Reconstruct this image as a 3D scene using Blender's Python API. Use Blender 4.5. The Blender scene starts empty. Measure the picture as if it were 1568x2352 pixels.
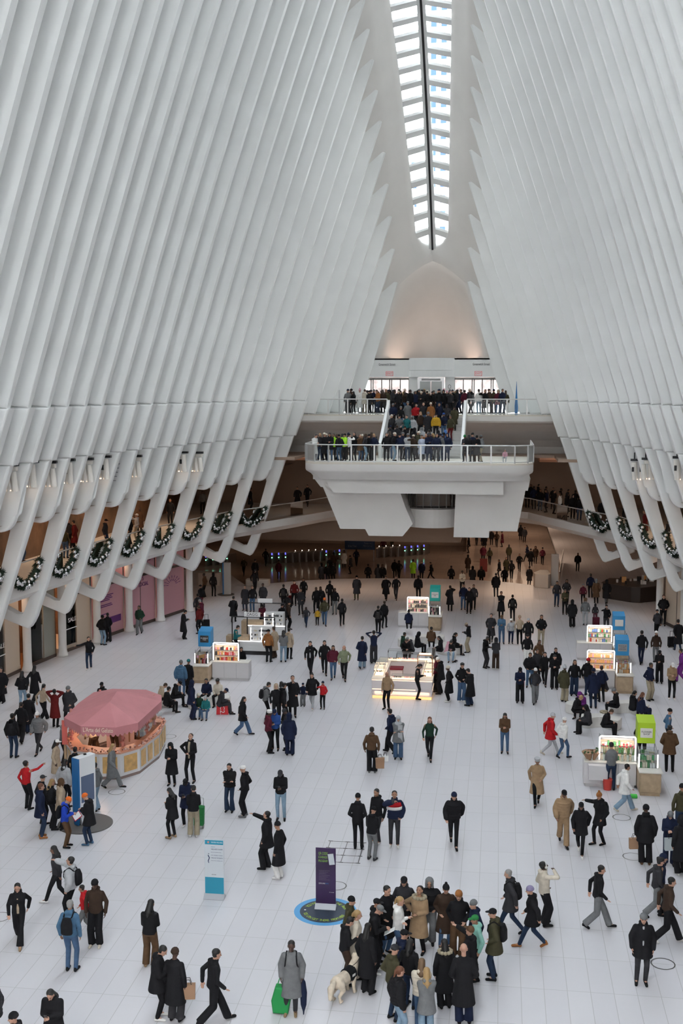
import bpy, bmesh, math, random
from mathutils import Vector, Matrix
import numpy as np
random.seed(7)
SC = bpy.context.scene
COL = SC.collection
# ------------------------------------------------------------ camera, world, exposure
FPX = 2650.0; PITCH = math.radians(6.0); YAW = math.radians(7.77); EYE = 14.6
cam_d = bpy.data.cameras.new('camera'); cam = bpy.data.objects.new('camera', cam_d); COL.objects.link(cam)
cam_d.sensor_fit = 'VERTICAL'; cam_d.sensor_height = 36.0; cam_d.lens = 36.0*FPX/2352.0
cam_d.clip_start = 0.1; cam_d.clip_end = 2000
cam.location = (0, 0, EYE); cam.rotation_euler = (math.radians(90)-PITCH, 0, YAW)
SC.camera = cam
SC.view_settings.view_transform = 'Standard'; SC.view_settings.look = 'None'
SC.view_settings.gamma = 1.0; SC.view_settings.use_curve_mapping = False
SC.view_settings.exposure = 0.62
world = bpy.data.worlds.new('world'); SC.world = world; world.use_nodes = True
wn = world.node_tree; wn.nodes.clear()
wo = wn.nodes.new('ShaderNodeOutputWorld'); bg = wn.nodes.new('ShaderNodeBackground')
tc = wn.nodes.new('ShaderNodeTexCoord'); sp = wn.nodes.new('ShaderNodeSeparateXYZ'); rp = wn.nodes.new('ShaderNodeValToRGB')
wn.links.new(tc.outputs['Generated'], sp.inputs[0]); wn.links.new(sp.outputs['Z'], rp.inputs[0])
rp.color_ramp.elements[0].position = 0.0; rp.color_ramp.elements[0].color = (0.93, 0.93, 0.92, 1)
rp.color_ramp.elements[1].position = 0.9; rp.color_ramp.elements[1].color = (0.86, 0.93, 1.0, 1)
wn.links.new(rp.outputs[0], bg.inputs[0]); bg.inputs[1].default_value = 13.0
wn.links.new(bg.outputs[0], wo.inputs[0])

def area(name, loc, rot, sx, sy, power, color=(1, 1, 1), spread=math.pi):
    l = bpy.data.lights.new(name, 'AREA'); l.shape = 'RECTANGLE'; l.size = sx; l.size_y = sy
    l.energy = power; l.color = color; l.spread = spread
    o = bpy.data.objects.new(name, l); COL.objects.link(o); o.location = loc; o.rotation_euler = rot
    return o
XC = -5.05                       # axis of the hall
WARM = (1.0, 0.66, 0.42)

# ------------------------------------------------------------ pixel rays to points of the place
_cp, _sp2 = math.cos(PITCH), math.sin(PITCH)
FW = Vector((-math.sin(YAW)*_cp, math.cos(YAW)*_cp, -_sp2)); RT = Vector((math.cos(YAW), math.sin(YAW), 0)); UP = RT.cross(FW)
def _ray(x, y): return FW + RT*((x-784)/FPX) - UP*((y-1176)/FPX)
def at_z(x, y, z):
    r = _ray(x, y); return Vector((0, 0, EYE)) + r*((z-EYE)/r.z)
def at_y(x, y, Y):
    r = _ray(x, y); return Vector((0, 0, EYE)) + r*(Y/r.y)

# ------------------------------------------------------------ materials
MATS = {}
def mat(name, color=(0.8, 0.8, 0.8), rough=0.6, metal=0.0, emit=None, estr=0.0, noise=0.0, nscale=3.0, bump=0.0, spec=0.5):
    if name in MATS: return MATS[name]
    m = bpy.data.materials.new(name); m.use_nodes = True; nt = m.node_tree
    b = nt.nodes['Principled BSDF']
    b.inputs['Base Color'].default_value = (*color, 1); b.inputs['Roughness'].default_value = rough
    b.inputs['Metallic'].default_value = metal; b.inputs['Specular IOR Level'].default_value = spec
    if emit: b.inputs['Emission Color'].default_value = (*emit, 1); b.inputs['Emission Strength'].default_value = estr
    if noise or bump:
        t = nt.nodes.new('ShaderNodeTexCoord'); n = nt.nodes.new('ShaderNodeTexNoise'); n.inputs['Scale'].default_value = nscale
        n.inputs['Detail'].default_value = 4
        nt.links.new(t.outputs['Object'], n.inputs['Vector'])
        if noise:
            r = nt.nodes.new('ShaderNodeValToRGB')
            r.color_ramp.elements[0].color = (*[max(0, c*(1-noise)) for c in color], 1)
            r.color_ramp.elements[1].color = (*[min(1, c*(1+noise)) for c in color], 1)
            r.color_ramp.elements[0].position = .3; r.color_ramp.elements[1].position = .7
            nt.links.new(n.outputs['Fac'], r.inputs[0]); nt.links.new(r.outputs[0], b.inputs['Base Color'])
        if bump:
            u = nt.nodes.new('ShaderNodeBump'); u.inputs['Strength'].default_value = bump
            nt.links.new(n.outputs['Fac'], u.inputs['Height']); nt.links.new(u.outputs[0], b.inputs['Normal'])
    MATS[name] = m; return m
def glass(name, tint=(0.93, 0.96, 0.96), refl=0.06, rough=0.02):
    if name in MATS: return MATS[name]
    m = bpy.data.materials.new(name); m.use_nodes = True; nt = m.node_tree; nt.nodes.clear()
    o = nt.nodes.new('ShaderNodeOutputMaterial'); mx = nt.nodes.new('ShaderNodeMixShader')
    t = nt.nodes.new('ShaderNodeBsdfTransparent'); g = nt.nodes.new('ShaderNodeBsdfGlossy')
    t.inputs[0].default_value = (*tint, 1); g.inputs['Roughness'].default_value = rough
    lw = nt.nodes.new('ShaderNodeFresnel'); lw.inputs[0].default_value = 1.35
    nt.links.new(lw.outputs[0], mx.inputs[0]); nt.links.new(t.outputs[0], mx.inputs[1]); nt.links.new(g.outputs[0], mx.inputs[2])
    nt.links.new(mx.outputs[0], o.inputs[0]); MATS[name] = m; return m
WHITE = mat('white_painted_steel', (0.82, 0.83, 0.82), 0.45, noise=0.03, nscale=0.6)
WHITE2 = mat('white_plaster', (0.80, 0.775, 0.745), 0.6, noise=0.03, nscale=0.5)  # warm cast stands in for warm light bounced up from the floor
GLASS = glass('clear_glass'); PANE = glass('roof_glass', (0.93, 0.96, 0.97)); DIMPANE = glass('dimmed_side_glass', (0.02, 0.0205, 0.021))
# invented side-glass tint steers daylight on ribs: clearer low down, towards end wall
_nt = DIMPANE.node_tree; _g = _nt.nodes.new('ShaderNodeNewGeometry'); _s = _nt.nodes.new('ShaderNodeSeparateXYZ'); _nt.links.new(_g.outputs['Position'], _s.inputs[0])
_a = _nt.nodes.new('ShaderNodeMapRange'); _a.inputs['From Min'].default_value = 24; _a.inputs['From Max'].default_value = 14; _a.inputs['To Min'].default_value = .027; _a.inputs['To Max'].default_value = .04; _a.interpolation_type = 'SMOOTHSTEP'
_b = _nt.nodes.new('ShaderNodeMapRange'); _b.inputs['From Min'].default_value = 58; _b.inputs['From Max'].default_value = 86; _b.inputs['To Min'].default_value = 0; _b.inputs['To Max'].default_value = .085; _b.interpolation_type = 'SMOOTHSTEP'
_c = _nt.nodes.new('ShaderNodeMath'); _c.operation = 'ADD'; _nt.links.new(_s.outputs['Z'], _a.inputs[0]); _nt.links.new(_s.outputs['Y'], _b.inputs[0]); _nt.links.new(_a.outputs[0], _c.inputs[0]); _nt.links.new(_b.outputs[0], _c.inputs[1])
for _n in _nt.nodes:
    if _n.type == 'BSDF_TRANSPARENT': _nt.links.new(_c.outputs[0], _n.inputs[0])
RAILM = mat('rail_steel', (.66, .66, .65), .35, .4); STEEL = mat('brushed_steel', (0.55, 0.55, 0.56), 0.35, 0.9); DARK = mat('dark_metal', (0.03, 0.03, 0.035), 0.5, 0.3)
BEIGE = mat('beige_stone', (0.66, 0.58, 0.49), 0.5, noise=0.04, nscale=1.5)
BLACKM = mat('black_plastic', (0.015, 0.015, 0.017), 0.45)

# ------------------------------------------------------------ mesh helpers
def obj(name, me_or_bm, m=None, parent=None, kind=None):
    if isinstance(me_or_bm, bmesh.types.BMesh):
        me = bpy.data.meshes.new(name); bmesh.ops.recalc_face_normals(me_or_bm, faces=me_or_bm.faces[:]); me_or_bm.to_mesh(me); me_or_bm.free()
    else: me = me_or_bm
    if m is not None and len(me.materials) == 0: me.materials.append(m)
    o = bpy.data.objects.new(name, me); COL.objects.link(o)
    if parent is not None: o.parent = parent
    if kind: o['kind'] = kind
    return o
def struct(name, bm, m): return obj(name, bm, m, kind='structure')
def tag(o, label, cat, group=None):
    o['label'] = label; o['category'] = cat
    if group: o['group'] = group
    return o
def empty(name, loc, rz=0.0, label=None, cat=None, group=None):
    o = bpy.data.objects.new(name, None); COL.objects.link(o); o.location = loc; o.rotation_euler = (0, 0, rz); o.empty_display_size = .2
    if label: tag(o, label, cat, group)
    return o
def copy_tree(o, parent=None):
    c = o.copy(); COL.objects.link(c); c.parent = parent
    for ch in list(o.children): copy_tree(ch, c)
    return c
def NB(): return bmesh.new()
def box(bm, x0, x1, y0, y1, z0, z1, bev=0.0):
    vs = [bm.verts.new(p) for p in ((x0, y0, z0), (x1, y0, z0), (x1, y1, z0), (x0, y1, z0), (x0, y0, z1), (x1, y0, z1), (x1, y1, z1), (x0, y1, z1))]
    fs = [bm.faces.new([vs[i] for i in f]) for f in ((3, 2, 1, 0), (4, 5, 6, 7), (0, 1, 5, 4), (1, 2, 6, 5), (2, 3, 7, 6), (3, 0, 4, 7))]
    if bev:
        es = set(e for f in fs for e in f.edges)
        bmesh.ops.bevel(bm, geom=list(es), offset=bev, segments=2, affect='EDGES', profile=.5)
    return bm
def prism(bm, pts, axis, a, b, bev=0.0):
    """extrude a 2-D outline along an axis ('x','y','z') from a to b"""
    def P(p, t):
        if axis == 'z': return (p[0], p[1], t)
        if axis == 'y': return (p[0], t, p[1])
        return (t, p[0], p[1])
    A = [bm.verts.new(P(p, a)) for p in pts]; B = [bm.verts.new(P(p, b)) for p in pts]
    n = len(pts); fs = [bm.faces.new(A[::-1]), bm.faces.new(B)]
    for i in range(n): fs.append(bm.faces.new((A[i], A[(i+1) % n], B[(i+1) % n], B[i])))
    if bev:
        es = list(fs[0].edges)+list(fs[1].edges)
        bmesh.ops.bevel(bm, geom=es, offset=bev, segments=2 if bev < .08 else 3, affect='EDGES', profile=.5)
    return bm
def cyl(bm, p0, p1, r0, r1=None, n=12, caps=True):
    r1 = r0 if r1 is None else r1
    p0, p1 = Vector(p0), Vector(p1); d = (p1-p0).normalized()
    a = d.orthogonal().normalized(); b = d.cross(a)
    A = [bm.verts.new(p0+(a*math.cos(t)+b*math.sin(t))*r0) for t in [2*math.pi*i/n for i in range(n)]]
    B = [bm.verts.new(p1+(a*math.cos(t)+b*math.sin(t))*r1) for t in [2*math.pi*i/n for i in range(n)]]
    for i in range(n): bm.faces.new((A[i], A[(i+1) % n], B[(i+1) % n], B[i]))
    if caps: bm.faces.new(A[::-1]); bm.faces.new(B)
    return bm
def tube(bm, pts, r, n=8):
    for p, q in zip(pts[:-1], pts[1:]): cyl(bm, p, q, r, r, n)
    return bm
def ball(bm, c, r, sub=2, sc=(1, 1, 1)):
    bmesh.ops.create_icosphere(bm, subdivisions=sub, radius=1, matrix=Matrix.Translation(c) @ Matrix.Diagonal((r*sc[0], r*sc[1], r*sc[2], 1)))
    return bm
def lathe(bm, prof, n=24, c=(0, 0)):
    rings = [[bm.verts.new((c[0]+r*math.cos(2*math.pi*i/n), c[1]+r*math.sin(2*math.pi*i/n), z)) for i in range(n)] for r, z in prof]
    for A, B in zip(rings[:-1], rings[1:]):
        for i in range(n): bm.faces.new((A[i], A[(i+1) % n], B[(i+1) % n], B[i]))
    bm.faces.new(rings[0][::-1]); bm.faces.new(rings[-1]); return bm
def strip(bm, rows):
    """grid surface from rows of points"""
    R = [[bm.verts.new(p) for p in r] for r in rows]
    for A, B in zip(R[:-1], R[1:]):
        for i in range(len(A)-1): bm.faces.new((A[i], A[i+1], B[i+1], B[i]))
    return bm
def smooth(o, ang=None):
    for p in o.data.polygons: p.use_smooth = True
    return o
def text(name, s, loc, rot, size, m, parent=None, ext=0.004, align='CENTER', w=None):
    c = bpy.data.curves.new(name, 'FONT'); c.body = s; c.size = size; c.extrude = ext; c.align_x = align; c.align_y = 'CENTER'
    c.resolution_u = 2
    o = bpy.data.objects.new(name, c); me = bpy.data.meshes.new_from_object(o); bpy.data.objects.remove(o); bpy.data.curves.remove(c)
    if w is not None and len(me.vertices):
        xs = [v.co.x for v in me.vertices]; k = w/(max(xs)-min(xs))
        for v in me.vertices: v.co.x *= k
    me.name = name; me.materials.clear(); me.materials.append(m)
    o = bpy.data.objects.new(name, me); COL.objects.link(o); o.location = loc; o.rotation_euler = rot
    if parent is not None: o.parent = parent
    return o
def interp(x, xs, ys): return float(np.interp(x, xs, ys))

# ------------------------------------------------------------ shape of the hall
YC = 36.0
_u = [0, 7.9, 11.6, 13.5, 17.2, 20.9, 24.6, 28.4, 32.1, 35.8, 37.7, 39.6, 41.4, 43.3, 45.2, 47, 48.9, 50.75]
_h = [14.5, 14.32, 14.14, 14.02, 13.7, 13.27, 12.73, 12.07, 11.35, 10.45, 9.99, 9.46, 8.91, 8.3, 7.6, 6.9, 6.2, 5.23]
def hstep(Y): return interp(abs(Y-YC), _u, _h)                     # half width of the ribs at z 13.8
def ztip(Y): u = Y-YC; return 46.0-0.00611*u*u-1.16e-6*u**4        # where a rib dies into the ridge beam
def htip(Y): return interp(abs(Y-YC), [0, 30, 35.8, 50.75], [3.6, 3.2, 3.03, 2.55])
def hin(Y, z):                                                     # inner edge of the rib
    if z <= 13.8: return hstep(Y)+0.345*(13.8-z)
    t = (z-13.8)/(ztip(Y)-13.8); return hstep(Y)*(1-t)+htip(Y)*t+0.35*math.sin(math.pi*min(1, t))*min(1, max(0, (62-abs(Y-YC)-15)/25))
def YK(k): return 49.45+1.865*k

def rib_mesh(k):
    Y = YK(k); long = (k % 2 == 0); bm = NB(); zt = ztip(Y); D = 2.1; end_rib = abs(Y-YC) > 43.6
    up = [(hin(Y, 12.95), 12.95) if end_rib else (hin(Y, 13.9), 13.9)]+[(hin(Y, z), z) for z in np.linspace(16, zt, 7)]
    out = [(h+D*min(1, (0.25+(zt-z)*0.4)), z+0.2) for h, z in up[::-1]]
    # upper blade
    prism(bm, up+out, 'y', -0.22, 0.22, 0.08)
    if end_rib:
        me = bpy.data.meshes.new('hall_rib'); bmesh.ops.recalc_face_normals(bm, faces=bm.faces[:]); bm.to_mesh(me); bm.free(); me.materials.append(WHITE); return me
    # thick collar between the two ledges
    c = [(hin(Y, 11.5)-.1, 11.5), (hin(Y, 13.9)-.1, 13.9), (hin(Y, 13.9)+D, 13.9), (hin(Y, 11.5)+D, 11.5)]
    prism(bm, c, 'y', -0.24, 0.46, 0.1)
    lo = [(hin(Y, 11.5), 11.5)]
    if not long:
        h0 = hin(Y, 9.0)
        lo += [(hin(Y, 9.3), 9.3)]+[(hin(Y, 9.3)+.75-.75*math.cos(a), 9.3-.85*math.sin(a)) for a in np.linspace(.25, 1.5, 6)]
        lo += [(h0+D, 8.55), (hin(Y, 11.5)+D, 11.5)]
    else:
        f = hin(Y, 3.0)
        lo += [(hin(Y, 3.6), 3.6)]
        lo += [(f+.35-.37*math.cos(a), 3.38-.38*math.sin(a)) for a in np.linspace(.3, 1.35, 5)]
        lo += [(f+2.2, 3.75), (f+2.2, 4.5), (f+1.9, 4.4), (f+.75, 3.74), (f+.45, 3.62), (f+.32, 3.75), (hin(Y, 4.6)+.62, 4.6), (hin(Y, 8.3)+.72, 8.3), (hin(Y, 8.8)+1.0, 8.8), (hin(Y, 9.0)+D, 9.0), (hin(Y, 11.5)+D, 11.5)]
    prism(bm, lo, 'y', -0.24, 0.24, 0.11)
    me = bpy.data.meshes.new('hall_rib'); bmesh.ops.recalc_face_normals(bm, faces=bm.faces[:]); bm.to_mesh(me); bm.free(); me.materials.append(WHITE)
    return me
KMIN, KMAX = -27, 20
n = 0
for k in range(KMIN, KMAX+1):
    me = rib_mesh(k)
    for s in (-1, 1):
        n += 1; o = bpy.data.objects.new('trim_%d' % n, me); COL.objects.link(o); o['kind'] = 'structure'
        o.location = (XC, YK(k), 0); o.scale = (s, 1, 1)
# glazing between ribs and closed wall behind them below the street
for s, side in ((-1, 'left'), (1, 'right')):
    bm = NB(); rows = []
    for k in range(KMIN, KMAX+1):
        Y = YK(k); zt = ztip(Y)-1.85
        rows.append([(XC+s*(hin(Y, z)+1.55), Y, z) for z in np.linspace(13.7 if abs(Y-YC) < 43.6 else 12.9, zt, 6)])
    strip(bm, rows); o = struct('window_1' if s < 0 else 'window_2', bm, DIMPANE)
    bm = NB(); rows = []
    for k in range(-26, 17):
        Y = YK(k); rows.append([(XC+s*(hin(Y, 8.75)+1.4), Y, 8.75), (XC+s*(hin(Y, 11)+1.5), Y, 11), (XC+s*(hin(Y, 13.2)+1.5), Y, 13.2), (XC+s*(hin(Y, 13.7)+1.5), Y, 13.75), (XC+s*(hin(Y, 13.7)+4), Y, 13.75), (XC+s*(hin(Y, 8.75)+2.2), Y, 8.75), (XC+s*(hin(Y, 8.75)+1.4), Y, 8.75)])
    strip(bm, rows); struct('wall_'+side, bm, WHITE2)
    # ridge beam panel beside the skylight
def hsk(Y): return interp(abs(Y-YC), [0, 36, 49.6, 50.1, 50.4, 50.5], [2.4, 1.87, 1.17, .8, .4, 0.02])
def zsk(Y): return ztip(Y)+1.75
for s, nm in ((-1, 'ceiling'), (1, 'ceiling')):
    bm = NB(); rows = []
    for Y in list(np.arange(-14, 84.6, 1.4))+[84.6, 85.2, 85.6, 85.9, 86.1, 86.3, 86.45, 86.5, 86.9]:
        hk = hsk(Y) if Y < 86.5 else 0.0; zz = zsk(Y); ht, zt = htip(Y), ztip(Y)
        pts = [(hk, zz+.9), (hk, zz)]
        for t in np.linspace(.25, 1, 4):
            hh = hk+(ht-hk)*t; pts.append((hh, zz+(zt-zz)*(t**1.35)))
        pts += [(ht+1.3, zt-1.07), (ht+2.4, zt-1.95), (ht+2.4, zt-1.2), (hk, zz+.9)]
        rows.append([(XC+s*h, Y, z) for h, z in pts])
    strip(bm, rows); smooth(struct(nm, bm, WHITE2))
# skylight: cross bars, dark spine, glass
n0 = n
bm = NB(); bd = NB(); bs = NB()
Y = 85.6
while Y > -12:
    z = zsk(Y); h = hsk(Y); sl = (zsk(Y+.3)-zsk(Y-.3))/.6
    for s in (-1, 1):
        A = [(0, .45), (0, .62), (h, .25), (h, .08)]
        vs = []
        for dy in (-.15, .15): vs.append([bm.verts.new((XC+s*a, Y+dy, z+b+dy*sl)) for a, b in A])
        for i in range(4): bm.faces.new((vs[0][i], vs[0][(i+1) % 4], vs[1][(i+1) % 4], vs[1][i]))
        bm.faces.new(vs[0]); bm.faces.new(vs[1][::-1])
    Y -= .9325
struct('trim_%d' % (n+1), bm, WHITE)
rows = []; rows2 = []; rg = []
for Y in np.append(np.arange(-12, 86.3, 1.0), 86.45):
    z = zsk(Y)
    rows.append([(XC-.07, Y, z+.2), (XC-.07, Y, z+.7), (XC+.07, Y, z+.7), (XC+.07, Y, z+.2), (XC-.07, Y, z+.2)])
    rows2.append([(XC-.26, Y, z+.27), (XC-.26, Y, z+.6), (XC+.26, Y, z+.6), (XC+.26, Y, z+.27), (XC-.26, Y, z+.27)])
    rg.append([(XC-hsk(Y), Y, z+.35), (XC, Y, z+.72), (XC+hsk(Y), Y, z+.35)])
strip(bd, rows); strip(bs, rows2); struct('trim_%d' % (n+2), bd, BLACKM); struct('trim_%d' % (n+3), bs, WHITE)
bm = NB(); strip(bm, rg); struct('window_3', bm, PANE); n += 3

# ------------------------------------------------------------ end wall with the street doors
EY = 86.75; L0 = 12.9
def wbox(bm, h0, h1, z0, z1, y0=EY, y1=EY+.35): return box(bm, XC+h0, XC+h1, y0, y1, z0, z1)
bm = NB()
def P(h, z): return (XC+h, z)
for s in (-1, 1):
    prism(bm, [P(s*4.25, 17.0), P(s*5.35, 15.6), P(s*6.35, 13.6), P(s*6.65, 12.9), P(s*12, 12.9), P(s*9, 20), P(s*5, 24), P(s*3.0, 24), P(s*2.62, 22.5)], 'y', EY, EY+.3)
    prism(bm, [P(s*1.7, 12.9), P(s*1.0, 12.9), P(s*1.0, 15.6), P(s*1.7, 15.6)], 'y', EY, EY+.3)
prism(bm, [P(-4.25, 17.0), P(4.25, 17.0), P(5.35, 15.6), P(-5.35, 15.6)], 'y', EY, EY+.3)
struct('wall_back', bm, WHITE)
bm = NB()
arc = [(XC+1.72*math.sin(a), EY-.55*math.cos(a)+.1) for a in np.linspace(-1.45, 1.45, 15)]
prism(bm, arc, 'z', 16.12, 17.02); arc2 = [(XC+(x-XC)*1.04, EY-(EY-y)*1.15) for x, y in arc]
prism(bm, arc2, 'z', 15.62, 16.1)
n += 1; struct('trim_%d' % n, bm, WHITE)
bm = NB(); box(bm, XC-5.6, XC+5.6, EY-.06, EY, 15.62, 16.1); n += 1; struct('trim_%d' % n, bm, WHITE)
bm = NB(); box(bm, XC-5.3, XC+5.3, EY, EY+9, 16.9, 17.0); struct('ceiling', bm, WHITE2)
# concave vault above the doors
rows = []
zc0 = zsk(EY)
for t in np.linspace(0, 1, 12):
    zc = zc0+(17.0-zc0)*t; yc = EY+5.5*math.sin(t*math.pi/2)
    hs_, zs_ = (2.5+1.75*t, 22.56-(22.56-17.0)*t)
    row = []
    for u in np.linspace(-1, 1, 17):
        w = math.cos(u*math.pi/2)**.8 if abs(u) < 1 else 0
        row.append((XC+hs_*u, EY+.12+(yc-EY)*w, zs_+(zc-zs_)*w))
    rows.append([(XC-hs_-.9, EY+.12, zs_+.1)]+row+[(XC+hs_+.9, EY+.12, zs_+.1)])
bm = NB(); strip(bm, rows); smooth(struct('wall_back', bm, WHITE2))
for s in (-1, 1):
    area('vault_cove_light', (XC+s*2.0, 89.2, 17.1), (math.pi, 0, 0), 2.6, 2.4, 13, (1, .7, .55))
# door glazing and frames
FR = mat('door_frame', (0.22, 0.21, 0.2), .4, .5)
for s, nm in ((-1, 'door_1'), (1, 'door_2')):
    d = empty(nm, (XC+s*3.6, EY+.1, L0)); d['kind'] = 'structure'
    bm = NB()
    box(bm, -1.95, 1.95, -.04, .12, 2.5, 2.68)
    for x in (-1.9, -1.25, -.6, -.45, .15, .8, .95, 1.5): box(bm, x*s-.04, x*s+.04, -.04, .1, 0, 2.6)
    box(bm, -1.9, 1.9, -.03, .09, .0, .12)
    obj('door_frame', bm, FR, d)
    bm = NB(); box(bm, -1.95, 2.4 if s > 0 else 1.95, .02, .03, .05, 2.6)
    obj('glass_pane', bm, GLASS, d)
e = empty('elevator', (XC-.05, EY, L0), 0, 'grey steel elevator doors between the two street exits on the upper landing', 'elevator')
for a_ in ((-1.0, -.82, 0, 2.4), (.82, 1.0, 0, 2.4), (-1.0, 1.0, 2.4, 2.68)): bm = NB(); box(bm, a_[0], a_[1], -.12, .1, a_[2], a_[3]); obj('frame', bm, STEEL, e)
for s in (-1, 1):
    bm = NB(); box(bm, min(s*.02, s*.82), max(s*.02, s*.82), -.02, .06, 0, 2.4); obj('door', bm, mat('elevator_door', (.2, .21, .21), .3, .7), e)
bm = NB(); box(bm, -.7, .7, -.14, -.12, 2.45, 2.6); obj('sign_panel', bm, mat('silver_panel', (.45, .45, .45), .4), e)
RED = mat('red_sign_letters', (.75, .03, .04), .5, emit=(1, .05, .05), estr=.05); INK = mat('dark_letters', (.06, .06, .07), .5)
for s in (-1, 1):
    o = text('street_sign', 'Greenwich Street', (XC+s*3.35+(.3 if s > 0 else 0), EY-.02, 16.55), (math.pi/2, 0, 0), .26, INK, w=1.25)
    tag(o, 'dark lettering Greenwich Street on white wall above the %s exit doors' % ('left' if s < 0 else 'right'), 'sign')
    g = empty('exit_sign', (XC+s*3.3+.15, EY-.09, 15.87), 0, 'small red and white exit sign above the %s street doors' % ('left' if s < 0 else 'right'), 'exit sign')
    bm = NB(); box(bm, -.27, .27, 0, .05, -.17, .17); obj('plate', bm, mat('sign_white', (.8, .8, .8), .5), g)
    bm = NB()
    for a in ((-.27, -.24, -.17, .17), (.24, .27, -.17, .17), (-.27, .27, .145, .17), (-.27, .27, -.17, -.145)): box(bm, a[0], a[1], -.01, 0, a[2], a[3])
    obj('red_border', bm, RED, g)
    text('lettering', 'EXIT', (0, -.012, 0), (math.pi/2, 0, 0), .22, RED, g, w=.4)
g = empty('notice_board', (XC+1.33, EY-.03, 14.9), 0, 'white notice with round mark beside the elevator doors on landing', 'notice')
bm = NB(); box(bm, -.2, .2, 0, .02, -.3, .3); obj('board', bm, mat('sign_white'), g)
bm = NB(); ring = [(.1*math.cos(a), .14*math.sin(a)) for a in np.linspace(0, 2*math.pi, 25)]
for i in range(24): box(bm, ring[i][0]-.015, ring[i][0]+.015, -.01, 0, ring[i][1]-.015, ring[i][1]+.015)
obj('round_mark', bm, INK, g)
bm = NB(); box(bm, -.23, .23, -.02, 0, -.75, -.4); obj('blue_panel', bm, mat('blue_panel', (.05, .3, .6), .5), g)
# ------------------------------------------------------------ floors
def tile_mat(name, c1, c2, mortar, ox, oy, w=.56, hgt=1.68, rough=.3, msize=.009):
    m = bpy.data.materials.new(name); m.use_nodes = True; nt = m.node_tree; b = nt.nodes['Principled BSDF']
    t = nt.nodes.new('ShaderNodeTexCoord'); mp = nt.nodes.new('ShaderNodeMapping'); mp.inputs['Location'].default_value = (-ox, -oy, 0)
    br = nt.nodes.new('ShaderNodeTexBrick'); br.offset = 0.0; br.squash = 1.0
    br.inputs['Scale'].default_value = 1.0; br.inputs['Brick Width'].default_value = w; br.inputs['Row Height'].default_value = hgt
    br.inputs['Mortar Size'].default_value = msize; br.inputs['Mortar Smooth'].default_value = .2
    br.inputs['Color1'].default_value = (*c1, 1); br.inputs['Color2'].default_value = (*c2, 1); br.inputs['Mortar'].default_value = (*mortar, 1)
    nt.links.new(t.outputs['Object'], mp.inputs[0]); nt.links.new(mp.outputs[0], br.inputs[0])
    n = nt.nodes.new('ShaderNodeTexNoise'); n.inputs['Scale'].default_value = .25; n.inputs['Detail'].default_value = 5
    nt.links.new(t.outputs['Object'], n.inputs[0])
    mx = nt.nodes.new('ShaderNodeMix'); mx.data_type = 'RGBA'; mx.blend_type = 'MULTIPLY'; mx.inputs['Factor'].default_value = .12
    nt.links.new(br.outputs[0], mx.inputs['A']); nt.links.new(n.outputs['Fac'], mx.inputs['B'])
    nt.links.new(mx.outputs['Result'], b.inputs['Base Color'])
    b.inputs['Roughness'].default_value = rough; b.inputs['Specular IOR Level'].default_value = .35
    return m
FLOOR = tile_mat('white_stone_tiles', (.70, .685, .715), (.67, .655, .69), (.50, .49, .50), .16, 29.03)
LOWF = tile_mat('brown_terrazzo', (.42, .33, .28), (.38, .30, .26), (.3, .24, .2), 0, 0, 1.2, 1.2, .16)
bm = NB()
arcp = [(XC-13.6, 84.0), (XC-12.6, 85.0), (XC-10, 86.9), (XC-7.5, 88.1), (XC-4, 88.9), (XC, 89.3), (XC+4, 88.9), (XC+6.2, 88.2), (XC+8, 87), (XC+9.4, 86)]
prism(bm, [(-48, -14), (30, -14), (30, 150), (XC+10.4, 150), (XC+10.4, 96)]+arcp[::-1]+[(XC-14.6, 86), (XC-16.5, 90), (XC-30, 94), (-48, 94)], 'z', -.25, 0)
struct('floor', bm, FLOOR)
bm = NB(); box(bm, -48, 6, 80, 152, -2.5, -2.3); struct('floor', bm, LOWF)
bm = NB()                                       # steps down to the lower hall
for i in range(5, 13): box(bm, XC-9, XC+5.8, 90.2+i*.34, 90.2+(i+1)*.34, -2.3, -.18*(i+1))
struct('trim_%d' % (n+1), bm, BEIGE); n += 1
# service rings and the hatch in the floor
RINGM = mat('dark_brass_ring', (.12, .115, .11), .4, .4)
bmr = NB(); lathe(bmr, [(.40, 0), (.425, 0), (.425, .006), (.40, .006)], 36); ring_me = bpy.data.meshes.new('ring'); 
bmr.free(); bmr = NB()
N_ = 40
for i in range(N_):
    a0, a1 = 2*math.pi*i/N_, 2*math.pi*(i+1)/N_
    vs = [(r*math.cos(a), r*math.sin(a), z) for r, a, z in ((.28, a0, .008), (.31, a0, .008), (.31, a1, .008), (.28, a1, .008))]
    bmr.faces.new([bmr.verts.new(v) for v in vs])
bmr.to_mesh(ring_me); bmr.free(); ring_me.materials.append(RINGM)
for x, y in ((1522, 2214), (1427, 1878), (1452, 1968), (268, 1819), (388, 1692), (772, 2035), (-2, 2107)):
    o = bpy.data.objects.new('trim_%d' % (n+1), ring_me); n += 1; COL.objects.link(o); o['kind'] = 'structure'; o.location = at_z(x, y, 0)
bm = NB()
p0, p1 = at_z(755, 1938, 0), at_z(832, 1983, 0)
hx = [at_z(759, 1932, 0).x, at_z(798, 1934, 0).x, at_z(836, 1936, 0).x]; hy1 = at_z(798, 1934, 0).y; hy0 = at_z(785, 1981, 0).y; hys = [hy0+(hy1-hy0)*t/3 for t in range(4)]
for X in hx: box(bm, X-.01, X+.01, hy0, hy1, .001, .008)
for Yb in hys: box(bm, hx[0], hx[2], Yb-.008, Yb+.008, .001, .008)
for X in hx:
    for Yb in hys: box(bm, X-.07, X+.07, Yb-.02, Yb+.02, .002, .01)
struct('trim_%d' % (n+1), bm, RINGM); n += 1

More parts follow.
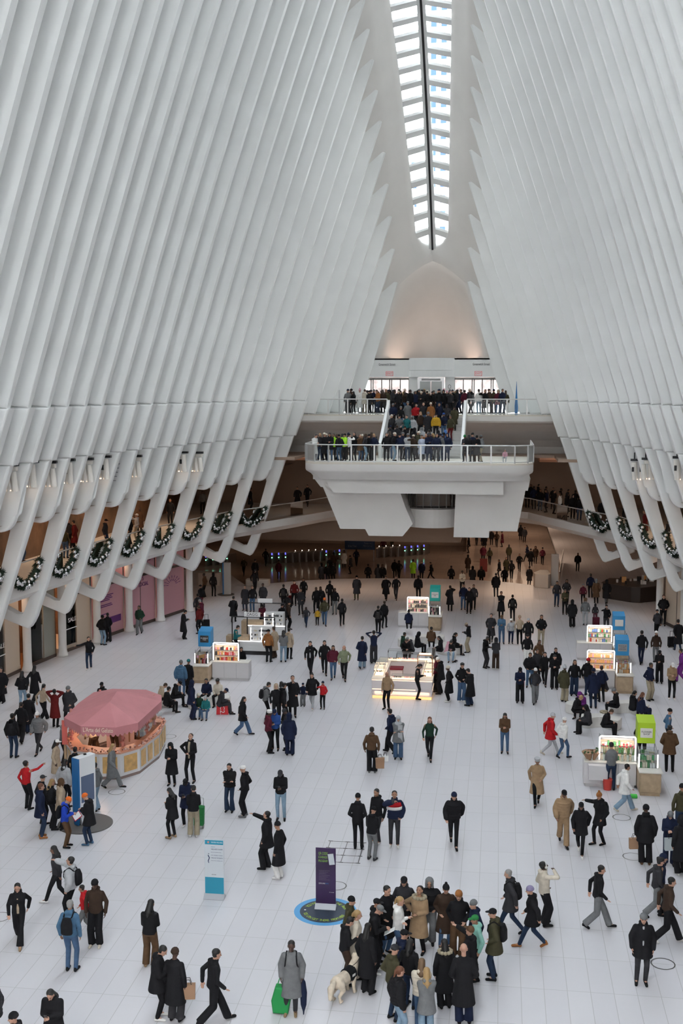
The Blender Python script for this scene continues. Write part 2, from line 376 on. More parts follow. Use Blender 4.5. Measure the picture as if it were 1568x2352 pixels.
# ------------------------------------------------------------ far landing, stairs, lookout platform
bm = NB(); LY = 81.0
prism(bm, [(LY, 12.9), (LY-.06, 12.86), (LY-.06, 12.5), (LY+.1, 12.38), (LY+1.6, 12.2), (LY+3.2, 11.7), (LY+4.4, 11.0), (LY+5.0, 10.5), (LY+5.2, 9.95), (LY+9, 9.95), (LY+12, 12.9)], 'x', XC-15, XC+15)
struct('floor', bm, WHITE2)
bm = NB(); box(bm, XC-15, XC+15, LY-.07, LY+.25, 12.84, 12.93); struct('trim_%d' % (n+1), bm, mat('pale_stone_edge', (.72, .66, .58), .5)); n += 1
bm = NB(); box(bm, XC-9, XC+9, LY+10.5, 96, 12.6, 12.9); struct('floor', bm, WHITE2)
# stairs
bm = NB(); NS = 16; run = 5.5/NS
for i in range(NS): box(bm, XC-2.55, XC+2.55, LY-(i+1)*run, LY-i*run+.02, 10.0, 12.9-(i+1)*2.7/NS)
struct('stairs_structure', bm, mat('stair_stone', (.6, .58, .56), .6)).name = 'trim_%d' % (n+1); n += 1
for s in (-1, 1):
    bm = NB()
    prism(bm, [(LY+.2, 13.95), (LY+.2, 12.7), (LY-5.6, 10.0), (LY-5.9, 10.0), (LY-5.9, 11.2), (LY-5.6, 11.25)], 'x', XC+s*2.68-.1, XC+s*2.68+.1, .03)
    struct('trim_%d' % (n+1), bm, WHITE); n += 1
def rail(name, pts, z, label, h=1.08, step=1.5, framed=True, group=None):
    """glass balustrade along a polyline"""
    g = empty(name, (pts[0][0], pts[0][1], z), 0, label, 'railing', group); ox, oy = pts[0]
    bg_, bt, posts = NB(), NB(), []
    for (xa, ya), (xb, yb) in zip(pts[:-1], pts[1:]):
        a = Vector((xa-ox, ya-oy, 0)); b = Vector((xb-ox, yb-oy, 0)); L = (b-a).length; nn = max(1, round(L/step))
        bg_.faces.new([bg_.verts.new(p) for p in (a+Vector((0, 0, .06)), b+Vector((0, 0, .06)), b+Vector((0, 0, h-.05)), a+Vector((0, 0, h-.05)))])
        cyl(bt, a+Vector((0, 0, h)), b+Vector((0, 0, h)), .038, None, 8)
        if framed: cyl(bt, a+Vector((0, 0, .07)), b+Vector((0, 0, .07)), .03, None, 6)
        if framed:
            for i in range(nn+1):
                posts.append(a.lerp(b, i/nn))
    obj('glass_pane', bg_, GLASS, g); obj('handrail', bt, RAILM, g)
    bp = NB(); box(bp, -.045, .045, -.03, .03, 0, h); pm = bpy.data.meshes.new('post'); bp.to_mesh(pm); bp.free(); pm.materials.append(RAILM)
    for p in posts: q = bpy.data.objects.new('post', pm); COL.objects.link(q); q.parent = g; q.location = p
    return g
rail('glass_railing', [(XC-8.4, LY+.3), (XC-2.8, LY+.3)], 12.93, 'glass railing along the upper landing left of the stairs')
rail('glass_railing', [(XC+2.8, LY+.3), (XC+8.3, LY+.3)], 12.93, 'glass railing along the upper landing right of the stairs')
bm = NB(); lathe(bm, [(.1, 0), (.12, .6), (.06, 1.4), (.01, 2.35)], 12); o = obj('blue_pylon', bm, mat('blue_paint', (.02, .16, .4), .5)); o.location = at_y(1185, 948, 82.5)
o.location.z = 12.9; tag(o, 'tall narrow blue pointed sign on the right end of upper landing', 'sign')
bm = NB(); cyl(bm, (0, 0, 0), (0, 0, 1.75), .045); o = obj('grey_post', bm, STEEL); q = at_y(779, 900, 82.0); o.location = (q.x, 82, 12.9); tag(o, 'slim grey post standing behind the left railing of upper landing', 'post')
# platform
PZ = 10.2; PF = 70.5
plan = [(XC-7.1, 78.5), (XC-7.1, PF+1.6), (XC-6.9, PF+.9), (XC-6.3, PF+.25), (XC-5.4, PF), (XC+6.0, PF), (XC+6.8, PF+.5), (XC+7.15, PF+1.2), (XC+7.15, 78.5)]
bm = NB(); prism(bm, plan, 'z', PZ-.12, PZ); struct('floor', bm, mat('pale_stone_edge'))
def inset(pl, d): return [(XC+(x-XC)*(1-d/7.1), y+(d if y < 75 else 0)) for x, y in pl]
bm = NB(); rows = []
for d, z in ((.0, PZ-.12), (.0, PZ-.5), (.05, PZ-.62), (.3, PZ-.8), (.5, PZ-1.1)):
    rows.append([(x, y, z) for x, y in inset(plan, d)])
strip(bm, rows)
box(bm, XC-6.5, XC+6.9, PF+.9, 78.5, PZ-1.12, PZ-.2)
smooth(struct('trim_%d' % (n+1), bm, WHITE2)); n += 1
bm = NB()
prism(bm, [(XC-5.75, 9.2), (XC-5.2, 8.25), (XC+5.35, 8.25), (XC+5.35, 9.2)], 'y', PF+.75, 77)
prism(bm, [(XC-6.6, 9.2), (XC-6.1, 8.55), (XC-5, 8.55), (XC-5, 9.2)], 'y', PF+1.4, 77)
prism(bm, [(XC+7.0, 9.2), (XC+6.85, 8.45), (XC+5, 8.45), (XC+5, 9.2)], 'y', PF+1.5, 77)
struct('trim_%d' % (n+1), bm, WHITE2); n += 1
bm = NB()
prism(bm, [(XC-6.1, 8.6), (XC-4.94, 5.82), (XC-3.33, 5.82), (XC-3.11, 5.4), (XC-.95, 5.4), (XC-.3, 6.2), (XC-.75, 7.2), (XC-1.25, 8.6)], 'y', 72.6, 76.5)
struct('trim_%d' % (n+1), bm, WHITE2); n += 1
bm = NB()
prism(bm, [(XC+2.4, 8.6), (XC+2.28, 5.4), (XC+4.5, 5.4), (XC+4.5, 5.83), (XC+6.25, 5.83), (XC+6.75, 8.6)], 'y', 72.6, 76.5)
struct('trim_%d' % (n+1), bm, WHITE2); n += 1
bm = NB(); cx, cy = XC+.75, 76.0
pr = [(cx+1.75*math.sin(a), cy-1.75*math.cos(a)) for a in np.linspace(-1.35, 1.35, 16)]
prism(bm, pr, 'z', 5.75, 6.95); box(bm, XC-1.1, XC+2.5, cy+.3, cy+1, 5.6, 8.3); struct('trim_%d' % (n+1), bm, WHITE2); n += 1
g = empty('glass_elevator', (cx, cy, 6.95), 0, 'round glass elevator shaft between the two white piers under platform', 'elevator')
bm = NB()
for a in np.linspace(-1.3, 1.3, 9): x, y = 1.6*math.sin(a), -1.6*math.cos(a); cyl(bm, (x, y, 0), (x, y, 1.3), .035, None, 6)
prism(bm, [(x-cx, y-cy) for x, y in pr], 'z', .0, .1); obj('frame', bm, mat('door_frame'), g)
bm = NB(); strip(bm, [[(1.55*math.sin(a), -1.55*math.cos(a), z) for a in np.linspace(-1.3, 1.3, 16)] for z in (.1, 1.3)]); obj('glass_pane', bm, GLASS, g)
bm = NB(); box(bm, -1.2, 1.2, -.1, .2, .1, 1.3); obj('back_panel', bm, mat('bronze_panel', (.12, .08, .06), .4, .3), g)
pr2 = [(x, y+.12) for x, y in plan[1:-1]]
rail('platform_railing', [plan[0]]+pr2+[plan[-1]], PZ, 'curved glass railing around the front of the lookout platform')
# ------------------------------------------------------------ mezzanine ring
MZ = 5.45
def hmez(Y):
    v = abs(Y-YC)
    if v < 40: return hin(Y, 5.4)+.42
    return interp(v, [40, 43, 47, 52, 55, 56.5], [hin(YC+40, 5.4)+.42, 11.1, 9.3, 7.3, 4.0, 0.0])
ys = list(np.arange(-4, 76, 1.865))+[76, 77.5, 79, 80.5, 82, 83.5, 85, 86.5, 88, 89.5, 91, 91.8, 92.3, 92.5]
MW = mat('mezzanine_floor_stone', (.6, .52, .44), .35)
for s in (-1, 1):
    bm = NB(); rows = []
    for Y in ys:
        h = hmez(Y); o_ = 22 if Y > 76 else h+9
        rows.append([(XC+s*a, Y, z) for a, z in ((o_, MZ), (h, MZ), (h-.02, MZ-.5), (h+.5, MZ-.85), (h+1.4, MZ-1.0), (o_, MZ-1.05))])
    strip(bm, rows); struct('floor', bm, WHITE2)
    side = 'left' if s < 0 else 'right'
    pts = [(XC+s*(hmez(Y)+.12), Y) for Y in ys if Y < 92.2]
    rail('mezzanine_railing', pts, MZ, 'long glass railing of the %s mezzanine gallery behind the ribs' % side, 1.05, 3, False)
    # ceiling and back wall of the gallery
    bm = NB(); rows = []
    for Y in ys:
        h = hmez(Y) if Y < 76 else interp(Y, [76, 92.5], [hmez(76), hmez(76)])
        rows.append([(XC+s*(h+a), Y, z) for a, z in ((-1.2, 8.75), (9, 8.75), (7.2, 8.75), (7.2, MZ))])
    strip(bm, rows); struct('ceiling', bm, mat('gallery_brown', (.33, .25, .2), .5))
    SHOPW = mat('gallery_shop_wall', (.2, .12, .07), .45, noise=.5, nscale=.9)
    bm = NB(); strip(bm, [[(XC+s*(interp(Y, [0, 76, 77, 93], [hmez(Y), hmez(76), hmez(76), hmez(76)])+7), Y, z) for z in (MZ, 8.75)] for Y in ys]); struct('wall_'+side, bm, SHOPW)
    for Y in (44, 52, 60, 68, 75):
        area('gallery_downlight', (XC+s*(hmez(Y)+3.4), Y, 8.65), (0, 0, 0), 2.5, 4, 50, WARM)
    # light through the shops of the gallery
# far gallery: wall behind, ceiling
bm = NB(); box(bm, XC-22, XC+22, 98, 98.3, MZ-1, 10); struct('wall_back', bm, mat('gallery_tan', (.45, .33, .25), .5))
bm = NB(); box(bm, XC-22, XC-9.0, 79, 98, 9.8, 10.0); box(bm, XC+9.0, XC+22, 79, 98, 9.8, 10.0); box(bm, XC-9.0, XC+9.0, 84, 98, 9.8, 10.0); struct('ceiling', bm, mat('gallery_tan'))
for s in (-1, 1):
    bm = NB(); prism(bm, [(86, 9.8), (86, 9.55), (86.5, 9.35), (92, 9.35), (92, 9.8)], 'x', XC+s*14-6, XC+s*14+6, .05); struct('trim_%d' % (n+1), bm, mat('copper_cove', (.62, .36, .25), .4)); n += 1
    area('cove_light', (XC+s*10, 84.5, 9.0), (math.radians(70), 0, 0), 3, 1, 8, WARM)
    area('far_gallery_light', (XC+s*11, 88, 9.6), (0, 0, 0), 6, 4, 16, WARM)
# ------------------------------------------------------------ lower hall beyond the steps
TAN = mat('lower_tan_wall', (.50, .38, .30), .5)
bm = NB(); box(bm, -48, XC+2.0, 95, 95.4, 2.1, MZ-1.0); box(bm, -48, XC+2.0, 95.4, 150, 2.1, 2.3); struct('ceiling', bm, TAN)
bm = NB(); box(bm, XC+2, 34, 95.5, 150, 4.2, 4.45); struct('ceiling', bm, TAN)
bm = NB(); box(bm, -48, XC+2, 126, 126.4, -2.3, 2.2); box(bm, XC+2, 32, 150, 150.4, -2.4, 4.4); struct('wall_back', bm, TAN)
bm = NB(); box(bm, XC+1.8, XC+2.1, 121.5, 150, -2.3, 4.4); struct('wall_right', bm, TAN)
o = text('wall_lettering', 'FANTINI', (at_y(828, 1207, 94.9).x, 94.93, at_y(828, 1204, 94.9).z), (math.pi/2, 0, 0), .75, INK, w=3.8); tag(o, 'dark lettering on the tan beam under the white pier, mostly hidden', 'sign')
for x in (-30, -22, -14, -7):
    area('lower_hall_light', (x, 104, 2.05), (0, 0, 0), 5, 3, 11, WARM); area('lower_hall_light', (x, 118, 2.05), (0, 0, 0), 5, 3, 11, WARM)
for y in (101, 112, 125, 138): area('corridor_light', (2, y, 4.1), (0, 0, 0), 5, 5, 170, (1, .74, .54))
# left and right outer walls of the ground level + store fronts
colL = [(-20.3, 30.6), (-22.0, 34.8), (-23.1, 38.4), (-23.9, 42.0), (-24.4, 45.6), (-24.6, 49.2), (-24.6, 52.8), (-24.25, 56.4), (-23.74, 60.0), (-23.0, 63.5), (-22.18, 66.9), (-21.2, 70.2), (-20.23, 73.6)]
colR = [(2*XC-x, y) for x, y in colL]
PINK = mat('pink_hoarding', (.62, .32, .36), .5); PURP = mat('purple_print', (.12, .02, .16), .5); STOREIN = mat('shop_interior', (.22, .12, .07), .5, noise=.4, nscale=1.2)
CREAM = mat('cream_panel', (.68, .56, .44), .45)
MUNT = mat('bronze_frame', (.13, .10, .085), .4, .6)
bmc = NB(); lathe(bmc, [(.3, 0), (.3, .12), (.24, .3), (.22, .6), (.22, 4.5)], 20); colme = bpy.data.meshes.new('column'); bmesh.ops.recalc_face_normals(bmc, faces=bmc.faces[:]); bmc.to_mesh(colme); bmc.free(); colme.materials.append(WHITE2)
for p in colme.polygons: p.use_smooth = True
for x, y in colL+colR:
    o = bpy.data.objects.new('trim_%d' % (n+1), colme); n += 1; COL.objects.link(o); o['kind'] = 'structure'; o.location = (x, y, 0)
def bay(a, b, kind):
    """one shop bay between two columns; local x runs along the front, local y into the shop"""
    A, B = Vector((a[0], a[1], 0)), Vector((b[0], b[1], 0)); L = (B-A).length
    ang = math.atan2(B.y-A.y, B.x-A.x)
    names = {'pink': ('pink_hoarding', 'pink printed shop hoarding'), 'window': ('shop_window', 'shop window'), 'door': ('shop_entrance', 'shop entrance'), 'plain': ('shop_front', 'shop front')}
    return A, L, ang
def shop(a, b, kind, label, arg=None, side=-1):
    A, L, ang = bay(a, b, kind)
    # local +y must point away from the hall
    out = Vector((-math.sin(ang), math.cos(ang), 0)); sy = 1 if out.x*side > 0 else -1
    g = empty({'pink': 'shop_hoarding', 'window': 'shop_window', 'door': 'shop_entrance', 'plain': 'cream_facade'}[kind], A, ang, label, 'shop front')
    def B_(bm, x0, x1, y0, y1, z0, z1):
        ya, yb = sorted((sy*y0, sy*y1)); box(bm, x0, x1, ya, yb, z0, z1)
    D = .35
    bm = NB(); B_(bm, .15, L-.15, D-.05, D+.05, 0, .18); obj('base_rail', bm, MUNT, g); bm = NB(); B_(bm, .15, L-.15, D-.05, D+.05, 3.1, 3.25); obj('head_rail', bm, MUNT, g)
    if kind == 'pink':
        bm = NB(); B_(bm, .1, L-.1, D, D+.06, .15, 4.45); obj('panel', bm, PINK, g)
        fl = 0 if sy > 0 else math.pi
        R = (math.pi/2, 0, 0) if sy > 0 else (math.pi/2, 0, math.pi)
        if arg == 'text':
            bm = NB(); B_(bm, .25, L-.4, D-.02, D, .75, 1.15); obj('purple_band', bm, PURP, g)
            bm = NB()
            for i, (w_, z) in enumerate(((1.6, 2.5), (1.4, 2.4), (1.5, 2.3), (1.2, 2.2), (1.4, 1.95), (1.5, 1.85), (.8, 1.4))): B_(bm, .7, .7+w_, D-.015, D, z, z+.05)
            obj('small_print', bm, PURP, g)
        if arg == 'social':
            text('lettering', "LET'S\nGET SOCIAL", (L/2, sy*(D-.02), 2.75), R, .36, PURP, g, w=1.8)
            bm = NB(); B_(bm, L/2-.02, L/2+.02, D-.02, D, .2, 3.1); obj('seam', bm, MUNT, g)
        if arg in ('rays', 'social', 'text'):
            bm = NB()
            for i in range(9):
                a_ = math.radians(10+i*20); c_, s_ = math.cos(a_), math.sin(a_)
                zc = 3.9 if arg != 'rays' else 2.0
                for r0 in (.45, .8):
                    p0_, p1_ = (L*.55+c_*r0, zc+s_*r0*.6), (L*.55+c_*(r0+.25), zc+s_*(r0+.25)*.6)
                    cyl(bm, (p0_[0], sy*(D-.005), p0_[1]), (p1_[0], sy*(D-.005), p1_[1]), .02, None, 4)
            obj('ray_pattern', bm, PURP, g)
    else:
        if kind in ('window', 'door'):
            bm = NB(); B_(bm, 0, L, D+3.4, D+3.5, 0, 4.4); B_(bm, 0, .06, D+.1, D+3.5, 0, 4.4); B_(bm, L-.06, L, D+.1, D+3.5, 0, 4.4); obj('shop_interior', bm, STOREIN, g)
            bm = NB(); B_(bm, .1, L-.1, D, D+3.4, 0.0, .04 if kind == 'door' else .35); obj('shop_floor', bm, mat('shop_wood', (.35, .14, .05), .3) if kind == 'door' else CREAM, g)
            lt = area('shop_light', (L/2, sy*(D+1.4), 4.2), (0, 0, 0), 1.6, 1.6, 45, (1, .6, .34)); lt.parent = g
            bm = NB(); B_(bm, L*.55 if kind == 'window' else L*.62, L-.2, D-.02, D+.1, .18, 4.4); obj('side_panel', bm, CREAM if kind == 'window' else mat('greenish_glass', (.3, .3, .26), .15), g)
            bm = NB(); B_(bm, .15, L*.6, D, D+.02, .2, 4.4); obj('glass_pane', bm, GLASS, g)
            R = (math.pi/2, 0, 0) if sy > 0 else (math.pi/2, 0, math.pi)
            if arg == 'sale': 
                text('lettering', 'SALE', (L*.42, sy*(D-.03), 1.75), R, .34, mat('white_letters', (.85, .85, .85), .5), g, w=.8)
                bm = NB(); B_(bm, L*.2, L*.55, D-.03, D-.02, 1.25, 1.3); obj('small_print', bm, mat('white_letters'), g)
            if kind == 'door':
                bm = NB(); B_(bm, .5, 2.2, D+1.5, D+2.1, .7, 2.5); obj('clothes_rail', bm, mat('dark_clothes', (.02, .018, .018), .9), g)
        else:
            bm = NB(); B_(bm, .05, L-.05, D, D+.1, .18, 4.45); obj('panel', bm, CREAM, g)
            bm = NB(); B_(bm, L*.5-.02, L*.5+.02, D-.02, D, .2, 4.4); obj('seam', bm, MUNT, g)
    return g
kinds = ['plain']*6+['window', 'door', 'window', 'pink', 'pink', 'pink']
args_ = [None]*6+['sale', None, 'sale', 'text', 'social', 'rays']
lab = {6: 'shop window reading SALE at the left edge, nearest of the shop fronts', 7: 'open shop entrance with wooden floor and glass door on the left', 8: 'shop window reading SALE with grey dressed mannequin', 9: 'pink hoarding with purple band and small print', 10: "pink hoarding reading LET'S GET SOCIAL", 11: 'farthest pink hoarding with a ray pattern'}
for i, (a, b) in enumerate(zip(colL[:-1], colL[1:])):
    if i < 5: continue
    shop(a, b, kinds[i], lab.get(i, 'cream panelled shop front under the left gallery, out of the picture'), args_[i], -1)
for i, (a, b) in enumerate(zip(colR[:-1], colR[1:])):
    if i < 8: continue
    shop(a, b, 'plain', ['cream shop front, nearest bay under the right gallery', 'cream shop front, second bay under the right gallery', 'cream shop front, third bay under the right gallery', 'cream shop front, farthest bay under the right gallery'][i-8], None, 1)
for x in (-6.5, 0, 6.5): area('under_platform_downlight', (XC+x, 83.5, 4.3 if abs(x) > 1 else 5.0), (0, 0, 0), 3, 3, 48, WARM)
# enclosing walls of the ground level
bm = NB(); box(bm, -48, -47.7, -14, 128, -2.4, 9); box(bm, -29.5, -29.2, -14, 76, 0, 4.6); struct('wall_left', bm, CREAM)
bm = NB(); box(bm, 29.7, 30, -14, 150, -.1, 9); struct('wall_right', bm, CREAM)
bm = NB(); box(bm, -48, 30, -14.3, -14, 0, 46); struct('wall_back', bm, WHITE2)
for Y in (50, 56, 62, 68, 74):
    for s in (-1, 1):
        area('soffit_downlight', (XC+s*(hin(Y, 4)+3.2), Y, 4.3), (0, 0, 0), 1.6, 4, 30, WARM)
# unseen shell added to block sky light: slab outside the glass, outer walls
for s in (-1, 1):
    bm = NB(); strip(bm, [[(XC+s*(hin(Y, 13.7)+1.45), Y, 13.72), (XC+s*60, Y, 13.72)] for Y in list(np.arange(-16, 86, 4))+[86.75, 97]])
    struct('ground', bm, mat('pavement', (.5, .48, .46), .8)).name = 'floor'
bm = NB(); box(bm, -65, 55, 150.5, 151, -3, 12.9); box(bm, -65.3, -65, -16, 151, -3, 13.7); box(bm, 55, 55.3, -16, 151, -3, 13.7); box(bm, -65, 55, -16, 151, -3.2, -2.9); struct('wall_back', bm, WHITE2)
bm = NB(); box(bm, -65, 55, -16.3, -14.3, -3, 14); struct('wall_front', bm, WHITE2)
# street beyond the doors
bm = NB(); box(bm, -65, 55, 96, 170, 12.6, 12.85); struct('ground', bm, mat('pavement', (.5, .48, .46), .8)).name = 'floor'
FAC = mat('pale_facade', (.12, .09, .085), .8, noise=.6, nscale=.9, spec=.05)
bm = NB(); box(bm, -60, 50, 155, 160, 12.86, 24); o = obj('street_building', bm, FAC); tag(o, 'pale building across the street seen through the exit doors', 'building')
# tower seen through the skylight
g = empty('glass_tower', (0, 180, 0), 0, 'tall white tower with blue windows seen through the skylight', 'building')
bm = NB(); box(bm, -11.8, 40, 0, 30, -2, 150); obj('facade', bm, mat('tower_white', (.88, .88, .9), .6), g)
bm = NB(); box(bm, -17, -11.8, 2, 30, -2, 52); obj('low_wing', bm, mat('tower_white'), g)
WM = mat('tower_window_glass', (.03, .05, .12), .9, spec=.03); wb = NB(); box(wb, 0, .85, -.1, 0, 0, 1.15); wme = bpy.data.meshes.new('window'); wb.to_mesh(wme); wb.free(); wme.materials.append(WM)
for i in range(4):
    for j in range(18):
        o = bpy.data.objects.new('window', wme); COL.objects.link(o); o.parent = g; o.location = (-11.0+i*1.55, 0, 36+j*2.35)
for i in range(2):
    for j in range(4): o = bpy.data.objects.new('window', wme); COL.objects.link(o); o.parent = g; o.location = (-15.9+i*1.9, 2, 40+j*2.8)
# ------------------------------------------------------------ people
COLORS = dict(black=(.012, .012, .014), charcoal=(.035, .035, .04), grey=(.16, .165, .17), lightgrey=(.42, .43, .45), white=(.75, .74, .72), cream=(.6, .54, .45),
  beige=(.42, .33, .24), tan=(.33, .22, .13), brown=(.10, .055, .03), darkbrown=(.045, .028, .02), orange=(.75, .16, .03), rust=(.30, .12, .04), red=(.45, .015, .02), maroon=(.10, .015, .03),
  darkred=(.12, .012, .012), pink=(.65, .35, .42), purple=(.16, .03, .20), navy=(.012, .018, .045), blue=(.03, .08, .28), royal=(.02, .06, .45), teal=(.02, .16, .17), mint=(.25, .5, .42), green=(.03, .2, .06),
  darkgreen=(.015, .04, .025), olive=(.06, .055, .03), sage=(.22, .25, .16), denim=(.06, .11, .20), lightdenim=(.22, .32, .42), darkdenim=(.02, .035, .07), lime=(.45, .9, .05), yellow=(.6, .35, .03), khaki=(.34, .29, .21), steelblue=(.07, .15, .25), lilac=(.25, .22, .35), skyblue=(.08, .2, .5), striped=(.45, .5, .62))
def cloth(c): return mat('cloth_'+c, COLORS[c], .85, noise=.12, nscale=9, spec=.2)
SKINS = [mat('skin_%s' % 'abcd'[i], c, .55) for i, c in enumerate(((.50, .28, .20), (.38, .20, .13), (.22, .11, .07), (.08, .04, .028)))]
HAIRS = dict(black=(.01, .009, .009), brown=(.05, .028, .016), blond=(.36, .23, .10), grey=(.28, .27, .26), auburn=(.13, .045, .02), lightbrown=(.15, .09, .05))
def hairm(c): return mat('hair_'+c, HAIRS[c], .6)
FACEM = mat('face_features', (.04, .02, .018), .5)

def V(*a): return Vector(a)
def cap(bm, a, b, ra, rb, n=10, sub=1):
    a, b = V(*a), V(*b)
    if (b-a).length > 1e-4: cyl(bm, a, b, ra, rb, n)
    ball(bm, a, ra, sub+1); ball(bm, b, rb, sub+1)
def ell_loft(bm, rings, n=16):
    """rings: (centre, x-radius, y-radius, axis-matrix)"""
    R = []
    for c, rx, ry, M in rings:
        R.append([bm.verts.new(V(*c)+M @ V(rx*math.cos(t), ry*math.sin(t), 0)) for t in [2*math.pi*i/n for i in range(n)]])
    for A, B in zip(R[:-1], R[1:]):
        for i in range(n): bm.faces.new((A[i], A[(i+1) % n], B[(i+1) % n], B[i]))
    bm.faces.new(R[0][::-1]); bm.faces.new(R[-1])
def remesh(bm, vox, name, smooth_it=2, dec=None):
    bmesh.ops.recalc_face_normals(bm, faces=bm.faces[:])
    me = bpy.data.meshes.new(name); bm.to_mesh(me); bm.free()
    o = bpy.data.objects.new(name, me); COL.objects.link(o)
    r = o.modifiers.new('r', 'REMESH'); r.mode = 'VOXEL'; r.voxel_size = vox; r.use_smooth_shade = True
    if smooth_it:
        q = o.modifiers.new('s', 'SMOOTH'); q.iterations = smooth_it; q.factor = .5
    if dec: d = o.modifiers.new('d', 'DECIMATE'); d.ratio = dec
    dg = bpy.context.evaluated_depsgraph_get(); dg.update()
    m2 = bpy.data.meshes.new_from_object(o.evaluated_get(dg)); m2.name = name
    bpy.data.objects.remove(o); bpy.data.meshes.remove(me)
    for p in m2.polygons: p.use_smooth = True
    return m2
def ik(a, t, l1, l2, hint):
    a, t = V(*a), V(*t); d = t-a; L = min(d.length, (l1+l2)*.999); d.normalize(); t = a+d*L
    x = (l1*l1-l2*l2+L*L)/(2*L); h = math.sqrt(max(0, l1*l1-x*x))
    hp = V(*hint); hp = (hp-d*hp.dot(d)).normalized()
    return a+d*x+hp*h, t
# pose: lean, hands (right, left) relative to shoulders (outward, forward, up), feet (x, y), head pitch (down +), head yaw
POSES = {
 'stand': (2, (.08, .03, -.50), (.08, .03, -.50), (.02, 0), (-.02, 0), 5, 0),
 'pockets': (3, (-.01, .10, -.40), (-.01, .10, -.40), (.03, .02), (-.02, 0), 5, 0),
 'phone': (5, (-.12, .27, -.20), (-.13, .26, -.22), (0, 0), (.02, .03), 28, 0),
 'crossed': (2, (-.26, .20, -.22), (-.24, .16, -.26), (0, 0), (0, .03), 8, 0),
 'walk': (5, (.06, .20, -.44), (.06, -.16, -.46), (-.04, -.33), (-.04, .34), 5, 0),
 'stroll': (4, (.06, -.10, -.48), (-.02, .14, -.38), (-.04, .24), (-.04, -.22), 6, 0),
 'point': (2, (.10, .50, .12), (.05, .05, -.48), (0, 0), (0, .08), -12, 0),
 'photo': (-2, (-.12, .26, .10), (.02, .12, -.42), (0, 0), (0, .04), -10, 0),
 'hands_up': (0, (-.04, .06, .24), (-.04, .06, .24), (0, 0), (0, .05), -6, 0),
 'reach': (3, (.46, .10, -.10), (.04, .05, -.46), (-.02, .14), (-.02, -.12), 4, 25),
 'hip': (0, (.05, -.05, -.36), (-.12, .2, -.3), (.04, 0), (.04, 0), -22, 0),
 'bend': (42, (-.02, .36, -.22), (-.06, .34, -.26), (0, 0), (0, .06), 20, 0),
 'sit': (8, (-.06, .30, -.30), (-.06, .30, -.30), (0, .42), (0, .38), 12, 0),
 'sit_phone': (18, (-.12, .28, -.18), (-.13, .27, -.20), (0, .46), (0, .40), 32, 0),
}
SPEC = {}
def skeleton(pose):
    if pose in SPEC: return SPEC[pose]
    lean, hr, hl, fr, fl, hp, hy = POSES[pose]; sit = pose.startswith('sit')
    pz = .50 if sit else (.93 if abs(fr[1]-fl[1]) > .4 else .955)
    P = V(0, 0, pz); M = Matrix.Rotation(-math.radians(lean), 3, 'X')
    J = {'pelvis': P, 'M': M}
    up = lambda x, y, z: P+M @ V(x, y, z)
    J['waist'] = up(0, .0, .13); J['chest'] = up(0, .0, .34); J['top'] = up(0, -.01, .475); J['neck'] = up(0, .0, .54)
    H = M @ Matrix.Rotation(-math.radians(hp), 3, 'X') @ Matrix.Rotation(math.radians(hy), 3, 'Z'); J['H'] = H
    J['head'] = J['neck']+H @ V(0, .022, .135)
    for s, hh, ff in ((1, hr, fr), (-1, hl, fl)):
        sh = up(s*.166, -.01, .438); J[('sh', s)] = sh
        tgt = sh+(M @ V(s*hh[0], hh[1], hh[2]))
        hint = (s*.55, -.7, -.45) if hh[2] < 0 else (s*.9, .1, -.3)
        if pose == 'hip' and s == 1: hint = (1, -.2, 0)
        if pose == 'hands_up': hint = (s*1, .1, .1)
        el, wr = ik(sh, tgt, .285, .255, hint); J[('el', s)] = el; J[('wr', s)] = wr
        hipj = P+V(s*.09, 0, -.03); J[('hip', s)] = hipj
        if sit:
            ank = V(s*(.11+ff[0]), ff[1]+.02, .09); kn, an = ik(hipj, ank, .44, .43, (s*.15, .6, .8))
        else:
            ank = V(s*(.10+ff[0]), ff[1], .085); 
            if ff[1] < -.15: ank.z = .16
            kn, an = ik(hipj, ank, .445, .43, (s*.08, 1, 0))
        J[('kn', s)] = kn; J[('an', s)] = an
        J[('toe', s)] = an+(V(s*.02, .16, -.055) if ff[1] > -.15 or sit else V(0, .10, -.13))
    SPEC[pose] = J; return J
CACHE = {}
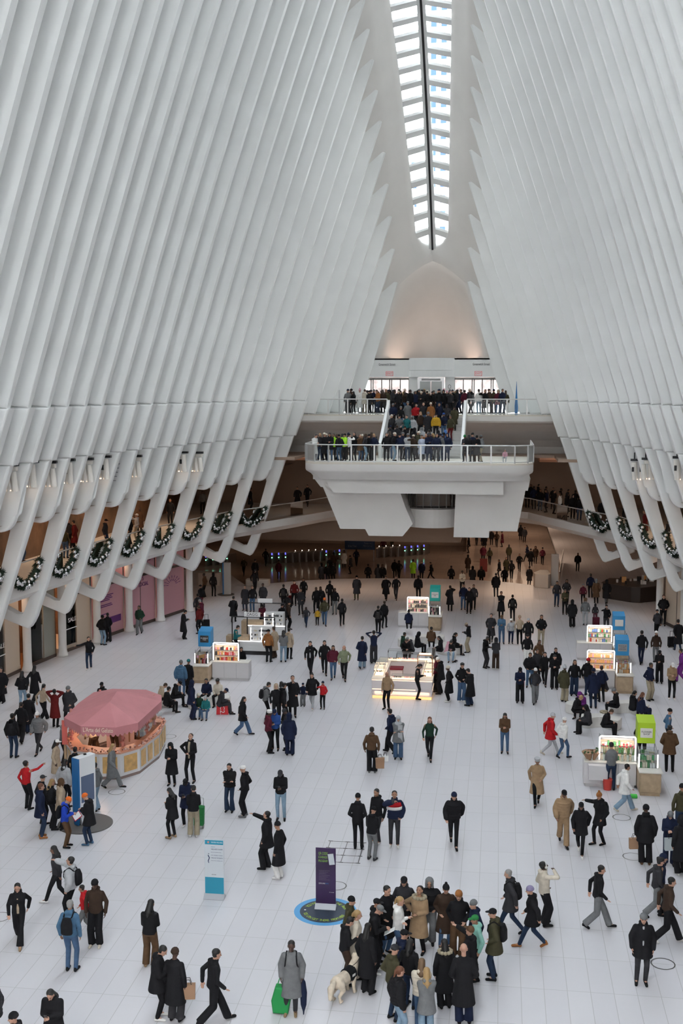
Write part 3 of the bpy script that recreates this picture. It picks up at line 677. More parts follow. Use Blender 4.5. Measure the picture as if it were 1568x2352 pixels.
def body_mesh(pose):
    k = ('body', pose)
    if k in CACHE: return CACHE[k]
    J = skeleton(pose); bm = NB(); M, H = J['M'], J['H']
    ell_loft(bm, [(J['pelvis']+V(0, 0, -.09), .10, .08, M), (J['pelvis'], .155, .11, M), (J['waist'], .13, .095, M), (J['chest'], .155, .11, M), (J['top']+M @ V(0, 0, -.03), .165, .085, M), (J['neck']+M @ V(0, 0, -.03), .07, .06, M)])
    cap(bm, J['neck']+M @ V(0, -.01, -.05), J['head']+H @ V(0, -.015, -.05), .055, .05)
    h = J['head']
    for c, r, sc in (((0, -.012, .035), .092, (.84, 1.06, .98)), ((0, .018, -.03), .07, (.86, .95, 1.15)), ((0, .05, -.085), .034, (1.0, .9, .7))):
        b2 = NB(); bmesh.ops.create_icosphere(b2, subdivisions=2, radius=1)
        for v in b2.verts: v.co = h+H @ (V(*c)+V(v.co.x*r*sc[0], v.co.y*r*sc[1], v.co.z*r*sc[2]))
        tmp = bpy.data.meshes.new('t'); b2.to_mesh(tmp); b2.free(); bm.from_mesh(tmp); bpy.data.meshes.remove(tmp)
    cap(bm, h+H @ V(0, .085, .01), h+H @ V(0, .102, -.028), .009, .015, 6)
    for s in (-1, 1):
        cap(bm, h+H @ V(s*.078, -.005, .018), h+H @ V(s*.077, -.002, -.03), .014, .010, 6)
        cap(bm, J[('sh', s)], J[('el', s)], .050, .042); cap(bm, J[('el', s)], J[('wr', s)], .040, .027)
        # hand: palm, four fingers, thumb
        el, wr = J[('el', s)], J[('wr', s)]; d = (wr-el).normalized()
        side = d.cross(V(0, 0, 1)) if abs(d.z) < .8 else V(0, 1, 0)
        side = (side-d*side.dot(d)).normalized(); nrm = d.cross(side).normalized()
        if pose in ('phone', 'sit_phone', 'photo'): curl = .75
        elif pose == 'pockets': curl = .3
        else: curl = .35
        inn = V(-s, 0, 0) if abs(d.x) < .8 else V(0, 0, -1)
        if nrm.dot(inn) < 0: nrm = -nrm
        palm = wr+d*.075
        for o_ in (-.028, -.01, .01, .028): cap(bm, wr+side*o_*.6, palm+side*o_, .015, .0135, 6)
        for i, (o_, L) in enumerate(((-.031, .06), (-.011, .072), (.010, .077), (.030, .068))):
            a = palm+side*o_; b_ = a+(d*math.cos(curl*.6)+nrm*math.sin(curl*.6))*L*.55; c_ = b_+(d*math.cos(curl*1.6)+nrm*math.sin(curl*1.6))*L*.55
            cap(bm, a, b_, .0098, .009, 6); cap(bm, b_, c_, .009, .008, 6)
        t0 = wr+d*.025+side*.026; t1 = t0+(d*.6+side*.6+nrm*.4)*.045; cap(bm, t0, t1, .013, .011, 6); cap(bm, t1, t1+(d*.8+nrm*.4)*.032, .0105, .009, 6)
        cap(bm, J[('hip', s)], J[('kn', s)], .078, .052); cap(bm, J[('kn', s)], J[('an', s)], .052, .034)
        cap(bm, J[('an', s)], J[('toe', s)], .035, .022)
    me = remesh(bm, .0105, 'body', 1, .45); CACHE[k] = me; return me
def face_mesh(pose):
    k = ('face', pose)
    if k in CACHE: return CACHE[k]
    J = skeleton(pose); H, h = J['H'], J['head']; bm = NB()
    for s in (-1, 1):
        ball(bm, h+H @ V(s*.030, .080, .008), .0085, 1); cap(bm, h+H @ V(s*.018, .090, .028), h+H @ V(s*.044, .080, .028), .004, .003, 5, 0)
    cap(bm, h+H @ V(-.02, .083, -.058), h+H @ V(.02, .083, -.058), .005, .005, 5, 0)
    me = bpy.data.meshes.new('face'); bm.to_mesh(me); bm.free(); CACHE[k] = me; return me
def top_mesh(pose, kind):
    k = ('top', pose, kind)
    if k in CACHE: return CACHE[k]
    J = skeleton(pose); bm = NB(); M = J['M']; P = J['pelvis']; sit = pose.startswith('sit')
    g = {'jacket': 0, 'puffer': .028, 'coat': .012, 'sweater': -.014, 'parka': .02}[kind]
    hem = {'jacket': -.06, 'puffer': -.05, 'sweater': -.04, 'coat': -.50, 'parka': -.26}[kind]
    if sit: hem = max(hem, -.05)
    rings = []
    I3 = Matrix.Identity(3)
    low = []
    if hem < -.1:
        dy = 0
        for t in (1.0, .66, .33): 
            z = hem*t; rings.append((P+V(0, .015*t, z), .185+g+.05*t*(1.3 if kind == 'coat' else .8), .14+g+(.06*t), I3))
    else: rings.append((P+M @ V(0, 0, hem), .185+g, .135+g, M))
    rings += [(P+M @ V(0, 0, .02), .182+g, .132+g, M), (J['waist'], .168+g, .124+g, M)]
    rings += [(P+M @ V(0, 0, .24), .18+g, .132+g, M), (J['chest'], .19+g, .136+g, M), (J['top']+M @ V(0, 0, -.035), .192+g*.6, .112+g*.6, M), (J['top']+M @ V(0, 0, .025), .13, .088, M), (J['neck']+M @ V(0, 0, .005), .076, .074, M)]
    ell_loft(bm, rings, 20)
    for s in (-1, 1):
        sh, el, wr = J[('sh', s)], J[('el', s)], J[('wr', s)]
        r0 = .062+g*.8; r1 = .056+g*.8; r2 = .046+g*.6
        cap(bm, sh, el, r0, r1); cap(bm, el, wr, r1, r2)
        if kind == 'puffer':
            for q in range(1, 5): ball(bm, sh.lerp(el, q/5), r0*1.12, 2, (1, 1, 1)); ball(bm, el.lerp(wr, q/5), r1*1.1, 2)
    # collar or lying hood
    if kind in ('jacket', 'puffer', 'parka'):
        for a in np.linspace(0, 2*math.pi, 9)[:-1]:
            ball(bm, J['neck']+M @ V(.07*math.cos(a), .07*math.sin(a)-.005, .01+(.0 if math.sin(a) > 0 else .015)), .034 if kind != 'parka' else .045, 1)
        cap(bm, J['neck']+M @ V(-.05, -.09, -.01), J['neck']+M @ V(.05, -.09, -.01), .055, .055)
    if kind == 'puffer':
        for z in np.linspace(hem+.03, .40, 6): ell_loft(bm, [(P+M @ V(0, 0, z-.02), .19, .14, M), (P+M @ V(0, 0, z), .225, .172, M), (P+M @ V(0, 0, z+.02), .19, .14, M)])
    me = remesh(bm, .016, kind, 2, .5); CACHE[k] = me; return me
def leg_mesh(pose, kind, topk):
    k = ('leg', pose, kind)
    if k in CACHE: return CACHE[k]
    J = skeleton(pose); bm = NB(); P = J['pelvis']
    a, b_, c_ = {'slim': (.098, .066, .052), 'wide': (.102, .088, .092), 'flared': (.096, .07, .10)}[kind]
    ell_loft(bm, [(P+V(0, 0, -.10), .13, .10, Matrix.Identity(3)), (P+V(0, 0, -.02), .168, .122, J['M']), (P+J['M'] @ V(0, 0, .08), .155, .112, J['M'])])
    for s in (-1, 1):
        hp_, kn, an = J[('hip', s)], J[('kn', s)], J[('an', s)]
        cap(bm, hp_, kn, a, b_); cyl(bm, kn, an+V(0, 0, -.02), b_, c_, 14)
    me = remesh(bm, .015, 'trousers', 2, .5); CACHE[k] = me; return me
def shoe_mesh(pose, s):
    k = ('shoe', pose, s)
    if k in CACHE: return CACHE[k]
    J = skeleton(pose); bm = NB(); an, toe = J[('an', s)], J[('toe', s)]; d = (toe-an).normalized()
    cap(bm, an+V(0, -.02, -.03), toe+V(0, .01, 0), .046, .036, 10); cap(bm, an+V(0, -.035, -.045), an+V(0, 0, .02), .038, .042)
    me = remesh(bm, .014, 'shoe', 1, .6)
    if an.z < .12:
        for v in me.vertices: v.co.z = max(v.co.z, .0)
    CACHE[k] = me; return me
def head_mesh(pose, kind):
    k = ('head', pose, kind)
    if k in CACHE: return CACHE[k]
    J = skeleton(pose); H, h = J['H'], J['head']; bm = NB()
    def E(c, r, sc=(1, 1, 1), sub=2):
        b2 = NB(); bmesh.ops.create_icosphere(b2, subdivisions=sub, radius=1)
        for v in b2.verts: v.co = h+H @ (V(*c)+V(v.co.x*r*sc[0], v.co.y*r*sc[1], v.co.z*r*sc[2]))
        tmp = bpy.data.meshes.new('t'); b2.to_mesh(tmp); b2.free(); bm.from_mesh(tmp); bpy.data.meshes.remove(tmp)
    C = lambda a, b, ra, rb: cap(bm, h+H @ V(*a), h+H @ V(*b), ra, rb, 8)
    if kind in ('short', 'long', 'ponytail', 'curly', 'bun'):
        E((0, -.025, .052), .093, (.93, 1.05, .9)); E((0, -.04, .0), .075, (1.02, .85, 1.0))
    if kind == 'curly':
        for i in range(18):
            a, b_ = i*2.4, .2+i*.07; E((.075*math.cos(a)*math.cos(b_-.4), -.02+.08*math.sin(a), .06+.05*math.sin(b_)), .038, sub=1)
    if kind == 'long':
        C((0, -.06, 0), (0, -.115, -.22), .07, .075); C((.05, -.05, .0), (.07, -.09, -.22), .035, .04); C((-.05, -.05, .0), (-.07, -.09, -.22), .035, .04); C((0, -.11, -.2), (0, -.12, -.32), .07, .03)
    if kind == 'ponytail': E((0, -.115, .03), .032); C((0, -.12, .02), (0, -.14, -.17), .032, .018)
    if kind == 'bun': E((0, -.09, .12), .042)
    if kind in ('beanie', 'pompom', 'beret'):
        E((0, -.018, .058), .1, (.92, 1.05, .92)); ell_loft(bm, [(h+H @ V(0, -.018, .02), .092, .108, H), (h+H @ V(0, -.018, .06), .094, .11, H)])
        if kind == 'pompom': E((0, -.03, .165), .04)
        if kind == 'beret': E((.01, -.03, .10), .115, (1, 1, .5))
    if kind == 'cap':
        E((0, -.015, .056), .098, (.91, 1.04, .85)); ell_loft(bm, [(h+H @ V(0, .09, .045), .07, .085, H), (h+H @ V(0, .09, .058), .068, .08, H)])
    if kind == 'hood':
        E((0, -.035, .03), .118, (.95, .98, 1.08)); C((0, -.05, -.05), (0, -.05, -.12), .095, .10)
        C((.085, .02, .02), (.075, .03, -.09), .025, .03); C((-.085, .02, .02), (-.075, .03, -.09), .025, .03)
    if kind == 'scarf':
        E((0, -.02, .04), .105, (.95, 1.02, 1.0)); C((0, -.02, -.03), (0, -.01, -.13), .085, .10)
        C((.08, .015, .02), (.07, .03, -.08), .022, .03); C((-.08, .015, .02), (-.07, .03, -.08), .022, .03)
    me = remesh(bm, .012, kind, 2, .5); CACHE[k] = me; return me
def pack_mesh(pose):
    k = ('pack', pose)
    if k in CACHE: return CACHE[k]
    J = skeleton(pose); bm = NB(); M, P = J['M'], J['pelvis']
    ell_loft(bm, [(P+M @ V(0, -.20, .04), .12, .06, M), (P+M @ V(0, -.215, .08), .145, .085, M), (P+M @ V(0, -.215, .30), .14, .09, M), (P+M @ V(0, -.20, .44), .10, .06, M)], 14)
    for s in (-1, 1):
        pts = [P+M @ V(s*.1, -.14, .44), P+M @ V(s*.11, -.02, .53), P+M @ V(s*.12, .12, .44), P+M @ V(s*.135, .14, .3), P+M @ V(s*.16, 0, .12)]
        for a, b_ in zip(pts[:-1], pts[1:]): cap(bm, a, b_, .02, .02, 6, 0)
    me = remesh(bm, .014, 'backpack', 1, .5); CACHE[k] = me; return me
HEADKIND = {'hair': 'short', 'short': 'short', 'long': 'long', 'ponytail': 'ponytail', 'curly': 'curly', 'bun': 'bun', 'beanie': 'beanie', 'pompom': 'pompom', 'beret': 'beret', 'cap': 'cap', 'hood': 'hood', 'headscarf': 'scarf', 'bald': None}
TOPK = {'jacket': 'jacket', 'puffer': 'puffer', 'coat': 'coat', 'parka': 'parka', 'sweater': 'sweater', 'hoodie': 'jacket', 'vest': 'jacket', 'shirt': 'sweater', 'cardigan': 'parka'}
LEGK = {'trousers': 'slim', 'jeans': 'slim', 'wide': 'wide', 'flared': 'flared', 'skirt': 'wide'}
PHRASE = {'stand': 'standing', 'pockets': 'hands in pockets', 'phone': 'looking down at hands', 'crossed': 'arms crossed', 'walk': 'walking', 'stroll': 'strolling', 'point': 'arm stretched out', 'photo': 'hand raised to face', 'hands_up': 'both hands at head', 'reach': 'one arm out sideways', 'hip': 'hand on hip looking up', 'bend': 'bending forward', 'sit': 'seated', 'sit_phone': 'seated hunched'}
ALLLAB = {}; NICE = {'lightgrey': 'light grey', 'darkgreen': 'dark green', 'darkred': 'dark red', 'darkbrown': 'dark brown', 'lightdenim': 'light blue', 'denim': 'blue', 'darkdenim': 'dark blue', 'steelblue': 'blue', 'skyblue': 'bright blue', 'royal': 'royal blue', 'lightbrown': 'light brown', 'striped': 'striped', 'lime': 'neon green'}
def nice(c): return NICE.get(c, c)
PRNG = random.Random(3); NEARP = []; joined = {}
def person(loc, face, pose, top, legs, head, where, ht=1.72, skin=None, near=True, extra='', scale_y=None, shoes='black', group=None, drop_leg=False, label=None):
    """face: heading in degrees seen from above, 0 looks away from the camera along the hall"""
    tc_, tk = top.split(); lc, lk = legs.split(); hc, hk = (head.split()+[''])[:2] if head != 'bald' else ('', 'bald')
    tkm, lkm, hkm = TOPK[tk], LEGK[lk], HEADKIND[hk]
    hairc = hc if hc in HAIRS else 'black'
    if skin is None: skin = PRNG.choice([0, 0, 1, 1, 2, 3])
    sm = SKINS[skin]; tm, lm = cloth(tc_), cloth(lc); sh = cloth(shoes)
    if hk in ('beanie', 'pompom', 'beret', 'cap', 'hood', 'headscarf'): hm = cloth(hc)
    else: hm = hairm(hairc)
    if label is None:
        hd = {'short': '%s hair', 'hair': '%s hair', 'long': 'long %s hair', 'ponytail': '%s ponytail', 'curly': 'curly %s hair', 'bun': '%s hair bun', 'bald': 'bald', 'pompom': '%s pompom hat', 'hood': '%s hood up'}.get(hk, '%s '+hk)
        hd = hd % nice(hc) if '%s' in hd else hd
        lg = nice(lc)+' '+{'flared': 'flared trousers', 'wide': 'wide trousers'}.get(lk, lk)
        l1 = 'person in %s %s and %s, %s, %s, %s' % (nice(tc_), tk, lg, hd, PHRASE[pose], where)
        for l2 in (l1, 'person in %s %s and %s, %s, %s' % (nice(tc_), tk, lg, hd, where), 'person in %s %s, %s, %s, %s' % (nice(tc_), tk, hd, PHRASE[pose], where), 'person in %s %s, %s, %s' % (nice(tc_), tk, hd, where), 'person in %s %s, %s' % (nice(tc_), tk, where)):
            label = l2
            if len(l2.split()) <= 16: break
    ALLLAB.setdefault(label, []).append(loc)
    rz = math.radians(face); sc = ht/1.735
    bulk = PRNG.uniform(.96, 1.06)
    if near:
        r = empty('person', loc, rz, label, 'person', group); r.scale = (sc*bulk, sc*bulk, sc)
        b = obj('body', body_mesh(pose), None, r)
        def P_(name, me, m, par=r):
            o = bpy.data.objects.new(name, me); COL.objects.link(o); o.parent = par
            if not me.materials: me.materials.append(m)
            o.material_slots[0].link = 'OBJECT'; o.material_slots[0].material = m; return o
        if not b.data.materials: b.data.materials.append(sm)
        b.material_slots[0].link = 'OBJECT'; b.material_slots[0].material = sm
        P_('face', face_mesh(pose), FACEM, b)
        P_(tk if tk in ('vest', 'sweater') else 'jacket', top_mesh(pose, tkm), tm); P_('trousers', leg_mesh(pose, lkm, tkm), lm)
        for s in (1, -1): P_('shoe', shoe_mesh(pose, s), sh)
        if hkm: P_('hair' if hc in HAIRS and hk not in ('beanie', 'pompom', 'beret', 'cap', 'hood', 'headscarf') else hk, head_mesh(pose, hkm), hm)
        if hkm in ('beanie', 'cap', 'pompom') and 'longhair' in extra: P_('hair', head_mesh(pose, 'long'), hairm('black' if 'blondhair' not in extra else 'blond'))
        if 'backpack' in extra: P_('backpack', pack_mesh(pose), cloth('black'))
        return r
    k = (pose, tkm, lkm, hkm, 'backpack' in extra)
    if k not in joined:
        parts = [(body_mesh(pose), 0), (top_mesh(pose, tkm), 1), (leg_mesh(pose, lkm, tkm), 2), (shoe_mesh(pose, 1), 3), (shoe_mesh(pose, -1), 3)]
        if hkm: parts.append((head_mesh(pose, hkm), 4))
        if 'backpack' in extra: parts.append((pack_mesh(pose), 4))
        bm = NB()
        for me, i in parts:
            n0_ = len(bm.faces); bm.from_mesh(me); bm.faces.ensure_lookup_table()
            for f in bm.faces[n0_:]: f.material_index = i; f.smooth = True
        me = bpy.data.meshes.new('person'); bm.to_mesh(me); bm.free()
        for i in range(5): me.materials.append(sm)
        joined[k] = me
    o = bpy.data.objects.new('person', joined[k]); COL.objects.link(o); o.location = loc; o.rotation_euler = (0, 0, rz); o.scale = (sc*bulk, sc*bulk, sc)
    for i, m in enumerate((sm, tm, lm, sh, hm)): o.material_slots[i].link = 'OBJECT'; o.material_slots[i].material = m
    return tag(o, label, 'person', group)
# ------------------------------------------------------------ kiosks, signs, benches, decorations
LED = mat('led_white', (1, 1, 1), .4, emit=(1, .96, .95), estr=1.6); LEDW = mat('led_warm', (1, .8, .6), .4, emit=(1, .72, .5), estr=.8)
CABW = mat('cabinet_white', (.62, .60, .61), .4); WOODL = mat('light_wood', (.42, .31, .2), .5, noise=.12, nscale=6); TOPW = mat('counter_top', (.7, .68, .63), .35)
SHELFB = mat('display_back', (.75, .62, .5), .5, emit=(1, .75, .5), estr=.25); GREYF = mat('frame_grey', (.33, .33, .35), .35, .5)
GOODS = [mat('goods_'+n_, c, .5) for n_, c in (('red', (.5, .04, .03)), ('amber', (.7, .35, .12)), ('black', (.03, .03, .035)), ('cream', (.75, .68, .55)), ('pink', (.7, .3, .35)), ('green', (.1, .35, .15)), ('blue', (.1, .2, .5)), ('white', (.8, .8, .8)))]
GR = random.Random(5)
def goods(par, x0, x1, y, z0, rows, dz, mats_, dy=.09, name='boxed_goods', w=(.05, .1), h=None):
    """rows of small wares, one part per colour"""
    B = {}
    for r in range(rows):
        x = x0
        while x < x1-.05:
            ww = GR.uniform(*w); m_ = GR.choice(mats_); hh = (h or dz*.7)*GR.uniform(.6, 1)
            bm = B.setdefault(m_, NB()); box(bm, x, min(x+ww, x1), y, y+dy, z0+r*dz, z0+r*dz+hh); x += ww+.02
    for m_, bm in B.items():
        o = obj(name, bm, GOODS[m_], par); o['kind'] = 'stuff'
def cart(px, py, s, sign, signc, label, txt, board, mats_, W=1.9, wing=.8, zoff=0):
    L = at_z(px, py, 0); g = empty('sales_cart', L, 0, label, 'kiosk')
    bm = NB(); x0, x1 = sorted((-W*s, 0)); box(bm, x0, x1, 0, .65, .12, .92, .02); box(bm, x0+.06, x1-.06, .06, .6, 0, .12); obj('counter', bm, CABW, g)
    bm = NB(); box(bm, x0+.02, x1, -.02, .67, .92, .96, .01); obj('counter_top', bm, TOPW, g)
    bm = NB(); 
    for t in (.33, .66): xx = x0+(x1-x0)*t; box(bm, xx-.006, xx+.006, -.006, 0, .14, .9)
    obj('panel_seams', bm, GREYF, g)
    a0, a1 = sorted((-1.3*s, -.06*s)); a0, a1 = a0+.0, a1
    bm = NB(); box(bm, a0, a1, .45, .5, .96, 1.75); obj('display_back', bm, SHELFB, g)
    bm = NB()
    for z in (1.2, 1.47): box(bm, a0, a1, .28, .46, z, z+.015)
    box(bm, a0-.03, a0, .22, .52, .96, 1.9); box(bm, a1, a1+.03, .22, .52, .96, 1.9); box(bm, a0-.03, a1+.03, .22, .52, 1.76, 1.84); obj('display_frame', bm, GREYF, g)
    bm = NB(); tube(bm, [(a0-.03, .2, 1.0), (a0-.03, .2, 1.84), (a0+.02, .2, 1.89), (a1, .2, 1.89), (a1+.03, .2, 1.84), (a1+.03, .2, 1.0)], .028); obj('light_tube', bm, LED, g)
    goods(g, a0+.04, a1-.04, .30, .965, 3, .27, mats_)
    # wing with glass case and sign box
    w0, w1 = sorted((0.02*s, wing*s))
    bm = NB(); box(bm, w0, w1, -.75, .95, .1, .86, .06); box(bm, w0+.04, w1-.04, -.7, .9, 0, .1); obj('wing_cabinet', bm, WOODL, g)
    bm = NB(); box(bm, w0-.02, w1+.04, -.8, 1.0, .86, .91, .01); obj('wing_top', bm, TOPW, g)
    bm = NB()
    for x in (w0+.04, w1-.1):
        for y in (-.35, .6): cyl(bm, (x, y, .91), (x, y, 1.62), .018, None, 6)
    tube(bm, [(w0+.04, -.35, 1.45), (w0+.04, .6, 1.62), (w1-.1, .6, 1.62), (w1-.1, -.35, 1.45), (w0+.04, -.35, 1.45)], .015, 6); obj('case_frame', bm, GREYF, g)
    bm = NB(); box(bm, w0+.05, w1-.11, -.34, .59, .92, 1.44); obj('case_glass', bm, GLASS, g)
    goods(g, w0+.08, w1-.14, -.2, .92, 2, .25, mats_, .12); goods(g, w0+.08, w1-.14, .15, .92, 2, .3, mats_, .12)
    bm = NB(); 
    xe = w0+.0 if s > 0 else w1
    bm.free()
    for xq in (w0+.02, w1-.1): bm = NB(); cyl(bm, (xq, -.36, .95), (xq, -.36, 1.44), .025, None, 8); obj('light_strip', bm, LED, g)
    sx0, sx1 = (w0+.02, w1-.12); m_ = mat('sign_'+sign, signc, .45)
    bm = NB(); prism(bm, [(.3, 1.65), (.3, 2.42), (.95, 2.56), (.95, 1.65)], 'x', sx0, sx1, .01); obj('sign_box', bm, m_, g)
    bm = NB(); box(bm, sx0+.1, sx1-.1, .285, .3, 1.86, 2.22, .01); o = obj('sign_panel', bm, mat('board_'+board[0], board[1], .4), g)
    if txt: text('lettering', txt, ((sx0+sx1)/2, .278, 2.04), (math.pi/2, 0, 0), .085, mat('white_letters') if board[0] == 'dark' else INK, g, w=.36)
    lt = area('display_light', ((a0+a1)/2, .1, 1.8), (math.radians(20), 0, 0), 1.1, .1, 4, (1, .85, .7)); lt.parent = g
    return g
DKB = ('dark', (.05, .05, .05)); WTB = ('light', (.75, .72, .68)); GYB = ('grey', (.35, .35, .36))
cart(487, 1562, -1, 'blue', (.03, .26, .55), 'white sales cart with blue sign box behind the seated family on the left', 'BUBBLE\nTEA', DKB, [0, 1, 3, 4, 2])
cart(984, 1443, 1, 'teal', (.01, .36, .31), 'white sales cart with teal sign box, seated vendor on stool beside', 'SUNGLASS\nBAR', WTB, [3, 4, 2, 2])
cart(1405, 1518, 1, 'blue', (.03, .26, .55), 'sales cart with blue sign box, the rear one of two at right', '', WTB, [5, 0, 6, 7, 3])
cart(1411, 1584, 1, 'blue', (.03, .26, .55), 'sales cart with blue sign box and amber goods, front one of two at right', 'PHONE\nCASES\nREPAIR', GYB, [1, 1, 4, 3])
e_ = cart(1460, 1812, 1, 'lime', (.42, .62, .02), 'flower sales cart with lime green sign box at the right', 'FLOWER\nSHOP', WTB, [3, 7, 3, 5])
# flowers of the flower cart: bunches in vases
fl = at_z(1460, 1812, 0)
for i, (x, c, nm) in enumerate(((-1.15, (.6, .1, .12), 'dark red'), (-.95, (.1, .2, .06), 'green'), (-.72, (.12, .25, .08), 'pale green'), (-.5, (.7, .03, .05), 'bright red'), (-.3, (.65, .03, .06), 'red'), (-.12, (.55, .12, .2), 'pink'))):
    g = empty('flower_bunch', fl+Vector((x, .2, .96)), i, '%s flower bunch in a glass vase on the flower cart, %s from left' % (nm, ['first', 'second', 'third', 'fourth', 'fifth', 'last'][i]), 'flowers')
    bm = NB(); lathe(bm, [(.05, 0), (.04, .1), (.06, .25)], 10); obj('vase', bm, mat('vase_glass', (.5, .55, .5), .1), g)
    bm = NB()
    for q in range(7): cyl(bm, (0, 0, .1), (.07*math.cos(q), .07*math.sin(q), .55), .006, None, 5)
    obj('stems', bm, mat('stem_green', (.08, .18, .05), .6), g)
    bm = NB()
    for q in range(9): ball(bm, (.09*math.cos(q*2.1), .09*math.sin(q*2.1), .56+.03*(q % 3)), .038, 1)
    obj('blooms', bm, mat('bloom_'+nm.replace(' ', '_'), c, .7), g)
g = empty('wrapped_bouquet', fl+Vector((-1.62, .3, .96)), .4, 'pile of flowers wrapped in brown paper on left end of flower cart', 'flowers')
bm = NB()
for q in range(5): cyl(bm, (.12*math.cos(q*1.3), .1*math.sin(q*1.3), 0), (.25*math.cos(q*1.3), .2*math.sin(q*1.3), .32), .04, .13, 8)
obj('paper_wrap', bm, mat('kraft_paper', (.34, .2, .12), .8), g)
bm = NB()
for q in range(16): ball(bm, (.28*math.cos(q*1.7), .22*math.sin(q*1.7), .22+.05*(q % 4)), .045, 1)
obj('foliage', bm, mat('leaf_dark', (.04, .09, .03), .7), g)
bm = NB(); box(bm, -.35, .35, -.25, .02, 0, .55, .01); o = obj('white_drawer_box', bm, CABW); o.location = fl+Vector((-1.4, -.02, .35)); tag(o, 'white open drawer pulled out below the flowers of the flower cart', 'drawer')
bm = NB(); lathe(bm, [(.14, 0), (.18, .4), (.17, .41)], 16); o = obj('red_bucket', bm, GOODS[0]); o.location = fl+Vector((-1.05, -.2, 0)); tag(o, 'red bucket on the floor under the flower cart', 'bucket')
bm = NB(); box(bm, -.2, .2, -.1, .1, 0, .12, .03); o = obj('green_bag', bm, mat('bright_green', (.05, .5, .06), .6)); o.location = at_z(1450, 1832, 0); tag(o, 'small bright green bag on the floor beside the lime sign cart', 'bag')

# phone accessory stand with black arches
def arch_stand(px, py, W, D, txt, label):
    L = at_z(px, py, 0); g = empty('accessory_kiosk', L, 0, label, 'kiosk')
    bm = NB(); box(bm, 0, W, 0, D, .22, .78, .02); obj('counter', bm, mat('kiosk_white', (.72, .72, .72), .4), g)
    bm = NB(); box(bm, .04, W-.04, .04, D-.04, 0, .22); obj('plinth', bm, BLACKM, g)
    bm = NB(); box(bm, -.02, W+.02, -.02, 0, .76, .80); obj('edge_light', bm, LED, g)
    bm = NB(); box(bm, .95, W-.1, .1, .6, .8, 1.55); obj('display_case', bm, mat('kiosk_white'), g)
    goods(g, 1.0, W-.16, .06, .86, 3, .23, [2, 7, 2, 3, 7], .05, h=.13)
    for xq in (.97, W-.72): bm = NB(); cyl(bm, (xq, .07, .82), (xq, .07, 1.52), .025); obj('light_strip', bm, LED, g)
    bm = NB(); box(bm, -.45, .85, .15, .75, .0, 1.0); obj('wood_cabinet', bm, WOODL, g)
    bm = NB(); tube(bm, [(-.05, -.03, 0), (-.05, -.03, 2.15), (W+.05, -.03, 2.15), (W+.05, -.03, .0)], .035, 6); obj('black_arch', bm, BLACKM, g)
    bm = NB(); box(bm, W*.28, W*.67, -.08, -.02, 2.17, 2.42); obj('sign_board', bm, mat('sign_white'), g)
    if txt: text('lettering', txt, (W*.475, -.085, 2.295), (math.pi/2, 0, 0), .22, INK, g, w=.62)
    return g
arch_stand(536, 1503, 2.3, .9, 'ZAGG', 'phone accessory kiosk with black arch and lettered white sign board')
arch_stand(570, 1466, 2.2, .9, '', 'accessory kiosk with blank white board on black arch, the rear one')

# jewellery counter with warm lights
A = at_z(853, 1604, 0); B_ = at_z(991, 1612, 0); L = Vector(((A.x+B_.x)/2, A.y+.05, 0)); W = (B_.x-A.x)/2; Dp = 4.4
g = empty('jewellery_kiosk', L, 0, 'square white jewellery counter with glowing warm display cases in the centre', 'kiosk')
JW = mat('jewel_white', (.68, .62, .62), .4)
def ring_box(bm, w, d, t, z0, z1, bev=.02):
    box(bm, -w, w, 0, t, z0, z1, bev); box(bm, -w, w, d-t, d, z0, z1, bev); box(bm, -w, -w+t, t, d-t, z0, z1, bev); box(bm, w-t, w, t, d-t, z0, z1, bev)
bm = NB(); ring_box(bm, W, Dp, .55, .14, .92); obj('counter', bm, JW, g)
bm = NB(); ring_box(bm, W-.03, Dp-.03, .5, 0.0, .13); obj('glowing_plinth', bm, mat('led_amber', (1, .7, .3), .5, emit=(1, .62, .25), estr=.45), g)
bm = NB(); box(bm, -W+.02, W*.45, -.012, 0, .44, .47); box(bm, -W, W, -.012, 0, .88, .905); box(bm, W, W+.012, 0, Dp, .88, .905); box(bm, W, W+.012, 0, Dp, .44, .47); obj('light_line', bm, LEDW, g)
bm = NB(); ring_box(bm, W+.02, Dp, .6, .92, .95, .005); obj('counter_top', bm, mat('jewel_top', (.8, .7, .6), .3, emit=(1, .8, .6), estr=.08), g)
for i, (x0, x1, y0, y1, hh) in enumerate(((-W+.05, -W+.5, .6, 2.0, .45), (-W+.05, -W+.5, 2.2, 3.3, .3), (-W+.4, -W+1.1, 3.85, 4.3, .5), (-.6, W-.9, 3.85, 4.35, .35), (W-.5, W-.05, .7, 2.2, .35), (W-.5, W-.05, 2.4, 4.2, .6), (-.5, W*.45, .05, .5, .16))):
    c = bm = NB(); box(bm, x0, x1, y0, y1, .95, .95+hh); k_ = obj('glass_case', bm, GLASS, g)
    bm = NB(); tube(bm, [(x0, y0, .95+hh), (x1, y0, .95+hh), (x1, y1, .95+hh), (x0, y1, .95+hh), (x0, y0, .95+hh)], .008, 4); obj('case_edge', bm, GREYF, k_)
    bm = NB(); box(bm, x0+.02, x1-.02, y0+.02, y1-.02, .955, .97); obj('lit_base', bm, LEDW, k_)
    goods(k_, x0+.05, x1-.05, (y0+y1)/2, .97, 1, .12, [2, 4, 3], .06, 'jewellery', (.03, .06))
bm = NB(); box(bm, -.75, -.15, 2.1, 2.6, .0, .9); obj('inner_cabinet', bm, JW, g); bm = NB(); box(bm, -.78, -.12, 2.05, 2.6, .9, .98); obj('red_cushion', bm, mat('cushion_red', (.16, .01, .02), .8), g)
bm = NB()
for x in (W-.75, W-.05): box(bm, x-.02, x+.02, .9, .94, .95, 1.95)
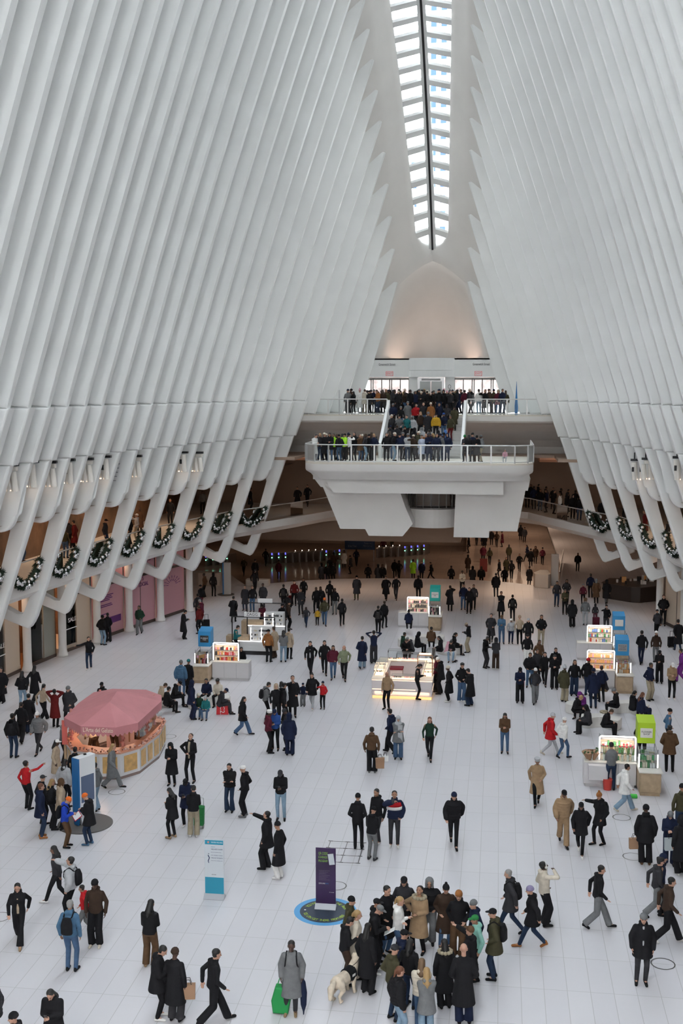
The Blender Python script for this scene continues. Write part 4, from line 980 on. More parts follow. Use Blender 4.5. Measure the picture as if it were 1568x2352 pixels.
box(bm, W-.77, W-.03, .9, .94, 1.93, 1.97); obj('wooden_frame', bm, mat('copper_wood', (.35, .17, .08), .5), g)
bm = NB(); box(bm, W-.68, W-.12, .86, .92, 1.98, 2.06); box(bm, W-.68, W-.12, .86, .92, 1.72, 1.80); obj('light_bar', bm, LEDW, g)
for x in (-W*.5, W*.5): lt = area('kiosk_light', (x, 1.2, 1.7), (0, 0, 0), .8, .8, 3, (1, .72, .48)); lt.parent = g
lt = area('under_light', (0, -.02, .3), (math.radians(70), 0, 0), 2.6, .2, 2.5, (1, .6, .35)); lt.parent = g

# gelato kiosk
base = [(-16.75, 42.2), (-15.95, 40.95), (-14.75, 40.62), (-13.95, 40.75), (-13.45, 41.5), (-13.25, 43.4), (-13.5, 45.1), (-14.6, 46.1), (-16.0, 45.9), (-16.9, 44.3)]
gc = Vector((-15.0, 43.3, 0)); g = empty('gelato_kiosk', gc, 0, 'pink canopied gelato kiosk with white panelled counter at the left', 'kiosk')
def rel(pl, k=1.0): return [((x-gc.x)*k, (y-gc.y)*k) for x, y in pl]
def ring_wall(bm, pl, k0, k1, z0, z1):
    n_ = len(pl)
    for i in range(n_):
        q = []
        for k in (k0, k1):
            for j in (i, (i+1) % n_): q.append((pl[j][0]*k, pl[j][1]*k))
        vs = [bm.verts.new((q[a][0], q[a][1], z)) for z in (z0, z1) for a in (0, 1, 3, 2)]
        for f in ((0, 1, 2, 3), (7, 6, 5, 4), (0, 4, 5, 1), (1, 5, 6, 2), (2, 6, 7, 3), (3, 7, 4, 0)): bm.faces.new([vs[a] for a in f])
rb = rel(base)
GW = mat('gelato_white', (.7, .69, .7), .4); GPINK = mat('canopy_pink', (.55, .22, .24), .75, noise=.05, nscale=2); GOLD = mat('gold_panel', (.62, .38, .14), .4, noise=.25, nscale=4); ROSE = mat('rose_counter', (.66, .33, .22), .4)
bm = NB(); ring_wall(bm, rb, 1.0, .78, .12, 1.0); obj('counter', bm, GW, g)
bm = NB(); ring_wall(bm, rb, .99, .8, 0, .12); obj('plinth', bm, mat('plinth_brown', (.25, .18, .16), .5), g)
bm = NB(); ring_wall(bm, rb, 1.02, .76, 1.0, 1.05); obj('counter_top', bm, ROSE, g)
bm = NB(); prism(bm, rel(base, .77), 'z', .0, .02); obj('inner_floor', bm, mat('dark_mat', (.05, .03, .025), .7), g)
for i in range(len(rb)):
    a, b_ = Vector((*rb[i], 0)), Vector((*rb[(i+1) % len(rb)], 0)); d = (b_-a); nn = max(1, round(d.length/.62)); nrm = Vector((d.y, -d.x, 0)).normalized()
    if nrm.dot(a) < 0: nrm = -nrm
    for q in range(nn):
        p0_ = a+d*((q+.16)/nn)+nrm*.012; p1_ = a+d*((q+.84)/nn)+nrm*.012; bm = NB()
        vs = [bm.verts.new(p) for p in (p0_+V(0, 0, .25), p1_+V(0, 0, .25), p1_+V(0, 0, .88), p0_+V(0, 0, .88))]; bm.faces.new(vs)
        r_ = bmesh.ops.extrude_face_region(bm, geom=bm.faces[:]); bmesh.ops.translate(bm, verts=[v for v in r_['geom'] if isinstance(v, bmesh.types.BMVert)], vec=nrm*.015); obj('gold_panel', bm, GOLD, g)
# garland of rose baubles along the counter edge
bm = NB(); bm2 = NB(); rr = random.Random(2)
for i in range(len(rb)):
    a, b_ = Vector((*rb[i], 0)), Vector((*rb[(i+1) % len(rb)], 0))
    for q in range(int((b_-a).length/.06)):
        p = a.lerp(b_, q*.06/(b_-a).length)*.985
        ball(bm if q % 2 else bm2, (p.x+rr.uniform(-.05, .05), p.y+rr.uniform(-.05, .05), 1.08+rr.uniform(-.03, .06)), rr.uniform(.03, .05), 1)
o = obj('bauble_garland', bm, mat('rose_gold', (.6, .28, .2), .25, .7), g); o['kind'] = 'stuff'; o = obj('bauble_garland', bm2, mat('pale_bauble', (.7, .5, .45), .3, .3), g); o['kind'] = 'stuff'
# canopy from its eight edge points
CZ = 2.15
edge = [at_z(x, y, CZ) for x, y in ((147, 1648), (185, 1668), (265, 1671), (317, 1660), (371, 1610), (371, 1597), (335, 1584), (258, 1582), (215, 1590), (180, 1615))]
cen = sum(edge, Vector())/len(edge); r1 = at_z(252, 1612, 2.85); r2 = at_z(268, 1588, 2.85)
bm = NB(); ev = [bm.verts.new(p-gc) for p in edge]; lv = [bm.verts.new(p-gc-V(0, 0, .28)) for p in edge]
a_, b_ = bm.verts.new(r1-gc), bm.verts.new(r2-gc); n_ = len(ev)
apex = lambda i: a_ if edge[i].y < (r1.y+r2.y)/2+.3 else b_
for i in range(n_):
    j = (i+1) % n_; A1, A2 = apex(i), apex(j)
    if A1 is A2: bm.faces.new((ev[i], ev[j], A1))
    else: bm.faces.new((ev[i], ev[j], A2, A1))
    bm.faces.new((lv[i], lv[j], ev[j], ev[i]))
o = obj('canopy', bm, GPINK, g); o.modifiers.new('t', 'SOLIDIFY').thickness = .02
# scalloped hem of the canopy
bm = NB()
for i in range(n_):
    p, q = edge[i]-gc, edge[(i+1) % n_]-gc; m_ = max(2, int((q-p).length/.18))
    for t in range(m_):
        c = p.lerp(q, (t+.5)/m_)-V(0, 0, .28); d = (q-p).normalized()*.08
        bm.faces.new([bm.verts.new(v) for v in (c-d, c-d*.6-V(0, 0, .06), c-V(0, 0, .085), c+d*.6-V(0, 0, .06), c+d)])
obj('scalloped_hem', bm, GPINK, g)
pa, pb = edge[1], edge[2]; tl = text('lettering', "L'Arte del Gelato", (pa+pb)/2-gc+V(0, -.02, -.13), (math.pi/2, 0, math.atan2(pb.y-pa.y, pb.x-pa.x)), .24, mat('gold_letters', (.85, .72, .58), .5), g, w=1.15)
tl.data.transform(Matrix.Shear('XZ', 4, (.0, .0)) if False else Matrix.Identity(4))
for i, (px_, py_) in enumerate(((-1.35, -1.3), (.85, -1.7), (1.2, 1.2), (-1.2, 1.6))):
    bm = NB(); cyl(bm, (px_, py_, 1.0), (px_, py_, 2.3), .05)
    for q in range(24): ball(bm, (px_+.07*math.cos(q*1.1), py_+.07*math.sin(q*1.1), 1.05+q*.045), .05, 1)
    obj('garlanded_post', bm, mat('post_pink', (.6, .25, .22), .5), g)
for i, (px_, py_, z_) in enumerate(((.95, -1.2, 1.05), (1.35, .6, 1.1))):
    bm = NB(); cyl(bm, (px_, py_, z_), (px_, py_, z_+.35), .03); cyl(bm, (px_, py_, z_+.35), (px_, py_, z_+.8), .12, .12, 16); obj('cone_dispenser', bm, mat('cone_brown', (.4, .2, .1), .5), g)
    bm = NB(); ball(bm, (px_, py_, z_+.82), .13, 2, (1, 1, .5)); obj('dispenser_lid', bm, mat('cream_panel'), g)
bm = NB(); box(bm, -1.5, -1.3, -1.9, -1.85, 1.05, 2.0); obj('menu_board', bm, mat('menu_red', (.7, .15, .12), .5), g)
bm = NB(); box(bm, -.5, .9, .3, .8, 0, 1.0); obj('inner_cabinet', bm, mat('cabinet_pink', (.6, .38, .34), .5), g)
bm = NB(); box(bm, 1.05, 1.45, -.9, 1.5, 1.05, 1.5); obj('display_glass', bm, GLASS, g)
for x, y in ((-.4, -.6), (.2, .9)): lt = area('canopy_light', (x, y, 2.05), (0, 0, 0), 1.0, 1.0, 22, (1, .66, .45)); lt.parent = g

# blue and white information totem
T = at_z(196, 1893, 0); bm = NB(); lathe(bm, [(.92, 0), (.92, .04), (.88, .06)], 40); g = empty('information_totem', T, 0, 'tall blue and white information totem with screen on a grey disc', 'information totem')
obj('disc', bm, mat('disc_grey', (.12, .11, .105), .6), g)
tw = empty('t', (0, 0, 0)); COL.objects.unlink(tw); bpy.data.objects.remove(tw)
yaw = math.radians(60); Rz = Matrix.Rotation(yaw, 4, 'Z')
def tprism(name, pts, x0, x1, m, bev=0):
    bm = NB(); prism(bm, pts, 'x', x0, x1, bev); bmesh.ops.transform(bm, matrix=Rz, verts=bm.verts[:]); return obj(name, bm, m, g)
# local: x along the broad face, y thickness (front at -y)
bm = NB(); prism(bm, [(-.36, 2.4), (.36, 2.4), (.36, .55), (.22, .06), (-.22, .06), (-.36, .55)], 'y', -.16, .16, .02); bmesh.ops.transform(bm, matrix=Rz, verts=bm.verts[:]); obj('casing', bm, mat('totem_white', (.72, .73, .75), .35), g)
bm = NB(); prism(bm, [(-.165, 2.38), (.165, 2.38), (.165, .5), (.1, .08), (-.1, .08), (-.165, .5)], 'x', -.385, -.33); bmesh.ops.transform(bm, matrix=Rz, verts=bm.verts[:]); obj('blue_side', bm, mat('totem_blue', (.01, .13, .36), .4), g)
bm = NB(); box(bm, -.27, .27, -.175, -.16, .85, 1.75); bmesh.ops.transform(bm, matrix=Rz, verts=bm.verts[:]); obj('screen', bm, mat('screen_blue', (.05, .07, .12), .15, emit=(.12, .16, .26), estr=.15), g)
bm = NB(); ball(bm, (.05, 0, 2.43), .06, 2, (1, 1, .5)); bmesh.ops.transform(bm, matrix=Rz, verts=bm.verts[:]); obj('camera_dome', bm, BLACKM, g)

# two standing posters
def stand_sign(px, py, label, main, name):
    g = empty(name, at_z(px, py, 0), 0, label, 'sign')
    bm = NB(); prism(bm, [(-.16, .0), (.14, .0), (.14, .02), (.03, .13), (-.02, .13), (-.16, .02)], 'x', -.30, .30); obj('foot', bm, mat('sign_foot', (.42, .43, .46), .4, .2), g)
    bm = NB(); box(bm, -.285, .285, -.012, .012, .1, 1.76); obj('panel', bm, main, g); return g
def txt(g, s, x, z, size, m, w, al='LEFT'):
    o = text('lettering', s, (x, -.016, z), (math.pi/2, 0, 0), size, m, g, .001, al, w); return o
g = stand_sign(493, 2062, 'white and turquoise standing poster headed WINTER WELLNESS on the tiles', mat('poster_white', (.58, .62, .66), .4), 'poster_stand')
TQ = mat('turquoise', (.02, .28, .42), .4); 
bm = NB(); box(bm, -.27, .27, -.014, -.0125, 1.60, 1.73); obj('header_band', bm, TQ, g); bm = NB(); box(bm, -.275, .275, -.014, -.0125, .13, .62); obj('lower_panel', bm, TQ, g)
WL = mat('white_letters'); NV = mat('navy_letters', (.04, .05, .16), .5)
txt(g, 'WINTER WELLNESS', -.09, 1.665, .05, WL, .34); txt(g, 'MONDAYS', -.09, 1.53, .035, TQ, .12); txt(g, 'WELLNESS CLASSES', -.09, 1.46, .05, NV, .34)
txt(g, 'FREE YOGA AND STRETCHING IN THE HALL', -.09, 1.37, .02, NV, .30); txt(g, 'EVERY WEDNESDAY MORNING', -.09, 1.28, .03, NV, .34); txt(g, 'THROUGH THE SEASON', -.09, 1.20, .05, NV, .34); txt(g, 'JOIN US ALL WINTER LONG', -.09, 1.12, .025, NV, .34)
txt(g, 'PARTNER', -.08, .70, .035, INK, .13)
bm = NB(); cyl(bm, (-.17, -.015, 1.12), (-.14, -.015, 1.20), .012); cyl(bm, (-.14, -.015, 1.20), (-.18, -.015, 1.28), .012); cyl(bm, (-.18, -.015, 1.12), (-.16, -.015, 1.05), .01); ball(bm, (-.16, -.015, 1.32), .014, 1); obj('dancer_motif', bm, NV, g)
bm = NB(); ball(bm, (-.17, -.014, 1.665), .035, 1, (1, .05, 1)); obj('round_emblem', bm, mat('emblem_orange', (.6, .2, .15), .5), g)
g = stand_sign(748, 2085, 'dark purple standing poster headed QR CODE on round blue floor sticker', mat('poster_purple', (.035, .012, .07), .4, noise=.4, nscale=1.2), 'poster_stand')
LG = mat('lime_letters', (.25, .5, .06), .5)
txt(g, 'QR CODE', -.21, 1.60, .11, LG, .26); txt(g, 'SCAVENGER', -.21, 1.49, .10, LG, .26); txt(g, 'PROGRAM', -.21, 1.38, .10, LG, .26)
bm = NB(); box(bm, -.08, .08, -.015, -.0125, -.16, .16); bmesh.ops.rotate(bm, verts=bm.verts[:], cent=(0, 0, 0), matrix=Matrix.Rotation(-.15, 3, 'Y')); bmesh.ops.translate(bm, verts=bm.verts[:], vec=(.16, 0, 1.44)); obj('phone_picture', bm, mat('poster_white'), g)
for i in range(7): txt(g, 'one of the many stops of the route', -.19, 1.10-i*.045, .02, mat('grey_letters', (.3, .28, .34), .5), .3-(i % 3)*.05)
txt(g, 'EXPLORE', -.2, .72, .055, WL, .18); txt(g, 'NYC', -.01, .72, .055, mat('blue_letters', (.05, .2, .5), .5), .09); txt(g, 'CITY PARTNER', .1, .47, .025, WL, .14)
# round floor sticker with lettering
D0 = at_z(747, 2093, 0)
g = empty('floor_sticker', D0, 0, 'round blue floor sticker reading YOU CAN GET THERE FROM HERE', 'floor sticker')
bm = NB(); lathe(bm, [(.885, .001), (.885, .004)], 64); obj('blue_ring', bm, mat('sticker_blue', (.10, .36, .68), .5), g)
bm = NB(); lathe(bm, [(.72, .004), (.72, .006)], 64); obj('dark_disc', bm, mat('sticker_dark', (.03, .045, .075), .5), g)
def arc_text(par, s, r, a0, a1, size, m, flip):
    for i, ch in enumerate(s):
        if ch == ' ': continue
        a = a0+(a1-a0)*i/(len(s)-1); rot = a+math.pi/2 if flip else a-math.pi/2
        o = text('letter', ch, (r*math.cos(a), r*math.sin(a), .008), (0, 0, rot), size, m, par, .001); o.scale = (.9, 1.25, 1)
YL = mat('sticker_lime', (.45, .62, .05), .5)
arc_text(g, 'YOU CAN GET THERE FROM HERE', .58, math.radians(200), math.radians(340), .13, YL, True)
arc_text(g, 'YOU WANT TO SEE THE AREA', .58, math.radians(158), math.radians(22), .13, YL, False)
bm = NB(); lathe(bm, [(.03, .006), (.03, .009)], 12, (-.58, .0)); obj('dot', bm, WL, g)

# benches
BW = mat('bench_white', (.66, .64, .61), .4)
def bench(px, py, kind, label, rz=0, L=1.5, w=.42):
    g = NB()
    if kind == 'round': lathe(g, [(w-.03, 0), (w-.03, .03), (w, .05), (w, .42), (w-.03, .46)], 32)
    else:
        pts = []
        for t in np.linspace(-1, 1, 17): pts.append((t*L/2, .18*math.cos(t*math.pi)+.32+.06*math.cos(2*t*math.pi)))
        q = [(x, y) for x, y in pts]+[(L/2+.12, .1), (L/2+.1, -.25)]+[(x, y-.72) for x, y in pts[::-1]]+[(-L/2-.1, -.25), (-L/2-.12, .1)]
        prism(g, q, 'z', 0, .46, .03)
    o = obj('bench', g, BW); o.location = at_z(px, py, 0); o.rotation_euler = (0, 0, rz); return tag(o, label, 'bench')
bench(383, 1618, 'round', 'small round white stool beside the pink canopy')
bench(480, 1622, 'kidney', 'curved white bench with family and red bag, left', .5, 1.7)
bench(935, 1484, 'round', 'round white seat behind the jewellery counter, left one', 0, 1, .55)
bench(990, 1476, 'kidney', 'long white bench behind the jewellery counter with the brown coated sitter', .1, 1.3)
bench(1033, 1499, 'round', 'wide round white seat right of the jewellery counter', 0, 1, .78)
bench(1316, 1636, 'round', 'small round white stool under the blond seated person at right', 0, 1, .36)
bench(1380, 1668, 'kidney', 'wavy white bench in front of the flower cart', -.2, 1.5)
bench(1445, 1636, 'kidney', 'wavy white bench beside the amber goods cart', -.35, 1.5)
# red bag with letters
g = empty('red_bag', at_z(511, 1640, 0), .1, 'bright red shopping bag lettered C2 beside the seated man', 'bag')
bm = NB(); prism(bm, [(-.27, 0), (.27, 0), (.24, .42), (-.25, .46)], 'y', -.12, .12, .02); obj('bag', bm, mat('bag_red', (.65, .02, .03), .5), g)
o = text('lettering', 'C2.', (0, -.13, .22), (math.pi/2, math.radians(90), 0), .3, WL, g)

# ------------------------------------------------------------ garlands on the gallery railings
GRN = mat('fir_green', (.012, .03, .018), .8); SILV = mat('silver_bauble', (.75, .76, .78), .18, .85)
rr = random.Random(11); gm = NB(); curve = []
Wd = 3.0; 
for i in range(41):
    t = -1+2*i/40; y = t*Wd/2*(.98); z = 1.0*(abs(t)**2.0); curve.append(V(0, y, z-.02))
for i in range(40):
    for q in range(36):
        p = curve[i].lerp(curve[i+1], rr.random()); a = rr.uniform(0, 6.28); d = V(math.cos(a), math.sin(a)*.7, math.sin(a)).normalized()*rr.uniform(.2, .36); sd = V(rr.uniform(-1, 1), rr.uniform(-1, 1), rr.uniform(-1, 1))*.075
        vs = [gm.verts.new(v) for v in (p-sd, p+d, p+sd)]; gm.faces.new(vs)
tube(gm, curve[::2], .15, 6)
gme = bpy.data.meshes.new('foliage'); gm.to_mesh(gme); gm.free(); gme.materials.append(GRN)
bb = NB(); ball(bb, (0, 0, 0), 1, 2); bme = bpy.data.meshes.new('bauble'); bb.to_mesh(bme); bb.free(); bme.materials.append(SILV)
for p in bme.polygons: p.use_smooth = True
spots = []
for q in range(34):
    i = int(q*40/34); p = curve[i]; a = rr.uniform(-1.2, 1.2); spots.append((p+V(.2*math.cos(a), rr.uniform(-.1, .1), .2*math.sin(a)), rr.choice((.06, .08, .105))))
ordn = ['first', 'second', 'third', 'fourth', 'fifth', 'sixth', 'seventh', 'eighth', 'ninth', 'tenth']
for s, ks, side in ((-1, range(-2, 15, 2), 'left'), (1, range(4, 15, 2), 'right')):
    ks = list(ks)[::-1]
    for i, k in enumerate(ks):
        Y = YK(k)+1.865; a, b_ = hmez(YK(k)), hmez(YK(k+2)); h = (a+b_)/2
        g = empty('garland', (XC+s*(h-.16), Y, MZ+.04), math.atan2(s*(a-b_), 3.73)*1.0, 'fir garland with silver baubles, %s from the far end of %s gallery railing' % (ordn[i], side), 'garland', 'garlands of the %s gallery' % side)
        if s < 0: pass
        f = bpy.data.objects.new('foliage', gme); COL.objects.link(f); f.parent = g
        for p, r_ in spots:
            c = bpy.data.objects.new('bauble', bme); COL.objects.link(c); c.parent = g; c.location = (-s*p.x if True else p.x, p.y, p.z); c.scale = (r_, r_, r_)

# light fittings hung between the ribs
def fitting_mesh(kind):
    bw, bk = NB(), NB()
    box(bk, -.38, .38, -.12, .06, .4, .5); cyl(bk, (-.2, 0, .45), (-.2, 0, .8), .03); cyl(bk, (0, 0, .47), (0, 0, .75), .02)
    if kind == 0:
        box(bw, -.28, .32, -.1, .1, .22, .38, .02)
        for x in (-.3, 0, .22): cyl(bw, (x, -.1, .2), (x+.06, -.1, -.5), .1, .12, 10)
    else:
        for x in (-.22, .14): cyl(bw, (x, -.1, .35), (x+.05, -.1, -.5), .14, .13, 12); box(bk, x-.12, x-.02, -.27, -.22, -.1, .12)
    return bw, bk
fm = []
for kind in (0, 1):
    a, b_ = fitting_mesh(kind); ma = bpy.data.meshes.new('lamp_body'); a.to_mesh(ma); a.free(); ma.materials.append(mat('fitting_white', (.8, .76, .7), .4)); mb = bpy.data.meshes.new('bracket'); b_.to_mesh(mb); b_.free(); mb.materials.append(BLACKM); fm.append((ma, mb))
fx = [(20, 1096, -1, -1), (67, 1088, 0, -1), (110, 1088, 1, -1), (152, 1082, 2, -1), (195, 1079, 3, -1), (236, 1073, 4, -1), (308, 1070, 6, -1), (415, 1060, 9, -1), (450, 1060, 10, -1), (1466, 1078, 10, 1), (1492, 1076, 9, 1), (1565, 1075, 6, 1)]
for i, (x, y, k, s) in enumerate(fx):
    p = at_y(x, y, YK(k)-.62); g = empty('spotlight_cluster', p, 0, 'white spotlight cluster between the %s ribs, %s from left edge of that side' % ('left' if s < 0 else 'right', (ordn[i] if s < 0 else ordn[i-9])), 'spotlights', 'spotlight clusters between ribs')
    ma, mb = fm[i % 2]
    for me in (ma, mb): c = bpy.data.objects.new(me.name, me); COL.objects.link(c); c.parent = g
    g.scale = (1.2, 1.2, 1.2); lt = area('spot_light', (0, -.1, -.45), (0, 0, 0), .3, .2, 2.2, (1, .72, .5)); lt.parent = g
p = at_y(265, 1085, YK(5)-.5); g = empty('louvre_panel', p, 0, 'stack of grey horizontal louvres between two left ribs', 'louvre')
for i in range(5): bm = NB(); box(bm, -.35+i*.06-.2, .1+i*.06-.1, -.05, .05, -.45+i*.22, -.41+i*.22); obj('slat', bm, GREYF, g)

# ------------------------------------------------------------ lower hall furniture
def gate_tree(loc, rz, lit, label):
    g = empty('fare_gate', loc, rz, label, 'fare gate', 'fare gates across the lower hall')
    bm = NB(); prism(bm, [(-.9, 0), (-.9, .95), (-.7, 1.05), (.9, .95), (.9, 0)], 'x', -.1, .1, .02); obj('cabinet', bm, STEEL, g)
    if lit == 1:
        bm = NB(); ball(bm, (0, -.93, .62), .055, 1); obj('green_light', bm, mat('gate_green', (.1, .9, .5), .4, emit=(.25, 1, .6), estr=3), g)
        bm = NB(); box(bm, -.06, .06, -.93, -.9, .88, 1.08); obj('blue_light', bm, mat('gate_blue', (.1, .1, .9), .4, emit=(.12, .12, .9), estr=1.2), g)
    elif lit == 2:
        bm = NB(); ball(bm, (0, -.2, 1.12), .05, 1); obj('white_light', bm, mat('gate_white', (1, .9, .8), .4, emit=(1, .85, .7), estr=3), g)
    return g
rowsg = [(483+i*16, 1298-i*1.2, 1) for i in range(4)]+[(618+i*15.4, 1293-i*.6, 1) for i in range(4)]+[(680+i*15.4, 1290-i*.8, 2) for i in range(5)]+[(757, 1286, 1), (772, 1285, 0), (787, 1284, 1)]+[(872+i*15.6, 1279-i*.8, 2) for i in range(4)]+[(936+i*14.4, 1276-i*1.2, 1) for i in range(4)]
for i, (x, y, lit) in enumerate(rowsg):
    gate_tree(at_z(x, y, -2.3), math.radians(-14), lit, 'steel fare gate in the dark lower hall, number %d counted from the left' % (i+1) if False else 'steel fare gate%s in the row across the dark lower hall' % (' with green and blue lights' if lit == 1 else ' with small white light' if lit == 2 else ''))
def simple(name, bm, m, loc, label, cat): o = obj(name, bm, m); o.location = loc; return tag(o, label, cat)
g = empty('blue_direction_sign', at_y(826, 1262, 113), 0, 'wide blue sign with white symbol in the dark lower hall', 'sign')
bm = NB(); box(bm, -1.5, 1.5, -.05, .05, 0, .95); obj('panel', bm, mat('deep_blue', (.01, .05, .15), .4), g)
text('lettering', 'PATH', (-.75, -.06, .3), (math.pi/2, 0, 0), .3, mat('dim_letters', (.25, .3, .4), .5), g, w=.8); text('lettering', 'Trains to\nNew Jersey', (.8, -.06, .5), (math.pi/2, 0, 0), .25, mat('dim_letters'), g, w=.9)
for x in (-1.4, 1.4): bm = NB(); box(bm, x-.04, x+.04, 0, .08, -2.0, 0); obj('leg', bm, GREYF, g)
PAL = mat('desk_pale', (.5, .45, .4), .4)
bm = NB(); prism(bm, [(-.5, -.6), (.45, -.9), (.65, -.5), (.55, 1.4), (-.1, 1.4), (-.6, 0)], 'z', 0, 1.05, .04); simple('information_desk', bm, PAL, at_z(1243, 1347, 0), 'pale rounded information desk at the right edge of the lower steps', 'desk')
bm = NB(); box(bm, -.28, .28, -.15, .15, 0, 2.4, .02); simple('display_pillar', bm, mat('pillar_grey', (.42, .4, .38), .4), at_z(1273, 1345, 0), 'pale rectangular display pillar beside the information desk', 'pillar')
g = empty('display_pillar', at_z(519, 1366, 0), .25, 'white and blue display pillar at the left of the lower steps', 'pillar')
bm = NB(); box(bm, -.16, .36, -.15, .15, .05, 2.35, .02); obj('white_face', bm, mat('pillar_grey'), g); bm = NB(); box(bm, -.24, -.16, -.17, .17, .05, 2.35); obj('blue_side', bm, mat('totem_blue'), g); bm = NB(); lathe(bm, [(.6, 0), (.6, .04)], 24); obj('disc', bm, mat('disc_grey'), g)
bm = NB(); box(bm, -.9, .9, -.3, .3, 0, .55, .08); simple('low_bench', bm, PAL, at_z(592, 1346, 0), 'long pale low bench near the left end of the lower steps', 'bench')
bm = NB(); prism(bm, [(-.9, -.3), (-.7, -.5), (.7, -.5), (.9, -.3), (.9, .2), (-.9, .2)], 'z', 0, 1.0, .05); simple('service_desk', bm, PAL, at_z(480, 1344, 0), 'pale service desk with a person leaning on it at the left', 'desk')
# dark cafe counter
g = empty('cafe_counter', at_z(1452, 1384, 0), 0, 'dark cafe counter with cluttered top at the right below the ribs', 'counter')
CB = mat('cafe_dark', (.025, .018, .016), .5)
bm = NB(); prism(bm, [(-1.9, 1.6), (-.1, .0), (.5, -.1), (2.0, .9), (2.0, 3.4), (-1.2, 3.6)], 'z', 0, 1.05, .03); obj('counter', bm, CB, g)
bm = NB(); prism(bm, [(-2.0, 1.6), (-.1, -.1), (.6, -.15), (2.1, .9), (2.1, 3.5), (-1.25, 3.7)], 'z', 1.05, 1.1); obj('counter_top', bm, mat('cafe_top', (.05, .035, .03), .3), g)
for i in range(16):
    bm = NB(); x, y = GR.uniform(-.9, 1.7), GR.uniform(.8, 3.0); hh = GR.uniform(.1, .45)
    if i % 3: lathe(bm, [(.07, 0), (.08, hh), (.05, hh+.03)], 10)
    else: box(bm, -.15, .15, -.12, .12, 0, hh, .01)
    nmx = 'jar' if i % 3 else 'coffee_machine'; o = obj(nmx, bm, GOODS[GR.choice([2, 2, 1, 7, 2])]); o.location = at_z(1452, 1384, 0)+V(x, y, 1.1)
    tag(o, ('small dark jar' if i % 3 else 'dark boxy machine')+' standing in the clutter on the dark cafe counter', 'jar' if i % 3 else 'machine', 'jars on the cafe counter' if i % 3 else 'machines on the cafe counter')
g = empty('cafe_table', at_z(1497, 1377, 0), 0, 'small pale table beside the dark cafe counter', 'table')
bm = NB(); box(bm, -.4, .4, -.3, .3, .72, .75); obj('table_top', bm, PAL, g)
for x in (-.36, .36):
    for y in (-.26, .26): bm = NB(); cyl(bm, (x, y, 0), (x, y, .72), .02, None, 6); obj('leg', bm, DARK, g)
g = empty('red_board', at_z(1110, 1312, -2.3), 0, 'dark red folding board standing in the lower hall', 'sign')
bm = NB(); prism(bm, [(-.25, 0), (-.22, 0), (.02, 1.2), (-.02, 1.2)], 'x', -.35, .35); obj('front_panel', bm, mat('board_red', (.2, .02, .015), .6), g)
bm = NB(); prism(bm, [(.25, 0), (.22, 0), (-.02, 1.2), (.02, 1.2)], 'x', -.35, .35); obj('back_panel', bm, mat('board_red'), g)
a, b_ = at_z(1284, 1345, 0), at_z(1302, 1275, 0)
rail('stair_railing', [(a.x, a.y), (b_.x-.6, min(b_.y, 99))], 0, 'slanting glass railing right of the display pillar', 1.1, 2, False)
# bags and held things
KP = mat('kraft_paper'); 
def bag(px, py, dz, m, w, h, label, name='paper_bag', handle=BLACKM, rz=0.2, base=None):
    g = empty(name, (base if base is not None else at_z(px, py, 0))+V(0, 0, dz), rz, label, 'bag')
    bm = NB(); prism(bm, [(-w/2, 0), (w/2, 0), (w/2*1.06, h), (-w/2*1.06, h)], 'y', -w*.18, w*.18, .01); obj('bag_body', bm, m, g)
    for y in (-.05, .05):
        bm = NB(); tube(bm, [(-w*.25, y, h), (-w*.15, y, h+.12), (w*.15, y, h+.12), (w*.25, y, h)], .008, 5); obj('handle', bm, handle, g)
    return g
bag(432, 2345, .55, KP, .34, .36, 'brown paper bag held by the dark coated person at bottom left')
bag(872, 1775, .18, KP, .33, .42, 'tan paper shopping bag held by the person in brown jacket')
bag(884, 1773, .42, WHITE, .24, .22, 'small white bag beside the tan shopping bag', 'white_bag')
bag(1456, 1981, .45, KP, .34, .34, 'brown paper bag held by large black coated person at right')
bag(1538, 1992, .55, mat('tote_pale', (.5, .55, .57), .7), .36, .38, 'pale tote bag on the arm of navy coated woman at right', 'tote_bag')
bag(1196, 1612, .72, mat('bag_pink', (.75, .3, .4), .6), .3, .3, 'pink gift bag held by the person in black near the right', 'gift_bag', rz=0)
bag(1488, 1262+100, .1, mat('bag_red'), .3, .3, 'red bag on cafe side', 'red_bag') if False else None
g = empty('green_tote', at_z(645, 2327, 0)+V(0, 0, .03), 0, 'bright green shopping tote held by the grey coated man', 'bag')
bm = NB(); prism(bm, [(-.18, 0), (.18, .0), (.23, .3), (.16, .66), (-.12, .66), (-.22, .3)], 'y', -.11, .11, .04); obj('bag_body', bm, mat('tote_green', (.01, .26, .06), .7), g)
for y in (-.08, .08): bm = NB(); tube(bm, [(-.08, y, .66), (-.02, 0, .85), (.04, 0, .85), (.1, y, .66)], .012, 6); obj('handle', bm, mat('tote_green'), g)
g = empty('umbrella', at_z(697, 2330, 0)+V(0, 0, .0), 0, 'long folded black umbrella held point down by the grey coated man', 'umbrella')
bm = NB(); lathe(bm, [(.012, .0), (.02, .08), (.07, .25), (.085, .55), (.05, .8), (.02, .86)], 12); obj('folded_canopy', bm, cloth('navy'), g); bm = NB(); cyl(bm, (0, 0, .84), (0, 0, .98), .018); obj('handle', bm, BLACKM, g)
g = empty('shopping_trolley', at_z(457, 1902, 0), 0, 'green shopping trolley with small wheels behind the person in beige trousers', 'trolley')
bm = NB(); prism(bm, [(-.16, .12), (.16, .12), (.18, .75), (-.16, .8)], 'y', -.12, .12, .02); obj('trolley_bag', bm, cloth('green'), g)
for x in (-.14, .14): bm = NB(); cyl(bm, (x-.02, 0, .08), (x+.02, 0, .08), .08, None, 14); obj('wheel', bm, mat('wheel_grey', (.2, .2, .2), .5), g)
